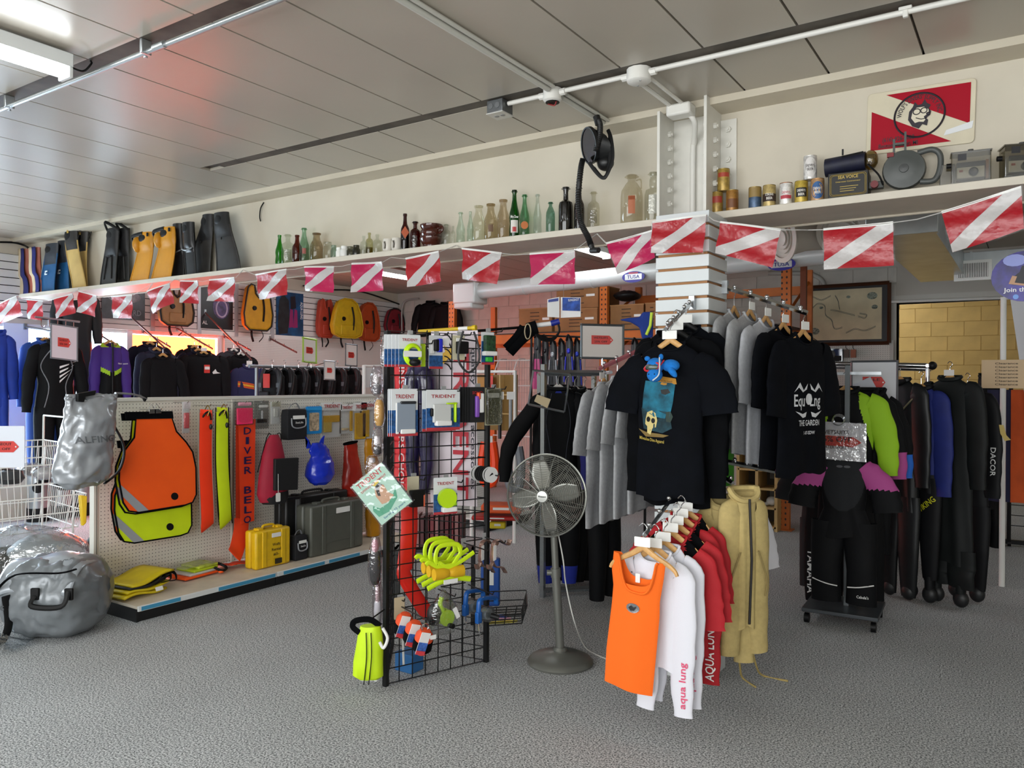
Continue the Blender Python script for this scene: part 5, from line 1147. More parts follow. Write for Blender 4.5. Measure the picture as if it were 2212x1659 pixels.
# plush toy clipped on the tee
c = loc+V((-.035, -.1, -.11)); t = T('plush_toy', 'small blue plush animal wearing red dive mask, pinned to tee', 'plush toy', c); t.scale = (.76,)*3
PL = m('0f6fc0', .95, n=.1, s=60, b=.5, bs=300)
B().sph((0, 0, 0), (.055, .05, .05), 12).build('head', PL, t); B().sph((.005, -.02, -.06), (.05, .045, .045), 12).build('muzzle', PL, t); B().sph((.09, .03, .0), (.06, .045, .04), 10).build('body', PL, t)
B().sph((.11, 0, -.035), (.022, .02, .05), 8, Matrix.Rotation(-.7, 3, 'Y')).build('limb', PL, t); B().sph((-.055, 0, .045), (.02, .012, .016), 8).build('ear', PL, t); B().sph((.03, .02, .055), (.016, .012, .02), 8).build('ear', PL, t)
B().tube([V((.05*cos(a)-.005, -.045+.01*abs(sin(a)), -.01+.022*sin(a)+.012*cos(a))) for a in [2*pi*k/20 for k in range(20)]], .007, 6, closed=True).build('mask_frame', m('c02530', .35), t)
B().sph((-.005, -.045, -.01), (.044, .006, .019), 10).build('mask_lens', m('3a4a44', .15), t); B().tube(curve([(.04, -.03, .05), (.05, -.05, .0), (.048, -.06, -.06), (.01, -.065, -.095)], 6), .0045, 6).build('snorkel', m('c4ccd2', .35), t)
B().tube(curve([(.045, -.03, 0), (.055, .0, .03), (.03, .04, .03)], 4), .008, 6, flat=.4).build('mask_strap', m('c02530', .4), t)
for dx in (-.018, .02): B().sph((dx, -.062, -.055), .004, 6).build('nostril', BLACK, t)
# grey tees on the side arm
GT = ['grey tee hanging outermost on the reddish side arm', 'second grey tee on the reddish side arm', 'third grey tee on the reddish side arm', 'grey tee closest to column on the reddish side arm']
for i in range(4):
    xx = -2.08+.085*i; z = 1.565+.035*i
    gar('grey_tee', GT[i], 'shirt', (xx, 4.1, z), -pi/2+.05, w_=.24, L=.8, mats=[GREYT], sleeve='short', sl=.3, spread=.45, fold=.008, ph=.6, group='grey tees on the side arm', d=.028)
    hanger(['brown', 'plain brown', 'third brown', 'inner brown'][i]+' wooden hanger in grey tee on side arm', (xx, 4.1, z), -pi/2+.05, .17, 'brown' if i else 'wood', i == 0)
# rash guards on the low arm
t, body, loc, w_, L = gpx_((1391, 1192), -.08, (1316, 1440), 1488, 'tank_top', 'bright orange ribbed tank top with silver diver emblem', 'shirt', y=3.2, mats=[ORT], sleeve='none', fold=.014, dip=.001, collar=None, neck=.1, hem=.19, ph=.4, waist=.93) if 0 else (None,)*5
O = P(1385, 1190, y=3.2); rzT = 0
t = T('tank_top', 'bright orange ribbed tank top with silver diver emblem', 'shirt', O, rzT)
def tk(pts): return [((lambda q: (q.x*cos(rzT)+q.y*sin(rzT), q.z))(on(a, b_, O, rzT)-O)) for a, b_ in pts]
Lf = tk([(1326, 1190), (1322, 1230), (1325, 1262), (1322, 1300), (1310, 1400), (1306, 1470)]); Rt = tk([(1438, 1218), (1434, 1250), (1425, 1300), (1424, 1335), (1418, 1400), (1408, 1505)])
def edge(E, f):
    f *= len(E)-1; j = min(len(E)-2, int(f)); g = f-j; return [p+(q-p)*g for p, q in zip(E[j], E[j+1])]
def tankgrid(side):
    def fn(u, v):
        l, r_ = edge(Lf, v), edge(Rt, v); x = l[0]+(r_[0]-l[0])*u; z = l[1]+(r_[1]-l[1])*u
        nk = max(0, 1-((u-.5)/.36)**4)*max(0, 1-v/.32); z -= nk*(.15 if side < 0 else .1)*(1-v) if v < .32 else 0
        return V((x, side*.03*sin(pi*u)**.6*(1-.25*v)+.006*v*sin(u*8), z))
    return B().grid(fn, 34, 40).build('front' if side < 0 else 'back', ORT, t, sharp=80)
fr_ = tankgrid(-1); bk_ = tankgrid(1); bv = bvh_of(fr_)
q = tk([(1373, 1310)])[0]
decal('diver_emblem', ell(.032, .021, 20, q[0], q[1]), (0, 0, 0), X, Z, m('8a8c90', .3, .5), t, wrap=bv, off=.004)
decal('diver_figure', [(q[0]-.02, q[1]), (q[0]-.008, q[1]+.012), (q[0]+.004, q[1]+.004), (q[0]+.02, q[1]+.01), (q[0]+.008, q[1]-.01), (q[0]-.01, q[1]-.012)], (0, 0, 0), X, Z, m('1c1c20', .5), t, wrap=bv, off=.006)
pts = [V((0, 0, 0))]
nlc = [fr_.data.vertices[i].co+V((0, -.003, 0)) for i in range(4, 31)]; B().tube(nlc, .006, 6).build('neck_binding', ORT, t)
B().prism(rrect(.022, .04, .002, 2), (q[0]+.0, .02, tk([(1381, 1252)])[0][1]), X, Z, .002).build('neck_label', PAPER, t)
hanger('wooden hanger with price tag in orange tank top', O+V((.01, 0, -.0)), 0, .17, 'wood')
PINK = m('d84a70', .6)
for i, (nk, ch, hy, yy) in enumerate((((1415, 1192), (1350, 1462), 1440, 3.285), ((1434, 1178), (1370, 1482), 1430, 3.36))):
    t, body, loc, w_, L = gpx_(nk, 0, ch, hy, 'rash_guard', ['white long sleeve rash guard just behind the orange tank', 'white long sleeve rash guard with lettered sleeve beside red ones'][i], 'shirt', y=yy, mats=[WHT], sleeve='long', sl=.6, spread=(-1.4, .12), fold=.005, ph=0, group='white rash guards', d=.026)
    sl2 = [c_ for c_ in t.children if c_.name.startswith('sleeve')][1]; bv = bvh_of(sl2)
    q = on([1451, 1513][i], [1450, 1480][i], loc, -.05)-loc
    text('aqua lung', (w_+.032, -.1, -.56), Z, V((-1, 0, 0)), .03, PINK, t, width=.2, wrap=bv, off=.004, align='CENTER')
    hanger(['wooden hanger in first white rash guard', 'wooden hanger in second white rash guard'][i], loc, 0, .16, 'wood')
RL = ['red rash guard with black shoulders beside the white ones', 'second red rash guard with black shoulders', 'red rash guard carrying white lettering down its sleeve', 'red rash guard nearest the column']
def rcol(p, x, z, f): return 1 if (p == 'torso' and abs(x) > .07 and z > -.11 and abs(x) < .17) else 0
for i, (nk, ch, hy, yy) in enumerate((((1450, 1158), (1370, 1498), 1400, 3.435), ((1462, 1142), (1375, 1508), 1400, 3.505), ((1472, 1126), (1412, 1520), 1440, 3.575), ((1482, 1112), (1420, 1528), 1380, 3.645))):
    t, body, loc, w_, L = gpx_(nk, 0, ch, hy, 'rash_guard', RL[i], 'shirt', y=yy, mats=[RDT, BLKCLOTH], colf=rcol, sleeve='long' if i == 2 else 'short', sl=.64 if i == 2 else .3, spread=.25, fold=.005, ph=0, group='red rash guards', d=.025)
    if i == 2:
        bv = bvh_of([c_ for c_ in t.children if c_.name.startswith('sleeve')][1])
        text('AQUA LUNG', (w_+.047, -.1, -.585), Z, V((-1, 0, 0)), .042, PAPER, t, width=.27, wrap=bv, off=.004)
    hanger('wooden hanger in '+RL[i].split(' with')[0].split(' carrying')[0].split(' nearest')[0]+[' one', ' two', ' three', ' four'][i], loc, 0, .16, 'wood')
# tan fleece jackets on the right side of the column
FL_ = ['tan fleece jacket with long drawcords reaching the carpet', 'tan fleece jacket hanging behind the drawcord one']
for i, (nk, rz, ch, hy, xx) in enumerate((((1566, 1080), .25, (1532, 1602), 1385, -1.265), ((1606, 1062), .9, (1582, 1632), 1350, -1.17))):
    t, body, loc, w_, L = gpx_(nk, rz, ch, hy, 'fleece_jacket', FL_[i], 'jacket', x=xx, mats=[FLE], sleeve='long', sl=.68, spread=.1, fold=.008, ph=i*2, d=.045, group='tan fleece jackets', collar='thick', sr=1.1)
    B().tube([(.0, -.05, -.03), (.01, -.056, -L*.5), (.0, -.054, -L+.02)], .006, 6).build('zip', m('1c1a1c', .6), t)
    for s_ in (-1, 1): B().tube(curve([(s_*.05, -.052, -.28), (s_*.1, -.05, -.42), (s_*.09, -.05, -.5)], 4), .004, 6).build('pocket_seam', m('8f7e50', .9), t)
CORD = m('b59f62', .9)
for lab, pts in (('tan drawcord trailing on the carpet, short curl', [(1592, 1365, .9), (1590, 1420, .8), (1605, 1465, .7), (1632, 1484, .6)]), ('tan drawcord trailing on the carpet, long tail', [(1616, 1362, .9), (1618, 1420, .8), (1650, 1460, .7), (1702, 1471, .6)])):
    a = [P(px, py, y=3.98) if k < 1 else (P(px, py, z=.006) if k > 1 else (P(pts[0][0], pts[0][1], y=3.98)+P(pts[2][0], pts[2][1], z=.006))/2-V((0, 0, .06))) for k, (px, py, _) in enumerate(pts)]
    tag(B().tube(curve(a, 8), .0055, 6).build('drawcord', CORD), lab, 'cord', 'fleece drawcords')
t, body, loc, w_, L = gpx_((1614, 1075), .9, (1592, 1632), 1290, 'white_tee', 'white tee with sleeve sticking out behind tan fleece', 'shirt', y=4.32, mats=[WHT], sleeve='short', spread=.6, d=.03, fold=.006, sl=.3)
# shirts on the right side arm
RS_ = ['grey tee closest to column on the chrome arm', 'middle grey tee on chrome arm', 'grey tee with small blue chest print on chrome arm']
for i, (px, py) in enumerate(((1600, 672), (1622, 678), (1644, 692))):
    q = P(px, py, y=4.2); xx, z = -1.35+.085*i, q.z; rz = pi/2-.06-.05*i
    t, body = gar('grey_tee', RS_[i], 'shirt', (xx, 4.2, z), rz, w_=.215, L=.73+.01*i, mats=[GREYT if i < 2 else m('a9abb0', .9, n=.08, s=60, b=.3, bs=280)], sleeve='short', sl=.34, spread=.35, fold=.006, ph=0, group='grey tees on the chrome arm', d=.026)
    if i == 2: text('Tropic', (-.07, -.1, -.17), X, Z, .03, m('2a4a8c', .7), t, width=.09, wrap=bvh_of(body), off=.004)
    hanger(['wooden hanger in inner grey tee on chrome arm', 'wooden hanger in middle grey tee on chrome arm', 'wooden tagged hanger in printed grey tee on chrome arm'][i], (xx, 4.2, z), rz, .17, 'wood', i > 0)
for i in range(2):
    q = P((1688, 1712)[i], (706, 722)[i], y=4.2); xx, z, rz = -1.09+.1*i, q.z, pi/2-.2-.08*i
    t, body = gar('garden_tee', ['black tee behind the lettered garden tee', 'navy black tee with white ornate lettering, THE GARDEN'][i], 'shirt', (xx, 4.2, z), rz, w_=.235, L=.72, mats=[NV], sleeve='short', sl=.32, spread=.45, fold=.006, ph=2, d=.028, dip=.06)
    if i:
        bv = bvh_of(body); WI = m('d8dade', .6)
        [text(s_, (d_, -.1, -.37), X, Z, .062, WI, t, width=.1, wrap=bv, off=.004) for s_, d_ in (('Equ', -.09), ('Lng', .06))]; text('THE GARDEN', (0, -.1, -.47), X, Z, .03, WI, t, width=.2, wrap=bv, off=.004); text('1-87-SDW', (0, -.1, -.515), X, Z, .018, WI, t, width=.1, wrap=bv, off=.004)
        for s_ in (-1, 1):
            decal('flourish', [(s_*a, b_) for a, b_ in ((.01, -.255), (.05, -.29), (.09, -.25), (.14, -.3), (.1, -.275), (.06, -.3), (.02, -.285))], (0, -.1, 0), X, Z, WI, t, wrap=bv, off=.004, cuts=1)
            decal('flourish', [(s_*a, b_) for a, b_ in ((.02, -.4), (.06, -.41), (.13, -.395), (.06, -.43), (.03, -.425))], (0, -.1, 0), X, Z, WI, t, wrap=bv, off=.004, cuts=1)
        decal('flower', ell(.03, .03, 10, 0, -.335), (0, -.1, 0), X, Z, WI, t, wrap=bv, off=.004, cuts=1)
        B().prism(rrect(.02, .06, .003), (0, .03, -.06), X, Z, .002).build('neck_label', PAPER, t)
    hanger(['wooden hanger in plain black tee', 'wooden hanger with tag in garden tee'][i], (xx, 4.2, z), rz, .17, 'wood')
# ================================================================ black grid tower with accessories
GA, GB = P(833, 1482, z=0), P(1050, 1430, z=0)
gr = (GB-GA).normalized(); gl = (GB-GA).length; GN = gr.cross(Z)
GC = GA+(gr*cos(math.radians(60))-GN*sin(math.radians(60)))*gl
GH = 1.83; BW = m('0a0a0b', .4)
t = T('grid_tower', 'black wire grid tower of three panels with a side basket', 'display rack', (GA+GB+GC)/3)
O0 = (GA+GB+GC)/3
def gpanel(a, b_):
    a, b_ = a-O0, b_-O0; r = (b_-a)
    B().tube([a+Z*.01, a+Z*GH, b_+Z*GH, b_+Z*.01], .007, 6, closed=True).build('frame', BW, t)
    for i in range(1, 8):
        p = a+r*(i/8); B().cyl(p+Z*.01, p+Z*GH, .0032, n=5, caps=False).build('wire', BW, t)
    for j in range(1, 24):
        z = .01+j*(GH-.01)/24; B().cyl(a+Z*z, b_+Z*z, .0032, n=5, caps=False).build('wire', BW, t)
for a, b_ in ((GA, GB), (GA, GC), (GC, GB)): gpanel(a, b_)
for p in (GA, GB): B().bb(p-O0+V((-.012, -.012, 0)), p-O0+V((.012, .012, GH))).build('corner_post', BW, t)
# side basket
q0 = P(1052, 1345, d=4.55)-O0
bc = [V((0, 0, 0)), gr*.0+CR*.2+CF*.05, CR*.2+CF*.33, CF*.3]
bk = GB-O0+Z*(P(1052, 1352, d=(GB-CAM).dot(CF)).z)-Z*0
for z in (0, .05, .1): B().tube([bk+p*(1+.15*z/.1)+Z*z for p in bc], .004, 5, closed=True).build('basket_wire', BW, t)
for i in range(1, 6):
    f = i/6
    B().cyl(bk+bc[0].lerp(bc[3], f), bk+bc[1].lerp(bc[2], f), .003, n=5).cyl(bk+bc[1].lerp(bc[2], f), bk+bc[1].lerp(bc[2], f)*1.15+Z*.1, .003, n=5).build('basket_wire', BW, t)
for f in (.25, .5, .75, 1): B().cyl(bk+bc[0].lerp(bc[1], f), bk+bc[0].lerp(bc[1], f)*1.15+Z*.1, .003, n=5).build('basket_wire', BW, t)
def gp(px, py, off=.1):
    r = CR*((px-1106)/FPX)-CU*((py-829.5)/FPX)+CF; o = GA+GN*off
    return CAM+r*((o-CAM).dot(GN)/r.dot(GN))
def hook(px, py, L, lab):
    q = gp(px, py, .0); t = T('grid_hook', 'black wire hook holding '+lab, 'hook', q, group='grid hooks')
    B().tube([GN*0, GN*L, GN*(L+.01)+Z*.015], .0035, 5).build('wire', BW, t); B().prism(rrect(.03, .05, .003), GN*.008, gr, Z, .003).build('clip_plate', m('b9bbbc', .4, .4), t)
SEA = m('1f4f86', .45, n=.5, s=70); REDC = m('b3333a', .5); CARDW = m('d9dcde', .45)
def tcard(lab, rc, off, words='TRIDENT', top=None, n=1, step=(-7, 0), inner=(), sea=.55, group='carded accessories on the grid', cat='package', name='carded_accessory', ang=0):
    """hanging retail card, n deep; each card in the stack is its own thing"""
    for k in range(n-1, -1, -1):
        o_ = off-.012*k
        a, b_ = gp(rc[0]+step[0]*k, rc[1]+step[1]*k, o_), gp(rc[2]+step[0]*k, rc[3]+step[1]*k, o_)
        w_, h_ = abs((b_-a).dot(gr)), abs((b_-a).z); c = (a+b_)/2; c.z = max(a.z, b_.z)
        R_ = (Matrix.Rotation(ang, 3, 'Z') @ gr); N = R_.cross(Z)
        l2 = lab if k == 0 else lab.replace(' card', ' card, %s behind the front one' % ('', 'first', 'second', 'third', 'fourth')[k])
        t = T(name, l2, cat, c, group=group)
        B().prism(rrect(w_, h_, .004, 2, 0, -h_/2), (0, 0, 0), R_, Z, .003).build('card', m(top, .5) if top else CARDW, t)
        if sea:
            B().prism([(-w_/2, -h_), (w_/2, -h_), (w_/2, -h_*(1-sea)), (-w_/2, -h_*(1-sea))], N*.0012, R_, Z, .001).build('sea_print', SEA, t)
            B().prism([(-w_/2, -h_), (w_/2, -h_), (w_/2, -h_*.93), (-w_/2, -h_*.93)], N*.0022, R_, Z, .001).build('red_footer', REDC, t)
        if k == 0:
            if words: text(words, N*.002-Z*h_*.2, R_, Z, h_*.085, m('a11f2a', .5), t, width=w_*.72)
            for nm, mt, ox, oy, sx, sy, dp in inner: B().box(N*(dp/2+.003)+R_*(ox*w_)-Z*(oy*h_), (dp, sx*w_, sy*h_), Matrix.Rotation(math.atan2(R_.y, R_.x)-pi/2, 3, 'Z')).build(nm, mt, t, bevel=.005)
            hook(( rc[0]+rc[2])/2, rc[1]+2, off+.02, lab)
    return t, N, R_, w_, h_
LIME, SLATE, BAR = m('b8e010', .4), m('8792a0', .4), m('e4e4e2', .5)
t, N, R_, w_, h_ = tcard('lime hose coil on a Trident card', (862, 722, 908, 793), .16, n=5, step=(-8, 0))
B().tube([N*.012+R_*(.05*cos(a)*.9+.01)+Z*(-h_*.62+.05*sin(a)) for a in [2*pi*k/28 for k in range(28)]], .008, 8, closed=True).build('lime_hose', LIME, t)
B().tube([N*.022+R_*(.043*cos(a)*.9+.01)+Z*(-h_*.62+.043*sin(a)) for a in [2*pi*k/28 for k in range(28)]], .008, 8, closed=True).build('lime_hose', LIME, t)
B().prism(rrect(.1, .03, .003), N*.032-Z*h_*.6, R_, Z, .002).build('price_band', BAR, t); B().sph(N*.036-Z*h_*.86+R_*.01, (.03, .03, .02), 8).build('black_clip', BLACK, t)
t2 = tcard('flat lime part in a clear sleeve', (895, 742, 919, 792), .11, None, 'b4d61a', sea=0, inner=(('white_label', BAR, -.1, .5, .4, .8, .004),))
t, N, R_, w_, h_ = tcard('blue and black lanyard on a sea card', (927, 724, 956, 797), .1, None, sea=.4, inner=(('blue_lanyard', m('1c26b8', .4), .15, .3, .3, .4, .03), ('black_cord', BLACK, -.1, .3, .3, .35, .03), ('white_tag', BAR, -.3, .35, .3, .4, .008), ('barcode_tag', BAR, .7, .18, .5, .22, .006)))
t, N, R_, w_, h_ = tcard('black bungee coil on a tan tag', (978, 724, 1004, 778), .1, None, 'c9c3a8', sea=0, inner=(('bungee_coil', BLACK, .1, .5, .8, .5, .04), ('white_tag', BAR, .1, .22, .7, .22, .006)))
c = gp(1013, 716, .17); t = T('hose_loop', 'black rubber hose loop hanging from the grid top', 'hose', c)
B().tube(curve([gr*-.035+Z*0, gr*-.06-Z*.08, gr*-.06-Z*.16, -Z*.215, gr*.06-Z*.16, gr*.06-Z*.08, gr*.03+Z*.0], 6), .006, 8).build('hose', m('2a2a2c', .5), t); B().tube([gr*-.05-Z*.04, gr*.05-Z*.05], .004, 6).build('tie', BLACK, t)
t, N, R_, w_, h_ = tcard('green and black camo lanyard on a blue card', (1040, 717, 1067, 788), .12, None, sea=.72, inner=(('camo_lanyard', m('1a3a1e', .6, n=.9, s=60), 0, .35, .8, .5, .03), ('white_band', BAR, 0, .66, 1, .14, .034), ('green_buckle', m('2fae3c', .4), 0, .84, .5, .15, .02)))
t, N, R_, w_, h_ = tcard('grey dive slate on a Trident card', (846, 840, 902, 941), .14, n=3, step=(-4, 0), inner=(('slate', SLATE, .03, .6, .72, .62, .008), ('white_slate', BAR, -.3, .62, .12, .66, .006), ('pencil', m('23262c', .4), .1, .29, .6, .06, .014), ('price_band', BAR, .1, .9, .58, .1, .012)))
t, N, R_, w_, h_ = tcard('white wrist slate with lime cord on a Trident card', (921, 842, 993, 928), .15, n=2, step=(-9, 2), inner=(('wrist_slate', m('c4c6c4', .4), -.08, .58, .52, .45, .02), ('lime_pencil', LIME, .32, .56, .06, .5, .02), ('price_band', BAR, -.05, .82, .46, .13, .03), ('lime_cord', LIME, .22, .34, .3, .04, .02), ('black_clip', BLACK, -.38, .55, .06, .2, .02)))
t, N, R_, w_, h_ = tcard('black solid marker pens on a black card', (1016, 836, 1046, 912), .15, 'SOLID', '1a1a1c', n=5, step=(-5.5, 0), sea=0, inner=(('orange_purple_pen', m('7a4aa8', .4), -.1, .55, .24, .6, .02), ('orange_cap', m('e0562a', .4), .0, .25, .2, .2, .02), ('white_label', BAR, .22, .45, .3, .55, .016)))
t, N, R_, w_, h_ = tcard('tan paper tag in a clear bag', (1048, 838, 1082, 918), .1, None, 'a9a88e', sea=0, inner=(('white_label', BAR, 0, .2, .7, .13, .006), ('clear_pouch', clear('e8e8e0', .35, .85, .06, .6, 40), 0, .5, .95, .95, .02)))
# spools
for i in range(4):
    c = gp(1032+i*9, 1022+i*1.2, .06+.035*i); t = T('line_spool', ['white spool of black line nearest the grid panel', 'second spool of black line on the hook', 'third spool of black line on the hook', 'white faced line spool at the hook end'][i], 'spool', c, group='line spools on the grid')
    q = GN.to_track_quat('Z', 'Y').to_matrix()
    B().lathe([(0, -.012), (.042, -.012), (.042, -.009), (.03, -.009), (.03, .009), (.042, .009), (.042, .012), (0, .012)], n=24, M=q).build('reel', m('d0d0ce', .4) if i in (0, 3) else m('1a1a1a', .5), t); B().lathe([(.036, -.0085), (.036, .0085)], n=24, M=q).build('line', BLACK, t)
    if i == 3: B().prism([(-.014, -.006), (.012, .004), (.004, .012), (-.006, .004)], GN*.0135, gr, Z, .001).build('print', BLACK, t)
hook(1032, 1020, .2, 'the line spools')
t, N, R_, w_, h_ = tcard('lime finger reel on a Trident card', (938, 1033, 986, 1108), .15, inner=(('price_band', BAR, .1, .86, .62, .14, .03), ('lime_handle', m('8fbf2a', .4), .12, .72, .55, .1, .03)), ang=-.1)
B().lathe([(0, 0), (.05, 0), (.05, .025), (0, .025)], N*.01-Z*h_*.55, 24, N.to_track_quat('Z', 'Y').to_matrix()).build('lime_drum', LIME, t)
t, N, R_, w_, h_ = tcard('black and orange cutter on a tan tag', (880, 1030, 905, 1080), .1, None, 'cfc7ac', sea=0, inner=(('black_cutter', BLACK, .2, .9, 1.2, .7, .03), ('orange_trim', m('d8562a', .4), .7, 1.0, .16, .5, .032)))
# lime winders
for k in range(3):
    off = .1+.07*k; c = gp(945+12*k, 1208+7*k, off); t = T('line_winder', ['lime plastic line winder closest to the grid', 'middle lime plastic line winder with yellow line', 'front lime plastic line winder with price band'][k], 'line winder', c, math.atan2(gr.y, gr.x), group='lime line winders'); LW = m('c8e81c', .35)
    B().tube(curve([(-.07, 0, .01), (-.075, 0, .06), (-.055, 0, .1), (0, 0, .108), (.055, 0, .1), (.07, 0, .06), (.05, 0, .03), (.02, 0, .0), (-.02, 0, .0), (-.05, 0, .02)], 5), [(.012, .007)]*46, 8, closed=True, up=Y).build('handle_loop', LW, t)
    B().tube(curve([(-.13, 0, .02), (-.11, 0, .03), (-.05, 0, .0), (.05, 0, .005), (.15, 0, .05)], 5), [(.012, .007)]*21, 8, up=Y).build('upper_arm', LW, t); B().tube(curve([(-.12, 0, -.1), (-.04, 0, -.075), (.05, 0, -.07), (.13, 0, -.085)], 5), [(.014, .007)]*16, 8, up=Y).build('lower_arm', LW, t)
    B().bb((-.04, -.006, -.08), (.04, .006, .01)).build('core', LW, t)
    B().loft([[V((.085*f, .024*(1-.35*(1-abs(f)**2)*0-.3*(abs(f) < .1))*cos(a), -.035+.03*(1-.25*(abs(f) < .15))*sin(a))) for a in [2*pi*q/14 for q in range(14)]] for f in [-1, -.7, -.4, -.1, 0, .1, .4, .7, 1]]).build('yellow_line', m('d8a812', .6, b=.6, bs=120), t)
    if k == 2: B().box((.0, -.022, -.075), (.08, .004, .022)).build('price_band', BAR, t)
hook(1000, 1172, .25, 'the lime winders')
# pinkish metal brackets
CU_ = m('b8978a', .25, .85)
for k in range(2):
    c = gp(1046+26*k, 1195, .06+.1*k); t = T('tool_bracket', ['bent copper tone metal bracket near the grid', 'bent copper tone metal bracket at hook end with price tag'][k], 'bracket', c, math.atan2(gr.y, gr.x)+.3, group='copper tone brackets')
    B().tube(curve([(.12, 0, .055), (.1, 0, .03), (.06, 0, .045), (.02, 0, .07), (-.02, 0, .06), (-.03, 0, .02), (-.035, 0, -.04), (.0, 0, -.075), (.05, 0, -.085), (.08, 0, -.12)], 5), [(.004, .016)]*46, 6, up=Y).build('strip', CU_, t); B().tube(curve([(-.03, 0, -.04), (-.06, 0, -.075), (-.07, 0, -.05)], 4), [(.004, .014)]*9, 6, up=Y).build('hook_end', CU_, t)
    B().prism(rrect(.022, .08, .002), (-.035, -.02, .01), V((.97, 0, .2)), Z, .002).build('price_tag', BAR, t)
hook(1046, 1160, .2, 'the copper tone brackets')
# orange floats
for k in range(3):
    off = .1+.11*k; c = gp(872+21*k, 1350+18*k, off); t = T('marker_float', ['small orange foam float closest to the grid', 'middle orange foam float with folded card', 'front orange foam float with black band'][k], 'float', c, group='orange foam floats')
    B().lathe([(0, -.068), (.025, -.064), (.043, -.04), (.046, 0), (.043, .04), (.025, .064), (0, .068)], n=20, M=Matrix.Rotation(.35, 3, gr)).build('foam', m('d8491c', .7), t); B().lathe([(.0445, -.04), (.048, -.035), (.048, .012), (.0445, .016)], n=20, M=Matrix.Rotation(.35, 3, gr)).build('black_band', BLKCLOTH, t)
    R2 = (gr*.8-Z*.25).normalized(); U2 = (Z*.9+gr*.35).normalized()
    B().prism(rrect(.05, .105, .002), GN*.055-gr*.03+Z*.01, R2, U2, .002).build('hang_card', BAR, t); B().prism(rrect(.05, .04, .001, 2, 0, -.015), GN*.0565-gr*.03+Z*.01, R2, U2, .001).build('blue_print', m('3a62b0', .5, n=.5, s=60), t); B().prism(rrect(.05, .02, .001, 2, 0, -.043), GN*.0565-gr*.03+Z*.01, R2, U2, .001).build('red_print', m('c83a44', .5), t)
    if k == 2: B().tube([GN*.02+gr*.018*cos(a)+Z*(.075+.018*sin(a)) for a in [2*pi*q/18 for q in range(18)]], .003, 6, closed=True).build('split_ring', CHROME, t); B().box(GN*.05+gr*.02+Z*.03, (.004, .045, .02), Matrix.Rotation(math.atan2(gr.y, gr.x)-pi/2, 3, 'Z')).build('price_label', BAR, t)
hook(862, 1308, .3, 'the orange foam floats'); tcard('manila tag above the orange floats', (852, 1292, 874, 1335), .03, None, 'b8a98c', sea=0)
# bagged lime reel, blue reels
c = gp(958, 1325, .16); t = T('bagged_reel', 'lime reel with black handle in a clear bag', 'reel', c, math.atan2(gr.y, gr.x))
B().lathe([(0, -.025), (.042, -.025), (.042, -.02), (.034, -.018), (.034, .018), (.042, .02), (.042, .025), (0, .025)], (.01, 0, -.02), 24, Matrix.Rotation(pi/2, 3, 'X')).build('drum', LIME, t); B().tube(curve([(.0, 0, .01), (-.02, 0, .05), (-.01, 0, .085)], 5), .012, 8).build('arm', LIME, t); B().cyl((.02, -.02, -.06), (.03, -.05, -.06), .013).build('black_knob', BLACK, t); B().sph((-.05, .01, .0), (.04, .03, .06), 8).build('black_pouch', m('26282a', .5), t)
o = B().loft([[V((hw*cos(a), .035*sin(a)*g, z)) for a in [2*pi*k/16 for k in range(16)]] for z, hw, g in ((.12, .01, .2), (.09, .03, .5), (.03, .075, 1), (-.05, .085, 1.2), (-.1, .06, .6))]).build('clear_bag', clear('f2f4f4', .35, .92, .06, .8, 40), t); crease(o, .01, 20, 1)
B().prism(rrect(.025, .06, .002), (.06, -.03, .0), V((.9, 0, .4)).normalized(), V((-.4, 0, .9)).normalized(), .002).build('price_label', BAR, t); hook(945, 1272, .18, 'the bagged lime reel')
for k in range(2):
    c = gp(1015+28*k, 1298+16*k, .08+.12*k); t = T('blue_reel', ['blue handled clear reel nearest the grid', 'blue handled clear reel with black knob in front'][k], 'reel', c, math.atan2(gr.y, gr.x)+.35, group='blue handled reels'); BR = m('12529c', .35)
    B().tube(curve([(-.04, 0, -.06), (-.035, 0, .02), (-.02, 0, .05), (.05, 0, .045), (.11, 0, .03), (.12, 0, .0)], 5), [(.012, .014)]*26, 8, up=Y).build('handle_frame', BR, t); B().bb((-.055, -.012, -.07), (-.02, .012, -.01)).build('lower_plate', BR, t, bevel=.004)
    B().lathe([(0, -.025), (.042, -.025), (.042, .025), (0, .025)], (.03, 0, -.035), 22, Matrix.Rotation(pi/2, 3, 'X')).build('clear_drum', clear('dfe4e8', .4, .75), t); B().lathe([(0, -.02), (.03, -.02), (.03, .02), (0, .02)], (.03, 0, -.035), 18, Matrix.Rotation(pi/2, 3, 'X')).build('line_pack', m('c9cbc8', .6), t)
    B().cyl((.03, -.03, -.04), (.05, -.07, -.05), .014).build('crank_knob', BLACK, t); B().tube(curve([(-.04, 0, -.07), (-.045, -.01, -.11), (-.035, -.01, -.13), (-.05, -.01, -.135)], 4), .004, 6).build('snap_hook', CHROME, t)
hook(1010, 1262, .25, 'the blue reels')
# flat packs in the basket and inside the tower
for i, (col, lab) in enumerate((('3a4fa8', 'blue printed flat pack in the wire basket'), ('c98a98', 'pink printed flat pack in the wire basket'), ('d8c832', 'yellow edged flat pack in the wire basket'))):
    q = P(1062+12*i, 1330+7*i, d=4.5+.08*i); t = T('flat_pack', lab, 'package', q, .4+.2*i, group='flat packs in the basket'); B().box((0, 0, 0), (.16, .1, .012), Matrix.Rotation(-.35, 3, 'X')).build('pack', m(col, .4, n=.4, s=30), t, bevel=.003); B().box((.02, -.03, .012), (.05, .03, .002), Matrix.Rotation(-.35, 3, 'X')).build('label', BAR, t)
def inside(px, py, dd): return P(px, py, d=dd)
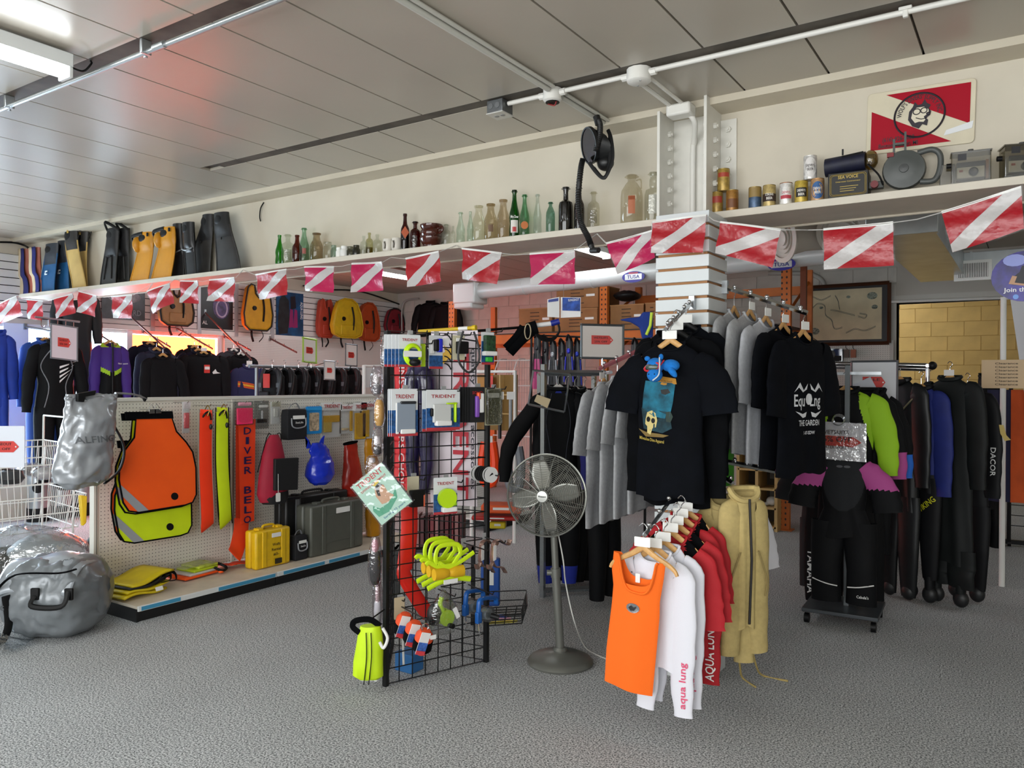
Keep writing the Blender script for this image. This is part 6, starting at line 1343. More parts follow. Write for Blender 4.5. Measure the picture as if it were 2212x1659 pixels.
# banner on the rear panel, facing the viewer
br2 = (GB-GC).normalized(); bn = br2.cross(Z)
def bp(px, py, off=.03):
    r = CR*((px-1106)/FPX)-CU*((py-829.5)/FPX)+CF; o = GC+bn*off; return CAM+r*((o-CAM).dot(bn)/r.dot(bn))
a, b_ = bp(932, 716), bp(1030, 1095); c = (a+b_)/2; w_, h_ = abs((b_-a).dot(br2)), abs(b_.z-a.z)
t = T('brand_banner', 'white vertical banner with big red lettering inside the tower', 'banner', c)
B().grid(lambda u, v: br2*((u-.5)*w_)+Z*((v-.5)*h_)+bn*.006*sin(v*20+u*5), 10, 24).build('cloth', m('d8ccd2', .6, b=.2, bs=20), t)
text('TRIDENT', bn*.016+br2*(w_*.02)+Z*(-.03*h_), -Z, br2, w_*.34, m('b3182c', .5), t, width=h_*.86); text('quality diving accessories', bn*.016+br2*(w_*.40)-Z*.0, -Z, br2, w_*.1, m('2a2a34', .5), t, width=h_*.8)
for k in range(5): B().tube([bn*.016+br2*(-.2*w_+w_*.17*cos(a))*1+Z*(h_*(.43-.03*k)+w_*.17*sin(a)-k*.012) for a in [pi*.1+1.3*q/8 for q in range(8)]], .004, 5).build('black_wave', BLACK, t)
decal('yellow_star', [(-.03, .0), (.01, .02), (.0, .06), (.03, .03), (.06, .05), (.05, .01), (.07, -.02), (.03, -.02), (.0, -.05)], bn*.016-br2*w_*.2+Z*h_*.36, br2, Z, m('d8a81c', .5), t)
a, b_ = bp(852, 785, .06), bp(884, 1085, .06); c = (a+b_)/2; w_, h_ = abs((b_-a).dot(br2)), abs(b_.z-a.z)
t = T('red_banner', 'narrow red banner with white vertical lettering inside the tower', 'banner', c)
B().grid(lambda u, v: br2*((u-.5)*w_)+Z*((v-.5)*h_)+bn*.005*sin(v*14), 6, 20).build('cloth', m('d01420', .45), t); text('INSTRUCTORS CHOICE', bn*.015-br2*w_*.1, -Z, br2, w_*.36, m('e0c8c8', .5), t, width=h_*.95)
# purple leggings on a clear form
c = bp(908, 795, .1); t = T('leggings_form', 'shiny dark purple leggings on a hanging leg form', 'leggings', c); PUR = m('241c40', .25, n=.4, s=9, coat=.5)
for s_ in (-1, 1):
    pts = [(-.0+s_*.025, .0), (s_*.045, -.1), (s_*.05, -.3), (s_*.045, -.45), (s_*.05, -.55), (s_*.03, -.7)]
    B().tube(curve([br2*p[0]+Z*p[1] for p in pts], 5), [(.05, .05)]*3+[(.06-.0012*k, .055-.001*k) for k in range(23)], 14).build('leg', PUR, t)
B().sph(Z*.03, (.09, .06, .1), 12).build('hips', PUR, t)
# red plastic streamer hanging inside
c = gp(884, 1095, -.09); t = T('red_sleeve_pack', 'long red flag sleeve in clear plastic hanging inside the grid', 'package', c); RP = m('f02a1c', .35, coat=.4)
B().tube(curve([Z*0, gr*.0-Z*.15, gr*-.02-Z*.3, gr*-.03-Z*.36, gr*.05-Z*.5, gr*.12-Z*.6], 5), [(.05, .012)]*12+[(.04, .012)]*14, 10, up=GN).build('sleeve', RP, t)
c = gp(884, 1412, -.14); t = T('blue_box', 'small blue box resting low inside the grid tower', 'box', (c.x, c.y, 0)); B().bb((-.06, -.05, 0.0), (.06, .05, .1)).build('carton', m('2f6aa4', .5), t, bevel=.004)
t = T('white_rod', 'thin white rod leaning inside the grid tower', 'rod', gp(872, 1437, -.03)); B().cyl((0, 0, 0), gr*-.01+Z*.25, .006, n=8).build('rod', BAR, t)
# yellow speargun pole lying on top
a, b_ = bp(905, 716, .0), bp(1026, 708, .0); t = T('pole_spear', 'yellow pole spear with white tape resting along the tower top', 'pole spear', a); d_ = b_-a
B().cyl((0, 0, 0), d_, .011, n=10).build('shaft', m('c9a81c', .4), t); B().cyl(d_*.72, d_*.88, .0115, n=10).build('white_tape', BAR, t); B().cyl(d_*.96, d_*1.02, .016, n=10).build('end_cap', m('d8b81c', .4), t)
# red booklets on a shelf seen through the grid
for i in range(12):
    px = 884+i*10.5; c = P(px, 1178, d=5.15); t = T('log_book', '%s dive booklet, %s in the row behind grid' % (('dark red', 'red', 'dusty pink', 'maroon')[i % 4], ('first', 'second', 'third', 'fourth', 'fifth', 'sixth', 'seventh', 'eighth', 'ninth', 'tenth', 'eleventh', 'last')[i]), 'book', c, .5, group='dark red booklets behind the grid'); B().bb((-.011, -.06, 0), (.011, .06, .2+.006*(i % 3))).build('cover', m(('5c141c', '6e1a22', '8a5a58', '4a1016')[i % 4], .5), t)
c = P(940, 1182, d=5.15); t = T('book_rack', 'low black wire book rack holding the dark red booklets', 'rack', (c.x+.0, c.y, 0), math.radians(33)); B().bb((-.26, -.08, c.z-.02), (.26, .08, c.z)).build('shelf', BW, t)
for x in (-.25, .25): B().bb((x-.01, -.08, 0), (x+.01, .08, c.z)).build('leg_plate', BW, t)
# things on the outer left face --------------------------------------------------------------
c = P(826, 1066, d=3.86); t = T('product_catalogue', 'thick product catalogue in clear plastic hanging by a corner', 'book', c); R2 = (CR*.78+Z*.62).normalized(); U2 = (Z*.78-CR*.62).normalized(); N2 = R2.cross(U2)
COV = m('a9cdbc', .35); B().tube([R2*.09+U2*.115, GA+Z*1.2-c], .003, 5).build('hanging_cord', BLACK, t)
B().box((0, 0, 0), (.185, .235, .028), Matrix((R2, U2, N2)).transposed()).build('pages', m('ccd0d4', .5), t); B().box(N2*.0155, (.19, .24, .004), Matrix((R2, U2, N2)).transposed()).build('front_cover', COV, t); B().box(-N2*.0155, (.19, .24, .004), Matrix((R2, U2, N2)).transposed()).build('back_cover', m('1a2a5a', .4), t)
dn = -U2
text('TRIDENT', N2*.0185+U2*.085, R2, U2, .026, m('c0303a', .5), t, width=.15); text('DIVING EQUIPMENT', N2*.0185+U2*.06, R2, U2, .011, m('c0303a', .5), t, width=.15); text('Serving 32 years', N2*.0185-U2*.105, R2, U2, .011, m('2a6a8a', .5), t, width=.13)
decal('green_swirl', [(-.08, -.08), (-.02, -.09), (.05, -.06), (.075, -.01), (.05, -.03), (.0, -.055), (-.05, -.05), (-.07, -.02), (-.085, -.04)], N2*.0182, R2, U2, m('3f9a78', .5), t); decal('bearded_figure', [(-.03, -.04), (-.03, .01), (-.01, .045), (.02, .05), (.035, .03), (.03, -.01), (.045, -.04), (.0, -.05)], N2*.0188, R2, U2, m('c49a7c', .6), t); decal('hair', [(-.012, .03), (-.02, .005), (-.01, -.005), (-.0, .02), (.01, .03), (.03, .035), (.02, .052), (-.005, .048)], N2*.0194, R2, U2, m('1a1414', .6), t); decal('crown', [(-.005, .05), (.025, .055), (.03, .068), (.018, .06), (.01, .07), (.004, .06), (-.008, .064)], N2*.0196, R2, U2, m('d8b83a', .5), t)
B().box(N2*.0, (.2, .25, .05), Matrix((R2, U2, N2)).transposed()).build('clear_sleeve', clear('ffffff', .22, .95, .06, .6, 18), t)
def lbag(lab, rc, col, dd, inner=None, name='plastic_pack', cat='package'):
    a, b_ = P(rc[0], rc[1], d=dd), P(rc[2], rc[3], d=dd); w_, h_ = abs((b_-a).dot(CR)), abs(a.z-b_.z); c = (a+b_)/2; c.z = a.z; t = T(name, lab, cat, c, math.radians(33.6), group='packs on the tower side')
    o = B().loft([[V((w_/2*g*cos(a), .03*g*sin(a), -h_*f)) for a in [2*pi*k/14 for k in range(14)]] for f, g in ((0, .5), (.1, .75), (.35, .95), (.7, 1), (.95, .8), (1, .4))]).build('clear_bag', clear('f4eef2', .3, .9, .06, .8, 40), t); crease(o, .006, 25, rc[0])
    for nm, mt, f0, f1, g in inner or (): B().loft([[V((w_/2*g*q*cos(a), .022*q*sin(a), -h_*(f0+(f1-f0)*f))) for a in [2*pi*k/12 for k in range(12)]] for f, q in ((0, .5), (.15, .9), (.5, 1), (.85, .9), (1, .5))]).build(nm, mt, t)
    return t
lbag('black pouch in clear bag on the tower side', (795, 1160, 826, 1266), '', 4.05, [('black_pouch', m('17181c', .5), .3, .97, .8), ('pink_card', m('c98a9a', .5), .05, .3, .5)])
lbag('long pale pink bag hanging below the black pouch', (804, 1256, 828, 1352), '', 4.1, [('pink_strip', m('c4a8ac', .5), .02, .5, .45), ('white_strip', m('dce2e6', .5), .4, .97, .7)])
lbag('hank of yellow cord in a clear bag', (806, 858, 832, 925), '', 4.0, [('yellow_cord', m('d8aa48', .6, b=.6, bs=90), .08, .92, .85)])
lbag('clear tube pack with chrome fitting beside tower top', (822, 728, 838, 790), '', 3.98, [('fitting', m('b8babc', .3, .8), .5, .9, .7)])
lbag('small clear box of parts on the tower side', (790, 985, 818, 1022), '', 4.02, [('label', BAR, .1, .4, .5)]); lbag('clear pack with depth gauge next to yellow cord', (800, 790, 828, 855), '', 4.02, [('gauge', m('6a6c70', .4), .6, .95, .7), ('white_tab', BAR, .35, .6, .4)])
lbag('stacked white clips in small packs by the blue bags', (803, 925, 828, 985), '', 4.02, [('white_clip', BAR, .3, .6, .6), ('dark_part', m('3a3c40', .5), .65, .95, .7)])
c = P(800, 1352, d=3.98); t = T('drawstring_bag', 'neon yellow drawstring bag of shells hanging low on tower', 'bag', c, math.radians(30))
o = B().loft([[V((hw*cos(a)+ox, .045*g*sin(a), z)) for a in [2*pi*k/24 for k in range(24)]] for z, hw, g, ox in ((-.0, .05, .7, 0), (-.03, .06, .9, 0), (-.1, .068, 1, -.002), (-.18, .075, 1, -.008), (-.25, .078, 1, -.01), (-.262, .06, .8, -.01))]).build('bag', m('bfe00e', .6, n=.05, s=8), t); crease(o, .006, 14, 2)
B().tube(curve([(-.05, -.02, -.03), (-.085, -.02, .0), (-.07, -.02, .03), (0, -.01, .035), (.05, 0, .0)], 6), [(.005, .015)]*25, 8).build('black_handle', BLKCLOTH, t)
q = Matrix.Rotation(-math.radians(30), 3, 'Z') @ (GA-c); B().tube([(0, -.01, .033), (q.x, q.y, .07)], .004, 5).build('hanging_loop', BLACK, t)
for x in (-.01, .015): B().tube(curve([(x, -.048, -.02), (x+.004, -.052, -.14), (x-.01, -.05, -.28)], 5), .0025, 5).build('drawcord', BLACK, t)
for i in range(4): B().sph((-.035+.022*i, -.01, -.268), (.012, .012, .009), 8).build('white_bead', BAR, t)
B().tube(curve([(.07, -.03, .0), (.095, -.03, -.05), (.075, -.03, -.1), (.055, -.03, -.07)], 5), .008, 8).build('white_ring', BAR, t)
# ================================================================ pedestal fan
FG = m('73746e', .35, .45); fb = P(1210, 1432, z=0); t = T('pedestal_fan', 'grey metal pedestal fan with round wire cage on the carpet', 'fan', fb)
B().lathe([(0, 0), (.18, 0), (.185, .012), (.172, .03), (.16, .036), (.11, .055), (.04, .066), (.036, .07), (0, .07)], n=40).build('base', FG, t)
tl_ = P(1186, 1150, d=(fb-CAM).dot(CF))-fb; lean = V((tl_.x, tl_.y, 0))/tl_.z*.6
B().lathe([(.036, .06), (.04, .075), (.03, .09)], n=20).cyl((0, 0, .07), lean*.5+Z*.5, .024, n=16).build('lower_pole', FG, t); B().cyl(lean*.5+Z*.5, lean*.85+Z*.86, .019, n=16).build('upper_pole', FG, t); B().cyl(lean*.48+Z*.48, lean*.53+Z*.53, .028, n=16).build('collar', FG, t); B().cyl(lean*.5+Z*.505, lean*.5+Z*.505-CR*.05, .016, n=12).build('collar_knob', FG, t)
hc = P(1180, 1070, d=(fb-CAM).dot(CF)-.04)-fb; fd = ((-CF*cos(.33))-CR*sin(.33)+Z*.04).normalized(); q = fd.to_track_quat('Z', 'Y').to_matrix()
CG = m('85867f', .3, .6)
def ring(r, z): return [hc+q @ V((r*cos(a), r*sin(a), z)) for a in [2*pi*k/56 for k in range(56)]]
RC = .226
B().tube(ring(RC, 0), .006, 6, closed=True).build('cage_hoop', CG, t)
for side in (1, -1):
    b_ = B()
    for k in range(19):
        f = k/19; r = .045+(RC-.045)*f; b_.tube(ring(r, side*(.02+.055*math.sqrt(max(0, 1-f**3)))), .0014, 4, closed=True)
    o = b_.build('cage_front_wires' if side > 0 else 'cage_rear_wires', CG, t); o['kind'] = 'stuff'
    for k in range(16):
        a = 2*pi*k/16; B().tube([hc+q @ V((r*cos(a+.15*(r/RC)), r*sin(a+.15*(r/RC)), side*(.021+.055*math.sqrt(max(0, 1-((r-.045)/(RC-.045))**3))) if r < RC else 0)) for r in (.03, .08, .13, .18, .21, RC)], .002, 5).build('cage_spoke', CG, t)
B().lathe([(0, .084), (.03, .083), (.036, .076), (.036, .07), (0, .07)], hc, 24, q).build('badge', m('9a9b96', .25, .6), t); text('Windmere', hc+fd*.0855-Z*.004, q @ V((1, 0, 0)) if (q @ V((1, 0, 0))).dot(CR) > 0 else -(q @ V((1, 0, 0))), Z, .01, m('3a3a38', .5), t, width=.045)
B().lathe([(0, .05), (.03, .05), (.034, .0), (.034, -.06), (.05, -.07), (.055, -.13), (.04, -.17), (0, -.175)], hc, 20, q).build('motor', FG, t); B().cyl(hc-fd*.1, lean*.85+Z*.84, .02, n=12).build('neck', FG, t)
for k in range(4):
    a0 = pi/2*k+.2
    def bl(u, v): 
        r = .03+.165*v; wd = (.35+.95*sin(pi*min(1, v*.75+.12)))*.085; a = (u-.5)*wd; tw = .5*(1-.3*v)
        x, y, z = r, a*cos(tw), a*sin(tw); return hc+q @ V((x*cos(a0)-y*sin(a0), x*sin(a0)+y*cos(a0), z+.02))
    B().grid(bl, 8, 10).build('blade', m('a5a6a0', .3, .7), t, solid=.002)
tag(B().tube(curve([hc+fb-fd*.1-Z*.04, P(1215, 1200, d=4.4), P(1222, 1260, d=4.42), P(1240, 1340, d=4.35), P(1262, 1395, z=.03), P(1290, 1415, z=.006), P(1330, 1430, z=.006)], 8), .004, 6).build('power_cord', m('c4c4be', .5)), 'white power cord running from the fan along the carpet', 'cord')
# ================================================================ steel wetsuit rack behind the fan
RA, RB = P(1172, 1290, z=0), P(1306, 1284, z=0)
t = T('wetsuit_rack', 'chrome square tube clothes rack full of black wetsuits', 'clothes rack', RA); rr = (RB-RA)
up = rr.cross(Z).normalized(); rl = rr.normalized(); zt = 1.64
SQ = m('b4babd', .25, .9)
def sq(a, b_, s_=.016): return B().tube([a, b_], s_*1.41, 4).build('tube', SQ, t)
back = (CF*V((1, 1, 0)))*.85
for p in (V((0, 0, 0)), rr, back, rr+back): B().bb(p+V((-.016, -.016, 0)), p+V((.016, .016, zt+(.06 if p.length < .01 else 0)))).build('post', SQ, t)
for a, b_ in (((0, 0, 0), rr), (back, rr+back), ((0, 0, 0), back), (rr, rr+back)):
    B().tube([V(a)+Z*.05, V(b_)+Z*.05], .02, 4).build('foot_bar', SQ, t); B().tube([V(a)+Z*zt, V(b_)+Z*zt], .02, 4).build('rail', SQ, t)
B().tube([rr*.3+Z*zt, rr*.75+back+Z*zt], .016, 6).build('middle_rail', SQ, t); B().tube([rr+Z*zt, rr-CF*.3+Z*zt], .014, 6).build('face_out_arm', SQ, t)
sg = P(1200, 855, d=5.715); t = T('empty_sign_frame', 'empty chrome sign frame hanging crooked with a cream card', 'sign frame', sg)
pf = [P(*p, d=5.715)-sg for p in ((1152, 800), (1231, 808), (1219, 890), (1141, 873))]
for i in range(4): B().tube([pf[i], pf[(i+1) % 4]], .008, 4).build('frame_bar', SQ, t)
B().prism([(0, 0), (.1, -.035), (.075, -.1), (-.02, -.05)], P(1160, 852, d=5.7)-sg, CR, Z, .002).build('cream_card', m('d8c49c', .6), t)
O = P(1301, 738, d=5.82); tagsign('sale_sign', 'framed WETSUITS 25% OFF sign on the chrome rack', O, V((CR.x, CR.y, -.02)), Z, .31, .245, m('7d8488', .3, .8), [('WETSUITS', 1), ('25% OFF', .9)], 'd6cfc8', tagw=.52, tagy=.55, fw=.014)
B().cyl((0, 0, -.12), (0, 0, -.36), .008, n=6).build('stem', SQ, [o for o in bpy.data.objects if o.name.startswith('sale_sign')][-1])
BLUT = m('10258c', .7, n=.2, s=9)
def wetcol(p, x, z, f): return 1 if (p == 'torso' and f and abs(x) < .012 and z < -.02) else (1 if (p == 'sleeve' and z < -.7) or (p == 'leg' and z < -1.33) else 0)
WS = ['black wetsuit with blue zip line at the rack front', 'black wetsuit with white chest logo on the chrome rack', 'black wetsuit with round white emblem on the chrome rack', 'black wetsuit with grey seams deep in the chrome rack', 'black wetsuit hanging last on the chrome rack']
for i, (nk, ch, hy, dd) in enumerate((((1206, 838), (1138, 1232), 1085, 5.86), ((1222, 842), (1165, 1262), 1085, 5.98), ((1242, 842), (1190, 1285), 1085, 6.1), ((1262, 846), (1210, 1298), 1080, 6.22), ((1282, 850), (1235, 1310), 1075, 6.34))):
    rz = .586
    t, body, loc, w_, L = gpx_(nk, rz, ch, hy, 'wetsuit', WS[i], 'wetsuit', d_=dd, mats=[NEO, BLUT], colf=wetcol if i == 0 else None, sleeve='long', sl=.6, spread=((3.2, .4) if i == 0 else .4), fold=.004, legs=.6, waist=.86, d=.042, dip=.02, collar='thick', group='wetsuits on the chrome rack', sr=.95)
    SEAM = m('3a3e48', .7)
    for s_ in (-1, 1): B().tube([q_+V((0, -.003, 0)) for q_ in wrapv(curve([V((s_*.05, 0, -.04)), V((s_*w_*.55, 0, -.25)), V((s_*w_*.35, 0, -L*.6)), V((s_*w_*.5, 0, -L+.02))], 6), bvh_of(body), V((0, -1, 0)), .001)], .0025, 5).build('seam', SEAM, t)
    if i == 1: text('HENDERSON', (w_*.45, -.1, -.2), X, Z, .028, BAR, t, width=.08, wrap=bvh_of(body), off=.004)
    if i == 2: decal('emblem', ell(.03, .026, 14, w_*.6, -.24), (0, -.1, 0), X, Z, BAR, t, wrap=bvh_of(body), off=.004)
    hanger(['white plastic hanger in rack front wetsuit', 'white plastic hanger in logo wetsuit', 'white plastic hanger in emblem wetsuit', 'white plastic hanger in grey seamed wetsuit', 'white plastic hanger in last wetsuit'][i], loc, rz, .17, 'white', False)
t, body, loc, w_, L = gpx_((1306, 850), 1.45, (1276, 1330), 1100, 'wetsuit', 'black wetsuit with royal blue arms beside the grey tees', 'wetsuit', d_=5.55, mats=[NEO, m('1c1f74', .75)], colf=lambda p, x, z, f: 1 if p == 'sleeve' and z < -.22 else 0, sleeve='long', sl=.55, spread=.9, legs=.62, waist=.86, fold=.006, d=.07, collar='thick', group='wetsuits on the chrome rack', sr=1.2)
hanger('white plastic hanger in blue armed wetsuit', loc, 1.45, .17, 'white', False)
# ================================================================ right side racks
LIM, PKN, CHP = m('94c41a', .75), m('a84488', .75), m('1c1e21', .75, spec=.25)
pb0 = P(1822, 1340, z=.0); t = T('rolling_rack', 'grey rolling garment stand on black castors under the short wetsuits', 'clothes rack', (pb0.x, pb0.y, 0), .05)
B().bb((-.23, -.2, .075), (.23, .24, .1)).build('base_plate', m('4c5054', .4, .5), t, bevel=.004)
for x, y in ((-.2, -.17), (.2, -.17), (.2, .2), (-.2, .2)): B().cyl((x-.015, y, .032), (x+.015, y, .032), .032, n=16).build('castor', BLACK, t)
B().bb((.0, .0, .1), (.03, .03, 1.69)).build('post', m('63686a', .4, .5), t); B().bb((.005, -.2, 1.2), (.025, .0, 1.22)).build('arm', STEEL, t); B().bb((.0, .03, 1.63), (.02, .5, 1.65)).build('arm', STEEL, t); B().bb((-.24, .39, 1.63), (.02, .41, 1.65)).bb((.0, .2, 1.63), (.2, .22, 1.65)).build('cross_arm', STEEL, t)
yr = 6.35; a, b_ = P(1768, 785, y=yr), P(2004, 790, y=yr); t = T('chrome_rack', 'long chrome double rail rack carrying the dry suits', 'clothes rack', (a+b_)/2); d_ = (b_-a)/2
for oy, oz in ((0, 0), (.22, -.02)): B().cyl(-d_+V((0, oy, oz)), d_+V((0, oy, oz)), .018, n=12).build('rail', CHROME, t)
for s_ in (-1, 1): B().cyl(d_*s_*.97+V((0, .11, 0)), d_*s_*.97+V((0, .11, -a.z)), .016, n=10).build('post', CHROME, t); B().tube([d_*s_+V((0, -.02, 0)), d_*s_+V((0, .24, -.02))], .014, 8).build('cross_bar', CHROME, t)
B().sph(d_+V((.03, 0, 0)), .03, 10).build('end_cap', BLACK, t)
def limcol(p, x, z, f): return 1 if p == 'sleeve' else (1 if abs(x) > .085+max(0, (-z-.1))*.28 and z < -.01 and z > -.5 else 0)
t, body, loc, w_, L = gpx_((1828, 842), 0, (1768, 1898), 1200, 'spring_suit', 'black wetsuit top with lime green arms behind the glossy sign', 'wetsuit', y=5.66, mats=[NEO, LIM], colf=limcol, sleeve='half', sl=.46, spread=1.0, fold=.004, d=.04, dip=.03, collar='thick', waist=.9, sr=1.2, nr=130, nseg=130)
hanger('wooden hanger in the lime and black wetsuit', loc, 0, .16, 'wood', False)
def pkcol(p, x, z, f):
    if p == 'sleeve': return 1 if z > -.22 else 0
    if p == 'torso' and f and (x/.125)**2+((z+.17)/.2)**2 < 1: return 2
    return 1 if p == 'torso' and abs(x) > .13 and z > -.2 else 0
t, body, loc, w_, L = gpx_((1824, 978), 0, (1772, 1880), 1160, 'spring_suit', 'short black wetsuit with pink shoulders hanging lowest on the stand', 'wetsuit', y=5.4, mats=[NEO, PKN, CHP], colf=pkcol, sleeve='short', sl=.26, spread=1.4, fold=.004, d=.05, dip=.03, collar='thick', waist=.86, legs=.42, hem=.2, nr=120, nseg=120)
text("Cabela's", (.12, -.15, -L-.37), X, Z, .018, BAR, t, width=.07, wrap=bvh_of([c for c in t.children if c.name.startswith('leg')][1]), off=.004); [decal('wave_logo', ell(.02, .008, 12, d_, -.085), (0, -.15, 0), X, Z, m('4a4c50', .6), t, wrap=bvh_of(body)) for d_ in (-.02, .025)]
for s_ in (-1, 1): B().tube(curve([(s_*.03, -.042, -L-.31), (s_*.1, -.052, -L-.3), (s_*.185, -.035, -L-.28)], 4), .004, 5).build('white_hem_line', BAR, t)
for i, (nk, ch, lab) in enumerate((((1782, 925), (1735, 1820), 'black wetsuit with white lettering down the leg and pink cuff'), ((1868, 900), (1825, 1912), 'black wetsuit with pink cuff behind the pink shouldered one'), ((1885, 880), (1850, 1930), 'dark wetsuit with a bright blue cuff on the stand'))):
    y_ = (5.95, 5.76, 5.855)[i]
    t, body, loc, w_, L = gpx_((nk[0], 845), 0, ch, (1175, 1165, 1100)[i], 'spring_suit', lab, 'wetsuit', y=y_, mats=[NEO, (PKN, PKN, m('1560c0', .7))[i]], colf=lambda p, x, z, f: 1 if p == 'sleeve' and z < (-.36, -.4, -.42)[i] else 0, sleeve='half', sl=.48, spread=1.1, fold=.004, legs=(.5, .4, .3)[i], waist=.88, d=.036, collar='thick', group='wetsuits on the rolling stand', sr=1.1)
    if i == 0: text('YAMAHA', (-.105, -.12, -L-.2), -Z, X, .045, BAR, t, width=.32, wrap=bvh_of([c for c in t.children if c.name.startswith('leg')][0]), off=.004)
t, body, loc, w_, L = gpx_((1762, 985), 0, (1725, 1790), 1150, 'spring_suit', 'grey black short wetsuit peeking out left of the stand', 'wetsuit', y=6.05, mats=[m('16181c', .75), CHP], colf=lambda p, x, z, f: 1 if p == 'sleeve' else 0, sleeve='short', spread=1.2, fold=.004, legs=.4, waist=.9, d=.034)
# dry suits
DS = m('121416', .42, n=.3, s=5, b=.15, bs=25, spec=.35); DS2 = m('0b0c0f', .6, n=.3, s=6, spec=.25)
def dcol(p, x, z, f): return 1 if (p == 'torso' and x > -.05 and z > -.62) or (p == 'sleeve' and x > 0) else 0
DL = [((1944, 822), -.5, (1898, 1975), 1100, 6.35, 'grey black rubber dry suit with diagonal brass zip', DS, .62), ((1990, 838), -.5, (1955, 2034), 1060, 6.35, 'royal blue and black dry suit with yellow leg lettering', DS2, .62), ((2052, 818), -.5, (2012, 2112), 1215, 6.35, 'huge black dry suit with long feet touching the carpet', m('121515', .6, n=.25, s=5, spec=.25), .16), ((2090, 842), -.5, (2045, 2132), 1120, 6.57, 'black dry suit with white sleeve lettering and yellow tag', DS2, .5)]
for i, (nk, rz, ch, hy, y_, lab, mt, lg) in enumerate(DL):
    t, body, loc, w_, L = gpx_(nk, rz, ch, hy, 'dry_suit', lab, 'dry suit', y=y_, mats=[mt, m('16246e', .7, n=.15, s=8)], colf=dcol if i == 1 else None, sleeve='long', sl=.66, spread=.5, fold=.006, legs=lg, d=.036, collar='thick', group='dry suits on the chrome rack', sr=1.25, ph=i, legw=1.2, dip=.02, nr=70, nseg=90)
    zf = -loc.z+.02
    for s_ in (-1, 1):
        bx = s_*w_*.53; B().sph((bx, .0, zf+.05), (.055, .04, .06), 10).build('boot', m('17181a', .5), t); B().cyl((bx, .0, zf+.06), (bx, .0, -L-lg+.02), .032, .034, n=14).build('ankle', mt, t)
    if i == 0: B().tube(wrapv([V((-.13+.26*k/9, 0, -.42+.3*k/9)) for k in range(10)], bvh_of(body), V((0, -1, 0)), .004), .006, 6).build('brass_zip', m('8a8468', .4, .5), t); B().tube(curve([(-.06, -.03, .0), (0, -.045, -.03), (.07, -.03, 0)], 5), .012, 8).build('neck_seal', BLACK, t)
    if i == 1: text('VIKING', (w_*.6, -.2, -L-.1), V((.75, 0, .66)), V((-.66, 0, .75)), .042, m('c8c81c', .6), t, width=.15, wrap=bvh_of([c for c in t.children if c.name.startswith('leg')][1]), off=.006)
    if i == 3:
        text('DACOR', (w_+.042, -.2, -.5), -Z, X, .035, BAR, t, width=.2, wrap=bvh_of([c for c in t.children if c.name.startswith('sleeve')][1]), off=.005); B().prism([(0, 0), (.03, 0), (.05, -.07), (.08, -.1), (.04, -.11), (.01, -.06)], (w_+.1, -.04, -.24), X, Z, .003).build('yellow_tag', m('c9b26a', .6), t)
    hanger(['wooden hanger in the brass zip dry suit', 'wooden hanger in the blue dry suit', 'wooden hanger in the huge black dry suit', 'wooden hanger in the lettered dry suit'][i], loc, rz, .18, 'wood', i == 2)
# glossy sale sign clipped to the stand, framed sign behind
O = P(1811, 953, y=5.335); t = tagsign('sale_sign', 'glossy WETSUITS 25% OFF WATER SPORTS sign clipped to the stand', O, V((1, 0, -.03)), Z, .33, .24, None, [], 'dcdce0', tagw=.84, gloss=True)
for s_, z, h_ in (('WETSUITS', .045, .026), ('25% OFF', -.005, .036), ('WATER SPORTS', -.048, .02)): text(s_, (-.02, -.006, z), X, Z, h_, m('2a0f0e', .5), t, width=.2 if h_ > .03 else .17)
B().box((0, -.01, 0), (.335, .003, .245)).build('clear_sleeve', clear('ffffff', .35, .96, .07, .8, 22), t)
for k in range(4): B().tube([V((.0+.035*cos(a), -.02+.012*k, .13+.03*sin(a)+.004*k)) for a in [2*pi*q/16 for q in range(16)]], .003, 5, closed=True).build('wire_coil', CHROME, t)
tagsign('sale_sign', 'white framed sale sign standing behind the lime wetsuit', P(1888, 826, y=6.1), X, Z, .3, .3, m('70757a', .4, .6), [('SALE', 1)], 'd0d2d6', tagw=.5)
t = T('paper_sheet', 'loose white sheet leaning over the framed sign', 'paper', P(1880, 832, y=6.085)); B().prism([(-.12, 0), (0, .06), (.1, -.14), (.0, -.16)], (0, 0, 0), X, Z, .003).build('sheet', m('c4c8d2', .5), t)
# clearance post, flag, oval poster, towel, mask stand
q = P(2167, 790, y=7.2); t = T('pvc_stand', 'white pipe stand carrying the clearance card', 'stand', (q.x, q.y, 0)); B().cyl((0, 0, 0), (0, 0, P(2167, 642, y=7.2).z), .021, n=14).build('pipe', WHITE, t); B().cyl((0, 0, P(2167, 642, y=7.2).z), (1.0, 0, P(2167, 642, y=7.2).z), .021, n=12).build('cross_bar', WHITE, t)
t = T('clearance_card', 'cream card repeating the word Clearance', 'sign', P(2174, 808, y=7.165)); B().prism(rrect(.33, .22, .003), (0, 0, 0), X, Z, .004).build('card', m('d2b690', .6), t)
for k in range(7): text('Clearance', (.0, -.003, .075-.027*k), X, Z, .015, m('3a2a18', .6), t, width=.15)
a = P(2176, 648, y=7.17); t = T('dive_flag_cloth', 'large white bordered red dive flag hanging as a curtain', 'flag', a)
B().grid(lambda u, v: V((.02+.7*u+.13*v*(1-u), .03*sin(u*9), -1.0*v-.0*u)), 12, 14).build('white_cloth', m('cfcfd4', .6), t); B().grid(lambda u, v: V((.2+.5*u, -.02+.02*sin(u*9), -.12-.62*v)), 10, 10).build('red_field', m('b3141f', .35, coat=.4), t)
c = P(2218, 596, y=4.6); t = T('oval_poster', 'purple oval poster of a diver with Join the lettering', 'poster', c); B().prism(ell(.15, .125), (0, 0, 0), X, Z, .006).build('board', m('2c2478', .4, n=.6, s=14), t)
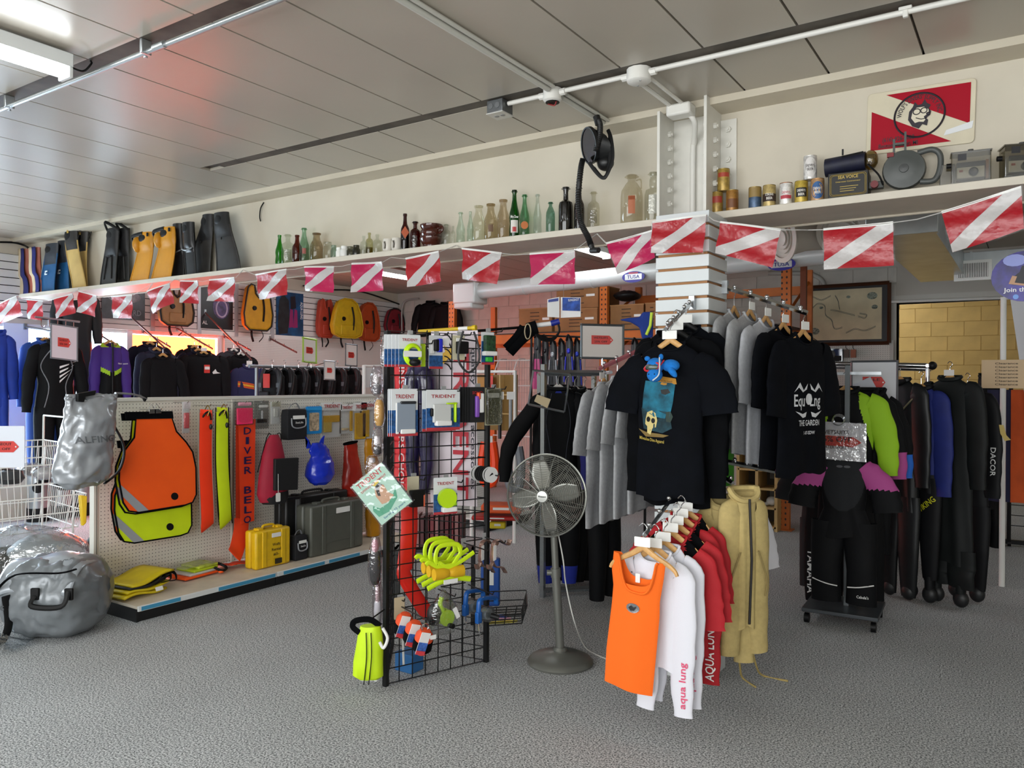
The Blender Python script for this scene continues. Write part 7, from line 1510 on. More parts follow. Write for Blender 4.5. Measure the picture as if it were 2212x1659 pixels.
decal('bubbles', ell(.05, .03, 14, -.05, .08), (0, -.003, 0), X, Z, m('8a94d0', .5), t); text('Join the', (-.04, -.003, -.075), X, Z, .022, BAR, t, width=.11); B().prism(ell(.012, .012), (-.045, -.003, -.1), X, Z, .002).build('badge', m('5a8ad0', .4), t)
decal('diver_body', [(-.06, -.04), (-.055, .0), (-.03, .02), (-.02, .05), (.02, .06), (.05, .0), (.04, -.05)], (.0, -.003, 0), X, Z, m('14141c', .5), t); decal('diver_arm', [(-.075, -.035), (-.06, .005), (-.04, -.0), (-.05, -.03), (.0, -.04), (.0, -.05)], (0, -.0035, 0), X, Z, m('b08868', .5), t)
B().cyl((.0, 0, .12), (0, .05, .5), .002, n=5).build('hanging_wire', STEEL, t)
a = P(2184, 842, y=7.27); t = T('orange_towel', 'orange towel with navy edge hanging behind the mask stand', 'towel', a); B().grid(lambda u, v: V((.0+.5*u, .02*sin(u*14), -.88*v)), 12, 8).build('cloth', m('c8521c', .8, n=.1, s=9), t); B().grid(lambda u, v: V((-.16+.16*u, .02*sin(u*7+1), -.88*v)), 6, 8).build('navy_edge', m('1c2040', .8), t); B().cyl((.2, 0, 0), (.2, -.07, .8), .004, n=6).build('cord', WHITE, t)
t, body, loc, w_, L = gpx_((2138, 808), .2, (2112, 2165), 1100, 'wetsuit', 'black wetsuit hanging beneath the clearance card', 'wetsuit', y=7.4, mats=[DS2], sleeve='none', fold=.01, d=.06, legs=.3)
b_ = P(2192, 1180, z=0); t = T('mask_stand', 'black floor stand with diving masks hung on grid arms', 'mask display', b_)
B().tube(curve([(-.05, 0, .05), (-.04, 0, 1.5), (.0, 0, 1.62), (.1, 0, 1.64)], 8), .018, 8).build('frame', BLACK, t); B().bb((-.16, -.02, .02), (.3, .02, .06)).bb((-.16, -.2, .02), (-.12, .2, .06)).build('foot', BLACK, t); B().cyl((-.06, -.03, .03), (-.03, -.03, .03), .03, n=12).build('castor', BLACK, t)
for k in range(14): B().cyl((-.04, 0, .2+.1*k), (.3, 0, .2+.1*k), .004, n=5).build('grid_wire', BLACK, t)
for k, (py, col) in enumerate(((880, '1a1a1c'), (925, '2a2420'), (970, '9aa4b8'))):
    q = P(2202, py, y=b_.y-.1); t = T('dive_mask', ['black dive mask on the top arm of the stand', 'brown black dive mask on the middle arm', 'clear blue skirted dive mask on the lowest arm'][k], 'mask', q, -.3, group='masks on the stand')
    for s_ in (-1, 1): B().tube([V((s_*.045+.04*cos(a), 0, .033*sin(a))) for a in [2*pi*j/18 for j in range(18)]], .01, 6, closed=True).build('lens_rim', m(col, .3), t); B().sph((s_*.045, .0, 0), (.036, .005, .03), 8).build('lens', m('5a6470', .1), t)
    B().sph((0, -.01, -.03), (.02, .03, .025), 8).build('nose_pocket', m(col, .4), t); B().tube(curve([(-.09, 0, 0), (-.07, .08, -.04), (.0, .1, -.05), (.09, 0, 0)], 5), .006, 6, flat=2).build('strap', BLACK if k < 2 else m('aab0b8', .4), t)
# ---- back wall pieces -------------------------------------------------------------------------
a, b_ = P(1733, 622, y=10.5), P(1921, 741, y=10.5); c = (a+b_)/2; w_, h_ = b_.x-a.x, a.z-b_.z; t = T('framed_map', 'old Caribbean sea chart in a dark wooden frame', 'picture', c)
B().bb((-w_/2, -.02, -h_/2), (w_/2, .02, h_/2)).build('mat_board', m('15151a', .5), t); B().bb((-w_*.42, -.024, -h_*.43), (w_*.42, -.021, h_*.43)).build('chart', m('cbbf9e', .6, n=.12, s=5), t)
for p, q in (((-w_/2, -h_/2), (w_/2, -h_/2)), ((-w_/2, h_/2), (w_/2, h_/2)), ((-w_/2, -h_/2), (-w_/2, h_/2)), ((w_/2, -h_/2), (w_/2, h_/2))): B().tube([(p[0], -.02, p[1]), (q[0], -.02, q[1])], .022, 4).build('frame_bar', m('4a2814', .4), t)
INKB = m('5c6468', .7)
for pts in ([(-.38, .05), (-.3, .12), (-.22, .1), (-.2, .0), (-.14, -.06), (-.1, -.15), (-.02, -.14)], [(-.1, .2), (-.06, .12), (-.05, .05)], [(-.15, .05), (-.05, .03), (.05, .0), (.12, -.02)], [(.02, -.2), (.12, -.16), (.22, -.18), (.34, -.14)], [(.15, -.03), (.22, -.05), (.24, -.02), (.17, .0)], [(-.35, .2), (-.25, .16), (-.15, .2)]):
    for k_ in (0, .012): B().tube([V((p[0]*w_/.95+.004*sin(i*7), -.0255, p[1]*h_/.62*1.0+k_)) for i, p in enumerate(curve([(p[0], p[1], 0) for p in pts], 5))], .0022, 4).build('coastline', INKB, t)
for cx, cy, r in ((.33, .22, .05), (.36, .08, .03), (-.36, -.2, .05), (-.28, .1, .02), (.05, .22, .02)): decal('cartouche', ell(r*1.2, r*.9, 12, cx*w_*.95, cy*h_*1.35), (0, -.0252, 0), X, Z, m('7c8478', .7, n=.7, s=60), t)
a, b_ = P(1748, 742, y=10.5), P(1922, 840, y=10.5); t = T('wall_pegboard', 'white pegboard panel on the wall under the framed map', 'pegboard', a); B().bb((0, 0, b_.z-a.z), (b_.x-a.x, .03, 0)).build('panel', pegmat('d4d4ce', .0254, 'xz'), t); B().bb((b_.x-a.x, -.005, b_.z-a.z), (b_.x-a.x+.04, .03, .02)).build('slot_post', m('bcbcb8', .5), t)
for k, (px, lab) in enumerate(((1772, 'boxed blue mask on pegboard under the map corner'), (1804, 'boxed blue mask on pegboard beside wire hooks'))):
    q = P(px, 765, y=10.4); t = T('boxed_mask', lab, 'package', q, group='boxed masks under the map'); B().bb((-.085, 0, -.09), (.085, .08, .07)).build('clear_box', clear('dfe6ea', .3, .8), t); B().bb((-.02, .01, -.06), (.08, .07, .06)).build('blue_insert', m('2a62a8', .4), t); B().sph((-.04, -.0, .0), (.045, .03, .05), 8).build('mask', m('6a6e72', .3), t); B().bb((-.03, -.002, -.085), (.075, .01, -.02)).build('black_label', BLACK, t)
for k, px in enumerate((1828, 1843)): q = P(px, 755, y=10.42); t = T('small_pack', ['small brown pack on pegboard hook', 'small rust pack on the outer pegboard hook'][k], 'package', q); B().bb((-.03, 0, -.1), (.03, .03, 0)).build('pack', m(('5a4a40', '9a5a3c')[k], .5), t); B().tube([(0, .08, .0), (0, -.02, .02), (0, -.03, .05)], .004, 5).build('hook', BLACK, t)
# orange pallet rack
ORM = m('c4661a', .5, n=.12, s=5)
def holes():
    a_ = ORM.copy(); nt = a_.node_tree; p = nt.nodes['Principled BSDF']; tc = nt.nodes.new('ShaderNodeTexCoord'); sp_ = nt.nodes.new('ShaderNodeSeparateXYZ'); nt.links.new(tc.outputs['Object'], sp_.inputs[0])
    def mth(op, i0, v1, v2=None):
        d = nt.nodes.new('ShaderNodeMath'); d.operation = op; nt.links.new(i0, d.inputs[0])
        if hasattr(v1, 'is_linked'): nt.links.new(v1, d.inputs[1])
        else: d.inputs[1].default_value = v1
        if v2 is not None: d.inputs[2].default_value = v2
        return d.outputs[0]
    zz = mth('WRAP', sp_.outputs[2], .03, -.03); xx = mth('WRAP', sp_.outputs[0], .025, -.025)
    s1 = mth('ADD', mth('MULTIPLY', mth('MULTIPLY', zz, zz), .5), mth('MULTIPLY', xx, xx)); lt = mth('LESS_THAN', s1, .00009)
    mx = nt.nodes.new('ShaderNodeMix'); mx.data_type = 'RGBA'; mx.inputs[6].default_value = (*lin('c4661a'), 1); mx.inputs[7].default_value = (.02, .012, .008, 1); nt.links.new(lt, mx.inputs[0]); nt.links.new(mx.outputs[2], p.inputs['Base Color']); return a_
ORH = holes(); YR = 8.6
t = T('pallet_rack', 'orange steel pallet rack with perforated uprights and beams', 'pallet rack', (0, YR, 0))
zt_ = P(1302, 620, y=YR).z
for px, zz in ((1697, 2.9), (1303, zt_+.1), (975, 2.68)):
    x = P(px, 700, y=YR).x; B().bb((x-.05, 0, 0), (x+.05, .06, zz)).build('upright', ORH, t); B().bb((x-.04, 1.0, 0), (x+.04, 1.06, zz)).build('upright', ORM, t); B().bb((x-.08, -.03, 0), (x+.08, .1, .012)).build('foot_plate', ORM, t)
    for k in range(5): B().tube([(x, .04, .3+.5*k), (x, 1.0, .75+.5*k)] if zz > .8+.5*k else [(x, .04, .3), (x, 1, .3)], .02, 4).build('brace', ORM, t)
xa, xb = P(975, 700, y=YR).x, P(1303, 700, y=YR).x; xc = P(1697, 700, y=YR).x; zb = P(1240, 728, y=YR).z
for (p, q) in ((xa, xb), (xb, xc)):
    B().bb((p+.05, .01, zb-.06), (q-.05, .06, zb+.06)).build('beam', ORM, t); B().bb((p+.05, 1.0, zb-.06), (q-.05, 1.05, zb+.06)).build('beam', ORM, t); B().bb((p+.05, .0, zb+.06), (q-.05, 1.05, zb+.075)).build('shelf_board', m('3a332c', .7), t)
z2 = P(1640, 612, y=YR).z
B().bb((xb+.05, .9, z2-.05), (xc-.05, .95, z2+.05)).build('beam', ORM, t); B().bb((xc+.1, .2, 1.0), (xc+.16, .26, 2.86)).build('upright', m('7a3a14', .5), t)
CARD = m('94683e', .75, n=.12, s=6)
BXS = [((1121, 668, 1192, 712), .05, 'brown carton with torn top flap beside the brochure'), ((1198, 656, 1290, 706), .05, 'brown carton behind the dive brochure'), ((1202, 620, 1292, 655), .06, 'brown carton stacked on the one behind the brochure'), ((1318, 660, 1390, 718), .1, 'wide brown carton with dark printed lines'), ((1394, 655, 1424, 716), .1, 'brown carton tucked behind the column')]
zsh = zb+.077
for i, (rc, oy, lab) in enumerate(BXS):
    p, q = P(rc[0], rc[1], y=YR+oy), P(rc[2], rc[3], y=YR+oy); z0 = zsh if i != 2 else zsh+.285; z1 = p.z if i not in (1,) else zsh+.278
    t = T('cardboard_carton', lab, 'carton', ((p.x+q.x)/2, YR+.3+oy, z0), group='cartons on the orange rack'); w_, h_ = q.x-p.x, max(.18, z1-z0)
    B().bb((-w_/2, -.3, 0), (w_/2, .3, h_)).build('box', CARD, t, bevel=.006); B().bb((-w_/2-.004, -.302, h_-.01), (w_/2+.004, .302, h_+.004)).build('top_flap', m('a87a4c', .75), t)
    for k in range(5): B().bb((-w_*.15, -.3025, h_*(.8-.15*k)), (w_*(.12+.05*sin(k*3+i)), -.301, h_*(.84-.15*k))).build('printed_line', m('4a3420', .7), t)
    B().bb((w_*.22, -.303, h_*.5), (w_*.42, -.301, h_*.6)).build('shipping_label', PAPER, t)
t = T('dark_gear_bag', 'black bundled gear bag on top of the rack carton', 'bag', P(1355, 655, y=YR+.4)); o = B().sph((0, 0, .09), (.16, .2, .06), 14).build('bundle', m('17181c', .4), t); crease(o, .02, 9, 2)
# cube shelf
p, q = P(1588, 990, y=8.45), P(1682, 1132, y=8.45); t = T('cube_shelf', 'pine pigeonhole shelf with small compartments beside orange upright', 'shelf unit', ((p.x+q.x)/2, 8.45, 0)); W2 = (q.x-p.x)/2-.03; PINE = m('c2a268', .55, n=.12, s=7)
for x in (-W2, 0, W2): B().bb((x-.016, 0, 0), (x+.016, .35, 1.2)).build('divider', PINE, t)
for k in range(5): B().bb((-W2, 0, .03+.2*k), (W2, .35, .05+.2*k)).build('shelf', PINE, t)
B().bb((-W2, .34, 0), (W2, .36, 1.2)).build('back', m('3a2c1c', .7), t)
for k in range(3): B().bb((.05, .33, .32+.2*k), (.12, .339, .4+.2*k)).build('label', m('6a6258', .6), t)
t = T('baseball_cap', 'folded white cap in a pigeonhole', 'cap', ((p.x+q.x)/2+W2*.5, 8.6, .302)); B().sph((.02, 0, .0), (.06, .06, .05), 10).build('crown', BAR, t); B().sph((-.035, -.03, -.03), (.04, .05, .02), 8).build('brim', BAR, t)
t = T('red_folded_shirt', 'red folded shirt in the low pigeonhole', 'shirt', ((p.x+q.x)/2-W2*.5, 8.6, .1)); B().box((0, 0, 0), (.12, .2, .098)).build('fold', m('8a1c1c', .7), t, bevel=.02)
# back fins, wire shelves, brochure, harness
def hfin(px, py, y_, L, col, tip, lab, w_=.058):
    t = T('hanging_fin', lab, 'swim fin', P(px, py, y=y_), .25, group='fins hanging at the back'); rows = [(0, .45), (.1, .75), (.2, .8), (.35, .72), (.45, .8), (.75, 1), (1, 1.02)]
    def rg(a_, b2, g=1): return [[V((w_*ww*g*cos(a), .03*(1-.5*f)*sin(a), -L*f)) for a in [2*pi*k/14 for k in range(14)]] for f, ww in rows if a_ <= f <= b2]
    B().loft(rg(0, .45)).build('foot_pocket', m('17181c', .4), t); B().loft(rg(.45, 1)).build('blade', m(tip, .4), t); B().loft(rg(.35, .75, .55)).build('centre_panel', m('2a2c32', .35), t)
    B().tube(curve([(-w_*.5, -.02, -.04), (0, -.06, .02), (w_*.5, -.02, -.04)], 5), .012, 6).build('heel_strap', BLACK, t); B().sph((0, -.035, -L*.25), (.022, .012, .03), 8).build('buckle', m(col, .3, .3), t); B().tube([(-w_*.6, -.02, -L*.35), (-w_*.9, -.02, -L*.8)], .008, 6).build('rail', m(col, .35), t); B().tube([(w_*.6, -.02, -L*.35), (w_*.9, -.02, -L*.8)], .008, 6).build('rail', m(col, .35), t)
for k_, (px, py, col, tip, lab) in enumerate(((1161, 722, '2a2c30', 'b83a78', 'black fin with a bright pink blade'), (1178, 728, '1c1c20', '1a1b20', 'plain black fin next to the pink bladed one'), (1195, 736, '9a9da2', '2a2b30', 'black fin with silver rails'), (1214, 736, '3a3c40', '1c1d22', 'dark grey fin between silver and blue railed fins'), (1230, 728, '2a32b8', '1e2030', 'black fin with violet blue rails'), (1248, 735, '2438a0', '1a1c24', 'black fin with dark blue rails near the sale sign'), (1372, 735, '6a8ab0', '2c3a58', 'steel blue fin behind the sale sign'))): hfin(px, py, 7.575+.09*(k_ % 2), .62, col, tip, lab)
a = P(1148, 724, y=7.62); b_ = P(1395, 733, y=7.62); t = T('fin_rail', 'black rail carrying the fins behind the wetsuit rack', 'rail', a)
B().tube([(0, 0, 0), b_-a], .012, 6).build('bar', BLACK, t)
for q in (V(), b_-a): B().tube([q, q-V((0, 0, (a+q).z))], .014, 6).build('post', BLACK, t)
a, b_ = P(1066, 775, y=8.3), P(1160, 1000, y=8.3); t = T('wire_shelf', 'grey wire basket shelving with curved dividers at the back', 'wire shelf', (a.x, 8.3, b_.z)); h_ = a.z-b_.z; w_ = b_.x-a.x+.5; WG = m('9a9c9c', .4, .4)
for k in range(30): B().cyl((w_*k/29, .3, 0), (w_*k/29, .3, h_), .003, n=5, caps=False).build('wire', WG, t)
for z in (0, .25, .5, .75, 1): B().tube([(0, 0, h_*z*.98), (w_, 0, h_*z*.98)], .008, 6).build('rail', m('c4c6c4', .4), t)
for k in range(5): B().tube(curve([(w_*k/4, .3, h_), (w_*k/4, .12, h_*.98), (w_*k/4, .0, h_*.8), (w_*k/4, 0, h_*.6)], 5), .008, 6).build('divider', m('c4c6c4', .4), t)
a, b_ = P(1064, 803, y=6.4), P(1112, 932, y=6.4); t = T('white_frame_display', 'white tube framed display with wooden cubbies and red tab', 'display', a); w_, h_ = b_.x-a.x, a.z-b_.z
B().tube([(-.25, 0, 0), (w_, 0, 0), (w_, 0, -h_)], .018, 8).build('frame', WHITE, t); B().bb((-.25, .05, -h_), (w_-.02, .08, -.03)).build('back', m('8a6a34', .6), t)
for k in (.4, .72): B().bb((-.25, -.02, -h_*k), (w_-.02, .06, -h_*k+.012)).build('ledge', PINE, t)
B().bb((w_*.35, -.02, -h_), (w_*.35+.012, .06, -.03)).build('divider', PINE, t); B().tube([(w_, 0, -h_), (w_, 0, -a.z)], .018, 8).build('leg', WHITE, t); B().tube([(-.25, 0, 0), (-.25, 0, -a.z)], .018, 8).build('leg', WHITE, t); B().prism(rrect(.07, .22, .003), (-.01, -.03, -.15), X, Z, .003).build('red_tab', m('d8453c', .5), t); text('1', (-.01, -.034, -.17), X, Z, .05, BLACK, t); B().bb((-.2, -.02, -h_*.75), (-.05, .0, -h_*.1)).build('ochre_pack', m('b07a2a', .5), t)
c = P(1215, 664, y=6.6); t = T('dive_brochure', 'open dive brochure with blue underwater photo, hung up', 'brochure', c)
B().prism([(-.14, -.09), (-.02, -.1), (-.02, .1), (-.14, .08)], (0, -.02, 0), V((.95, .3, 0)), Z, .003).build('left_page', PAPER, t); B().prism([(-.02, -.1), (.2, -.1), (.2, .085), (-.02, .1)], (0, 0, 0), X, Z, .003).build('right_page', PAPER, t); B().prism([(-.0, -.03), (.195, -.045), (.195, .08), (-.0, .095)], (0, -.002, 0), X, Z, .001).build('photo', m('2a4c96', .4, n=.7, s=14), t); text('SLINGSHOT', (.125, -.005, .055), X, Z, .022, PAPER, t, width=.12); B().prism([(-.13, .05), (-.03, .06), (-.03, .09), (-.13, .075)], (0, -.022, 0), V((.95, .3, 0)), Z, .001).build('blue_header', m('2a3f8c', .4), t); B().cyl((0, .02, .1), (0, .02, ZC-c.z), .002, n=5).build('hanging_thread', STEEL, t)
c = P(1145, 718, d=5.2); t = T('spear_sling', 'black sling bands bundled on a white and blue pole', 'spear sling', c)
def sp3(pts): return curve([P(a_, b2, d=5.2)-c for a_, b2 in pts], 6)
B().tube(sp3([(1100, 762), (1125, 735), (1155, 710)]), [(.035, .012)]*13, 8, up=CF).build('sheath', BLKCLOTH, t); B().tube(sp3([(1092, 752), (1115, 728), (1130, 705)]), [(.025, .012)]*13, 8, up=CF).build('sheath', BLKCLOTH, t); B().tube(sp3([(1140, 712), (1160, 706)]), .045, 10).build('wrap', BLKCLOTH, t); B().tube(sp3([(1158, 703), (1190, 699)]), .016, 10).build('white_pole', BAR, t); B().tube(sp3([(1190, 699), (1208, 694)]), .02, 10).build('blue_grip', m('1a2a8c', .35), t)
for k in range(3): B().tube(sp3([(1150, 712), (1170, 728+k*3), (1195, 730+k*2), (1208, 715), (1205, 698)]), .008, 6).build('rubber_band', BLACK, t)
B().tube([P(1140, 716, d=5.15)-c+CR*.02*cos(a)+Z*.05*sin(a) for a in [2*pi*k/14 for k in range(14)]], .004, 5, closed=True).build('tan_tie', m('b8a888', .6), t); B().tube([GC+Z*GH-c, P(1140, 706, d=5.25)-c], .01, 6).build('long_shaft', BLACK, t)
c = P(1378, 690, y=4.17); t = T('plush_shark_tail', 'dark blue plush shark tail with lime seam by the column', 'plush toy', c); t.scale = (.75,)*3; PLB = m('14307c', .9)
B().prism([(-.14, .0), (-.06, .015), (.02, .02), (.04, .06), (.12, .06), (.12, -.14), (.04, -.15), (.02, -.06), (-.05, -.02)], (0, 0, 0), CR, Z, .06).build('tail', PLB, t, bevel=.018); B().tube([CR*.1+Z*.05-CF*.03, CR*.09-Z*.05-CF*.03, CR*.06-Z*.12-CF*.03], .012, 8).build('lime_seam', m('b4cc2a', .5), t)
t = T('green_garment', 'bright green garment hanging behind the grey tees', 'shirt', P(1577, 700, y=4.32), pi/2); B().grid(lambda u, v: V((-.1+.2*u, .01*sin(u*8), -.9*v)), 10, 4).build('cloth', m('3f9a1c', .7), t, solid=.01)
# low gondola behind the fan
p = P(1068, 1150, z=.0); t = T('low_gondola', 'low white gondola with black kick seen behind the fan', 'shelf unit', (p.x-.55, p.y+.9, 0)); B().bb((-.1, -.9, .1), (.5, -.1, .12)).build('deck', m('d0cdc4', .5), t); B().bb((.44, -.9, 0), (.47, -.1, .1)).build('kick_plate', BLACK, t); B().bb((-.13, -.9, .0), (-.1, -.1, 1.3)).build('pegboard', pegmat('d8d8d4'), t); B().bb((.5, -.9, .095), (.515, -.1, .125)).build('deck_edge', WHITE, t)
for i, (px, py, col, lab, sz) in enumerate(((1072, 1120, 'b3221c', 'red flat pack on the low gondola deck', (.35, .2, .03)), (1060, 1145, '1c4fa0', 'blue boxed item standing by the tower post', (.12, .06, .3)), (1085, 1105, 'e0561c', 'orange float vest lying on the low gondola', (.3, .2, .06)), (1076, 1140, 'd8c41c', 'yellow black tool on the low gondola', (.12, .1, .05)))):
    q = P(px, py, d=5.9 if i != 1 else 5.0); t = T('shelf_item', lab, 'package', (q.x, q.y, max(.13, q.z) if i != 1 else 0), .5, group='goods on the low gondola'); B().box((0, 0, sz[2]/2+(.15 if i == 1 else 0)), sz).build('pack', m(col, .45), t, bevel=.01); B().box((0, -sz[1]/2-.002, sz[2]*.6+(.15 if i == 1 else 0)), (sz[0]*.4, .002, sz[2]*.3)).build('label', BAR, t)
for k, (px, py, col, lab) in enumerate(((1056, 1000, 'ff4a14', 'orange padded horse collar hanging behind the tower'), (1112, 1010, '7c828a', 'grey plastic wrapped fins hanging behind the fan'), (1080, 890, '1c1c20', 'black snorkel with blue band in header pack'), (1103, 890, 'a0a4aa', 'clear snorkel in a header pack'))):
    q = P(px, py-(45 if k < 2 else 30), d=6.2); t = T('hung_item', lab, 'accessory', q, .58, group='goods hung on the low gondola'); B().tube(curve([(-.03, 0, 0), (-.05, 0, -.15), (-.04, 0, -.3), (0, 0, -.33), (.04, 0, -.3), (.05, 0, -.15), (.03, 0, 0)], 5) if k < 2 else [(0, 0, 0), (0, 0, -.32)], .035 if k < 2 else .014, 8).build('body', m(col, .45), t); B().box((0, -.02, .02), (.06, .004, .06)).build('tag', BAR, t)
# ================================================================ left wall: posters, vests, wetsuits, BCDs
def wposter(rc, lab, base):
    a, b_ = P(rc[0], rc[1], x=XL+.035), P(rc[2], rc[3], x=XL+.035); t = T('poster', lab, 'poster', (a+b_)/2, group=None); w_, h_ = abs(b_.y-a.y), abs(a.z-b_.z)
    B().prism(rrect(w_, h_, .003), (0, 0, 0), Y, Z, .006).build('sheet', m(base, .35, n=.5, s=7), t); return t, w_, h_
t, w_, h_ = wposter((220, 615, 313, 693), 'grey smoke poster hanging behind the flag bunting', '3a3d42'); decal('smoke', ell(w_*.4, h_*.2, 20, 0, h_*.2), (.004, 0, 0), Y, Z, m('84888e', .5, n=.5, s=12), t); text('HARD', (.006, w_*.2, -h_*.36), Y, Z, .07, m('7c8086', .5), t, width=w_*.4)
t, w_, h_ = wposter((434, 600, 503, 713), 'black poster of a purple lit dive mask', '0c0c12'); decal('mask_glow', ell(w_*.26, h_*.24, 20, w_*.12, -h_*.05), (.004, 0, 0), Y, Z, m('4a3c66', .4, n=.5, s=16), t)
B().tube([V((.006, w_*.13+w_*.17*cos(a), -h_*.08+h_*.17*sin(a))) for a in [2*pi*k/20 for k in range(20)]], .012, 6, closed=True).build('mask_frame', m('b0a4c0', .3), t); text('AL', (.006, -w_*.38, -h_*.42), Y, Z, .05, BAR, t)
t, w_, h_ = wposter((597, 628, 655, 727), 'blue poster of a wetsuit and pink fins', '12466e')
decal('wetsuit_figure', [(-w_*.45, -h_*.3), (-w_*.4, h_*.3), (-w_*.25, h_*.45), (-w_*.05, h_*.3), (-w_*.02, -h_*.1), (-w_*.1, -h_*.45), (-w_*.4, -h_*.48)], (.004, 0, 0), Y, Z, m('1c2226', .5, n=.5, s=9), t)
for dx in (-.02, .14): decal('pink_fin', [(w_*(dx+.02), h_*.12), (w_*(dx+.12), h_*.1), (w_*(dx+.14), -h_*.3), (w_*(dx-.03), -h_*.32)], (.005, 0, 0), Y, Z, m('8a2460', .5), t)
text('AQUA LUNG', (.006, w_*.38, h_*.1), -Z, Y, .05, BAR, t, width=h_*.4); decal('black_foot', [(-w_*.0, h_*.4), (w_*.18, h_*.42), (w_*.22, h_*.15), (w_*.02, h_*.1)], (.0045, 0, 0), Y, Z, m('15121c', .5), t)
for px in (330, 431, 511, 589): q = P(px, 640, x=XL+.03); tag(B().bb((XL+.02, q.y-.03, 2.2), (XL+.034, q.y+.03, 2.95)).build('slotted_standard', m('b9bec2', .4, .4)), 'slotted metal standard on the slatwall %s' % {330: 'beside the tan vest', 431: 'at the mask poster edge', 511: 'between mask poster and yellow vest', 589: 'between yellow vest and fin poster'}[px], 'wall standard')
def bc(rc, x, col, lab, hole=True, zipc='1a1a18', pocket=True, dark=.08):
    a, b_ = P(rc[0], rc[1], x=x), P(rc[2], rc[3], x=x); c = (a+b_)/2; w_, h_ = abs(b_.y-a.y), abs(a.z-b_.z); t = T('buoyancy_vest', lab, 'vest', c, group='old vests on the slatwall'); mt = m(col, .6, n=.12, s=9, b=.2, bs=40)
    out = [(-.36, .42), (-.26, .5), (-.14, .48), (-.1, .3), (0, .22), (.1, .3), (.14, .48), (.26, .5), (.36, .42), (.42, .2), (.5, -.15), (.46, -.4), (.3, -.5), (-.3, -.5), (-.46, -.4), (-.5, -.15), (-.42, .2)] if hole else [(-.3, .42), (-.12, .5), (.12, .5), (.3, .4), (.42, .15), (.5, -.2), (.44, -.42), (.25, -.5), (-.25, -.5), (-.44, -.42), (-.5, -.2), (-.42, .15)]
    pl = [(p[0]*w_, p[1]*h_) for p in out]; B().prism(pl, (.06, 0, 0), Y, Z, .1).build('bladder', mt, t, bevel=.03); B().tube([V((.055, *p)) for p in pl], .012, 6, closed=True).build('edge_binding', m(zipc, .6) if zipc else mt, t)
    B().tube(curve([(.07, w_*.1, h_*.3), (.075, w_*.16, 0), (.07, w_*.14, -h_*.3)], 5), .014, 6).build('zip', BLACK, t); B().lathe([(0, .02), (.03, .02), (.035, 0), (0, 0)], (.06, -w_*.16, -.02*h_), 16, Matrix.Rotation(pi/2, 3, 'Y')).build('valve', BLACK, t)
    if pocket: B().prism(rrect(w_*.5, h_*.26, .02, 3, -.0, -h_*.3), (.075, 0, 0), Y, Z, .03).build('pocket', mt, t, bevel=.012)
    for s_ in (-1, 1): B().tube(curve([(.0, s_*w_*.16, -h_*.48), (.03, s_*w_*.2, -h_*.62), (.0, s_*w_*.1, -h_*.75)], 5), .015, 6, flat=.3).build('strap', BLACK, t)
    B().tube([(0, 0, h_*.3), (XL-x, 0, h_*.45)], .006, 5).build('hanging_hook', STEEL, t); return t
bc((341, 615, 414, 706), XL+.16, '9c7446', 'tan canvas buoyancy vest with round black valve')
bc((522, 612, 584, 716), XL+.16, 'c08e12', 'yellow horse collar vest with black edging', pocket=False)
bc((684, 645, 716, 730), XL+.12, 'a83a24', 'slim red orange vest on the slatwall', zipc=None); bc((714, 642, 779, 732), XL+.3, 'c4a410', 'big yellow buoyancy jacket on the slatwall', False, zipc=None); bc((771, 652, 816, 738), XL+.12, 'b4481a', 'orange buoyancy jacket with round badge', False, zipc=None); bc((830, 665, 870, 722), XL+.12, '7c1424', 'dark red vest nearest the far corner', False)
for k, (y_, lab) in enumerate(((5.05, 'beside the purple jacket'), (5.75, 'above the navy jackets'), (6.35, 'above the plain black jackets'), (6.95, 'above the striped navy jackets'), (7.75, 'above the BCD row'))): arm('slanted display arm on the window rail '+lab, (XL+.03, y_, 2.2), (XL+.62, y_, 1.98), m('7c5a58', .35, .6), 3)
RB_ = m('1438a0', .7, n=.15, s=9)
def lg(nk, ch, hy, x, lab, **k):
    k.setdefault('sleeve', 'long'); k.setdefault('d', .08); k.setdefault('fold', .006); k.setdefault('collar', 'thick'); k.setdefault('waist', .9); k.setdefault('group', 'wetsuits along the window')
    return gpx_(nk, pi/2-.25, ch, hy, k.pop('name', 'wetsuit'), lab, k.pop('cat', 'wetsuit'), x=x, **k)
lg((-8, 716), (-40, 14), 880, -8.9, 'royal blue wetsuit cut off at the window post', mats=[RB_], legs=.5, sl=.6, spread=.5)
t, body, loc, w_, L = lg((98, 734), (60, 140), 900, -8.9, 'blue wetsuit behind the black piped suit', mats=[m('10408c', .7)], sl=.62, spread=.6, legs=.6)
hanger('wooden hanger in the blue window wetsuit', loc, pi/2-.25, .18, 'wood', False)
t, body, loc, w_, L = lg((120, 738), (76, 166), 900, -8.6, 'black wetsuit with curved grey piping and white slash logo', mats=[NEO], sl=.64, spread=.9, legs=.68); bv = bvh_of(body)
for s_ in (-1, 1): B().tube(wrapv(curve([V((s_*.03, 0, -.05)), V((s_*w_*.75, 0, -.25)), V((s_*w_*.4, 0, -L*.6)), V((s_*w_*.7, 0, -L+.02))], 8), bv, V((0, -1, 0)), .003), .005, 5).build('grey_piping', m('7a7c80', .6), t)
for k in range(4): decal('slash_logo', [(.02, -.26-.05*k), (.19-.02*k, -.2-.04*k), (.17-.02*k, -.215-.04*k), (.02, -.285-.05*k)], (0, -.1, 0), X, Z, BAR, t, wrap=bv, off=.004, cuts=1)
lg((165, 628), (128, 204), 832, -9.15, 'dark green black dry suit hung high over the window', mats=[m('141c1e', .6)], sl=.5, spread=.5, legs=.35, d=.1, name='dry_suit', cat='dry suit')
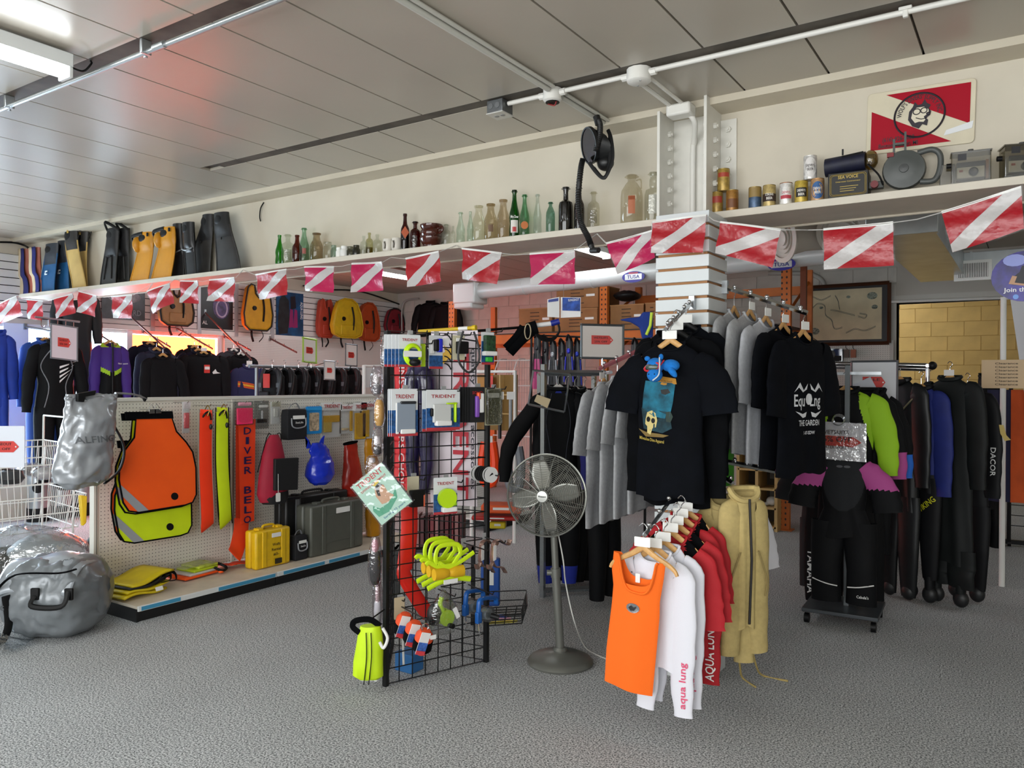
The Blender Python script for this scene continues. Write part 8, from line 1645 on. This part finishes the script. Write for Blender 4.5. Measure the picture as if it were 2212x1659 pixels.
def purcol(p, x, z, f):
    if p == 'sleeve': return 0
    if z > -.06 and abs(x) > .03 and abs(x) < .11: return 1
    c_ = -.3+abs(x)*-.0; v = z+.38-abs(x)*.55
    return 0 if v > .05 else (1 if v > 0 and abs(x) > .02 else 2)
t, body, loc, w_, L = lg((238, 740), (208, 262), 862, -8.5, 'purple jacket with lime chevrons and black lower half', mats=[m('3c1c7c', .7), m('9cc81c', .7), NEO], colf=purcol, sl=.55, spread=.5, nr=60, nseg=70, name='wetsuit_jacket', cat='jacket', collar=None)
B().tube([(0, -.098, 0), (0, -.1, -L+.02)], .008, 5).build('zip', BLACK, t); text('Henderson', (.1, -.15, -.24), X, Z, .02, BAR, t, width=.08, wrap=bvh_of(body), off=.004); hanger('wooden hanger in the purple jacket', loc, pi/2-.25, .17, 'wood', False)
NVJ, BKJ = m('0c1122', .7, n=.25, s=8, spec=.2), m('08080c', .7, n=.3, s=8, spec=.2)
JK = [((324, 742), (288, 362), NVJ, 'navy jacket deepest in the group beside the purple one'), ((338, 755), (306, 372), m('141c36', .7), 'dull navy jacket in the middle of its group'), ((352, 768), (330, 400), BKJ, 'black jacket with blue cuff in front of the navy ones'), ((420, 750), (388, 450), BKJ, 'black jacket at the back of the red tagged group'), ((428, 757), (392, 462), NVJ, 'navy collar jacket behind the red tagged one'), ((440, 762), (398, 488), BKJ, 'black jacket with red price tag and small chest logo'), ((505, 756), (482, 540), m('2a2c34', .7), 'grey shouldered jacket behind the striped navy one'), ((520, 765), (496, 552), BKJ, 'black jacket between grey and striped navy jackets'), ((538, 790), (503, 566), m('14184a', .7), 'navy jacket with orange and yellow chest stripe')]
for i, (nk, ch, mt, lab) in enumerate(JK):
    t, body, loc, w_, L = lg(nk, ch, 880, (-8.76, -8.6, -8.42, -8.84, -8.68, -8.53, -8.84, -8.68, -8.52)[i], lab, mats=[mt, m('1c48a0', .7)], colf=(lambda p, x, z, f: 1 if p == 'sleeve' and z < -.56 else 0) if i == 2 else None, sl=.6, spread=.4 if i != 2 else (.3, 1.0), name='wetsuit_jacket', cat='jacket', ph=0, d=.042, fold=.004)
    if i % 3 == 0: L0 = loc.copy()
    if i % 3 == 2: d3 = (loc-L0)*(1/(loc.x-L0.x)); arm('display arm carrying the %s' % ('navy jacket group', 'red tagged group', 'striped jacket group')[i//3], L0+d3*(XL+.02-L0.x)+Z*.11, loc+d3*.05+Z*.11, m('7c5a58', .35, .6), 0)
    bv = bvh_of(body)
    if i == 5: B().prism(rrect(.07, .1, .004), (0, -.11, -.2), X, Z, .004).build('red_price_tag', m('d0352c', .5), t); B().prism(rrect(.06, .035, .003), (0, -.115, -.19), X, Z, .003).build('white_label', BAR, t); decal('chest_logo', [(.09, -.24), (.13, -.2), (.15, -.235), (.2, -.25), (.1, -.26)], (0, -.1, 0), X, Z, BAR, t, wrap=bv, off=.004)
    if i == 8:
        for k, c_ in enumerate(('c8501c', 'd8a01c', 'c8501c')): decal('stripe', [(-.16, -.2-.025*k), (.04, -.235-.025*k), (.06, -.26-.025*k), (-.16, -.225-.025*k)], (0, -.1, 0), X, Z, m(c_, .6), t, wrap=bv, off=.004, cuts=1)
    hanger(['wooden hanger in the deepest navy jacket', 'wooden hanger in the dull navy jacket', 'wooden hanger in the blue cuffed black jacket', 'wooden hanger behind the red tagged group', 'wooden hanger in the navy collar jacket', 'wooden tagged hanger in the red tagged jacket', 'white hanger in the grey shouldered jacket', 'white hanger between grey and striped jackets', 'white tagged hanger in the striped navy jacket'][i], loc, pi/2-.25, .17, 'white' if i > 5 else 'wood', i in (5, 8))
# BCD row
a, b_ = P(630, 795, x=-7.3), P(785, 795, x=-7.3); t = T('bcd_rail', 'grey tube rail carrying the black BCD jackets', 'clothes rack', (a+b_)/2); B().cyl((0, -1.2, 0), (0, 1.0, 0), .02, n=10).build('rail', m('8a8f94', .35, .7), t)
for s_ in (-1.1, .95): B().cyl((0, s_, 0), (0, s_, -(a+b_).z/2), .02, n=10).build('post', m('8a8f94', .35, .7), t)
BL = ['black BCD with red price tag at the row start', 'black BCD with corrugated hose beside the red tagged one', 'black BCD with grey buckle straps', 'black BCD with a bright blue trim', 'black BCD under the lime framed sign', 'black BCD with orange whistle', 'black BCD with blue hose at the row end']
for i, px in enumerate((588, 615, 645, 672, 700, 728, 758)):
    loc = P(px, 800, x=-7.28); t, body = gar('bcd_jacket', BL[i], 'BCD', loc, .25, w_=.17, L=.42, mats=[m('090a0d', .6, n=.3, s=20, spec=.25)], sleeve='none', fold=.004, d=.045, dip=.12, neck=.09, group='BCD jackets on the grey rail', ph=i)
    for s_ in (-1, 1): B().tube(curve([(s_*.08, -.03, .02), (s_*.12, -.05, -.1), (s_*.12, -.055, -.25)], 4), [(.022, .008)]*9, 6, up=Y).build('shoulder_strap', m('1a1b20' if i % 2 else '23252a', .5), t); B().box((s_*.12, -.06, -.17), (.04, .012, .05)).build('buckle', m('6a6e74' if i % 2 else '3a3c40', .35), t)
    B().tube(curve([(.1, -.03, .02), (.16, -.055, -.05), (.14, -.065, -.25), (.08, -.06, -.32)], 6), .016, 8).build('corrugated_hose', m('15161a', .4), t); B().bb((-.13, -.075, -.38), (.0, -.04, -.24)).build('pocket', m('14151a', .6), t, bevel=.012)
    if i in (0, 5): B().prism(rrect(.09, .16, .004), (-.02, -.08, -.12-.14*(i == 5)), X, Z, .004).build('red_tag', m('d0352c', .5), t)
    if i in (3, 6): B().tube(curve([(-.1, -.05, -.05), (-.13, -.065, -.2), (-.05, -.065, -.32)], 5), .018, 8).build('blue_trim', m('1c3ca8', .4), t)
    hanger(['black hanger in the red tagged BCD', 'black hanger in the hose BCD', 'black hanger in the buckle BCD', 'black hanger in the blue trim BCD', 'black hanger in the sign BCD', 'black hanger in the whistle BCD', 'black hanger in the last BCD'][i], loc, .25, .15, 'black', False)
LINES = [('CLOSEOUT', 1), ('25% OFF', .9)]
tagsign('sale_sign', 'pale framed sale sign hanging over the black piped wetsuit', P(139, 740, x=-8.2), V((.25, 1, -.12)), Z, .24, .34, m('8a8f94', .35, .7), LINES, 'd8c8d0', tagw=.5)
B().cyl((0, 0, -.13), (-.05, 0, -.2), .008, n=6).build('stem', STEEL, tagsign('sale_sign', 'lime edged sale sign standing above the BCD row', P(669, 757, x=-7.25), V((-.15, 1, -.06)), Z, .24, .28, m('93b83a', .4), LINES, tagw=.55, fw=.02))
B().cyl((0, 0, -.13), (-.05, 0, -.2), .008, n=6).build('stem', STEEL, tagsign('sale_sign', 'steel framed sale sign next to the lime edged one', P(759, 767, x=-7.25), V((-.15, 1, -.03)), Z, .24, .27, m('5a5e62', .35, .7), LINES, tagw=.55))
tagsign('sale_sign', 'low white sale sign between the BCD jackets', P(712, 800, x=-7.0), V((-.15, 1, -.03)), Z, .2, .22, m('9a9ea2', .35, .7), [('SALE', 1)], tagw=.5)
a = P(125, 690, x=-8.3); t = T('hook_rail', 'steel hook rail above the black piped wetsuit', 'hook rail', a); B().cyl((0, -.22, .01), (0, .22, -.01), .01, n=8).build('bar', STEEL, t)
for k in range(5): B().tube(curve([(0, -.16+.08*k, 0), (.0, -.16+.08*k, -.07), (.02, -.15+.08*k, -.09), (.03, -.14+.08*k, -.07)], 4), .005, 5).build('hook', CHROME, t)
arm('display arm over the window carrying the blue and black wetsuits', (XL-.0, 4.36, 2.17), (-8.52, 4.236, 2.065), STEEL, 0)
arm('short display arm on the block wall beside the orange upright', (-8.15, 10.59, 2.9), (-8.15, 10.3, 2.9), STEEL, 0)
B().tube([(0, 0, .11), (-.3, .05, .06)], .006, 5).build('stem', STEEL, [o for o in bpy.data.objects if o.get('label') == 'low white sale sign between the BCD jackets'][0])
# far corner
for i, (nk, ch) in enumerate((((930, 652), (905, 960)), ((962, 655), (940, 990)))): gpx_(nk, .2, ch, 715, 'wetsuit_jacket', ['black jacket with red hanger on the far block wall', 'black jacket half hidden by the orange upright'][i], 'jacket', y=10.45-.11*i, mats=[BKJ], sleeve='long', sl=.5, fold=.004, d=.045, collar='thick')
a, b_ = P(786, 790, x=-6.4), P(830, 860, x=-6.4); t = T('white_display_frame', 'white tube display frame beyond the gondola end', 'display frame', a); w_ = b_.y-a.y
B().tube([(0, 0, -a.z), (0, 0, 0), (0, w_*2, 0)], .02, 8).build('tube', WHITE, t); B().bb((-.02, .02, -.25), (-.01, w_*2, -.02)).build('panel', m('c4c6c6', .5), t)
# ================================================================ nest the pieces that belong to a part (thing > part > sub-part)
NEST = {'collar': ['torso'], 'zip': ['torso', 'bladder'], 'seam': ['torso'], 'grey_piping': ['torso'], 'neck_label': ['torso', 'back'], 'pocket': ['bladder', 'torso'], 'valve': ['bladder', 'cylinder', 'sleeve'], 'edge_binding': ['bladder', 'sleeve'], 'emblem': ['torso', 'blade'], 'diver_figure': ['diver_emblem'], 'diver_emblem': ['front'], 'neck_binding': ['front'],
 'buckle': ['shoulder_strap', 'heel_strap', 'strap'], 'lens': ['lens_rim', 'camera_body', 'skirt'], 'camera_top': ['camera_body'], 'red_badge': ['camera_body'], 'name_plate': ['clear_case'], 'shutter_knob': ['clear_case'], 'side_knob': ['clear_case'], 'case_rim': ['clear_case'], 'size_tag': ['hook'], 'rim': ['body', 'bag', 'shell'], 'badge': ['foot_pocket', 'motor'], 'sea_print': ['card'], 'red_footer': ['card'],
 'price_label': ['lid', 'foam', 'clear_bag'], 'maker_plate': ['lid'], 'front_panel': ['lid'], 'rib': ['lid'], 'handle_patch': ['handle'], 'logo_disc': ['cylinder'], 'screw': ['box'], 'knockout': ['box'], 'outlet_face': ['cover_plate'], 'louvre': ['grille_frame'], 'grille_shadow': ['grille_frame'], 'louvre_ring': ['bell'], 'bolt': [], 'price_tag': ['front_pocket', 'strip'], 'flap_piping': ['body'], 'crest': ['body', 'panel'],
 'tag_hole': ['red_tag'], 'top_flap': ['box'], 'printed_line': ['box'], 'shipping_label': ['box'], 'coastline': ['chart'], 'cartouche': ['chart'], 'crank_knob': ['crank_arm', 'clear_drum'], 'hub': ['drum'], 'window': ['frame'], 'seal_bar': ['frame'], 'header': ['back_sheet'], 'reef_print': ['torso'], 'reef_shadow': ['torso'], 'scroll': ['torso'], 'skull': ['torso'], 'sand': ['torso'], 'eye_socket': ['skull'], 'mask_lens': ['mask_frame'], 'ball_stop': ['bar'], 'foot_opening': ['foot_pocket'], 'vent_bar': ['blade'], 'drain_hole': ['blade'], 'collar_knob': ['collar'], 'handle': ['door'], 'blue_print': ['hang_card'], 'red_print': ['hang_card', 'body'], 'label_disc': ['body'], 'label_band': ['label'], 'stripe': ['torso'], 'slash_logo': ['torso'], 'chest_logo': ['torso'], 'flourish': ['torso'], 'flower': ['torso'], 'white_label': ['red_price_tag', 'card'],
 'lettering': ['red_tag', 'card', 'front_cover', 'torso', 'board', 'cloth', 'carton', 'header', 'panel', 'white_print', 'body', 'sheet', 'photo', 'lid', 'badge', 'bag', 'lettered_face'], 'letter': ['lettered_face'], 'small_print': ['carton'], 'gold_border': ['carton'], 'hose': ['skirt'], 'clip_plate': ['wire'], 'connector': ['box']}
def base(o): return o.name.split('.')[0]
for th in [o for o in bpy.data.objects if o.parent is None and o.children and o.get('category')]:
    kids = list(th.children)
    for c in kids:
        for want in NEST.get(base(c), ()):
            p = next((k for k in kids if base(k) == want and k is not c and k.parent is th), None)
            if p and not c.children: c.parent = p; break
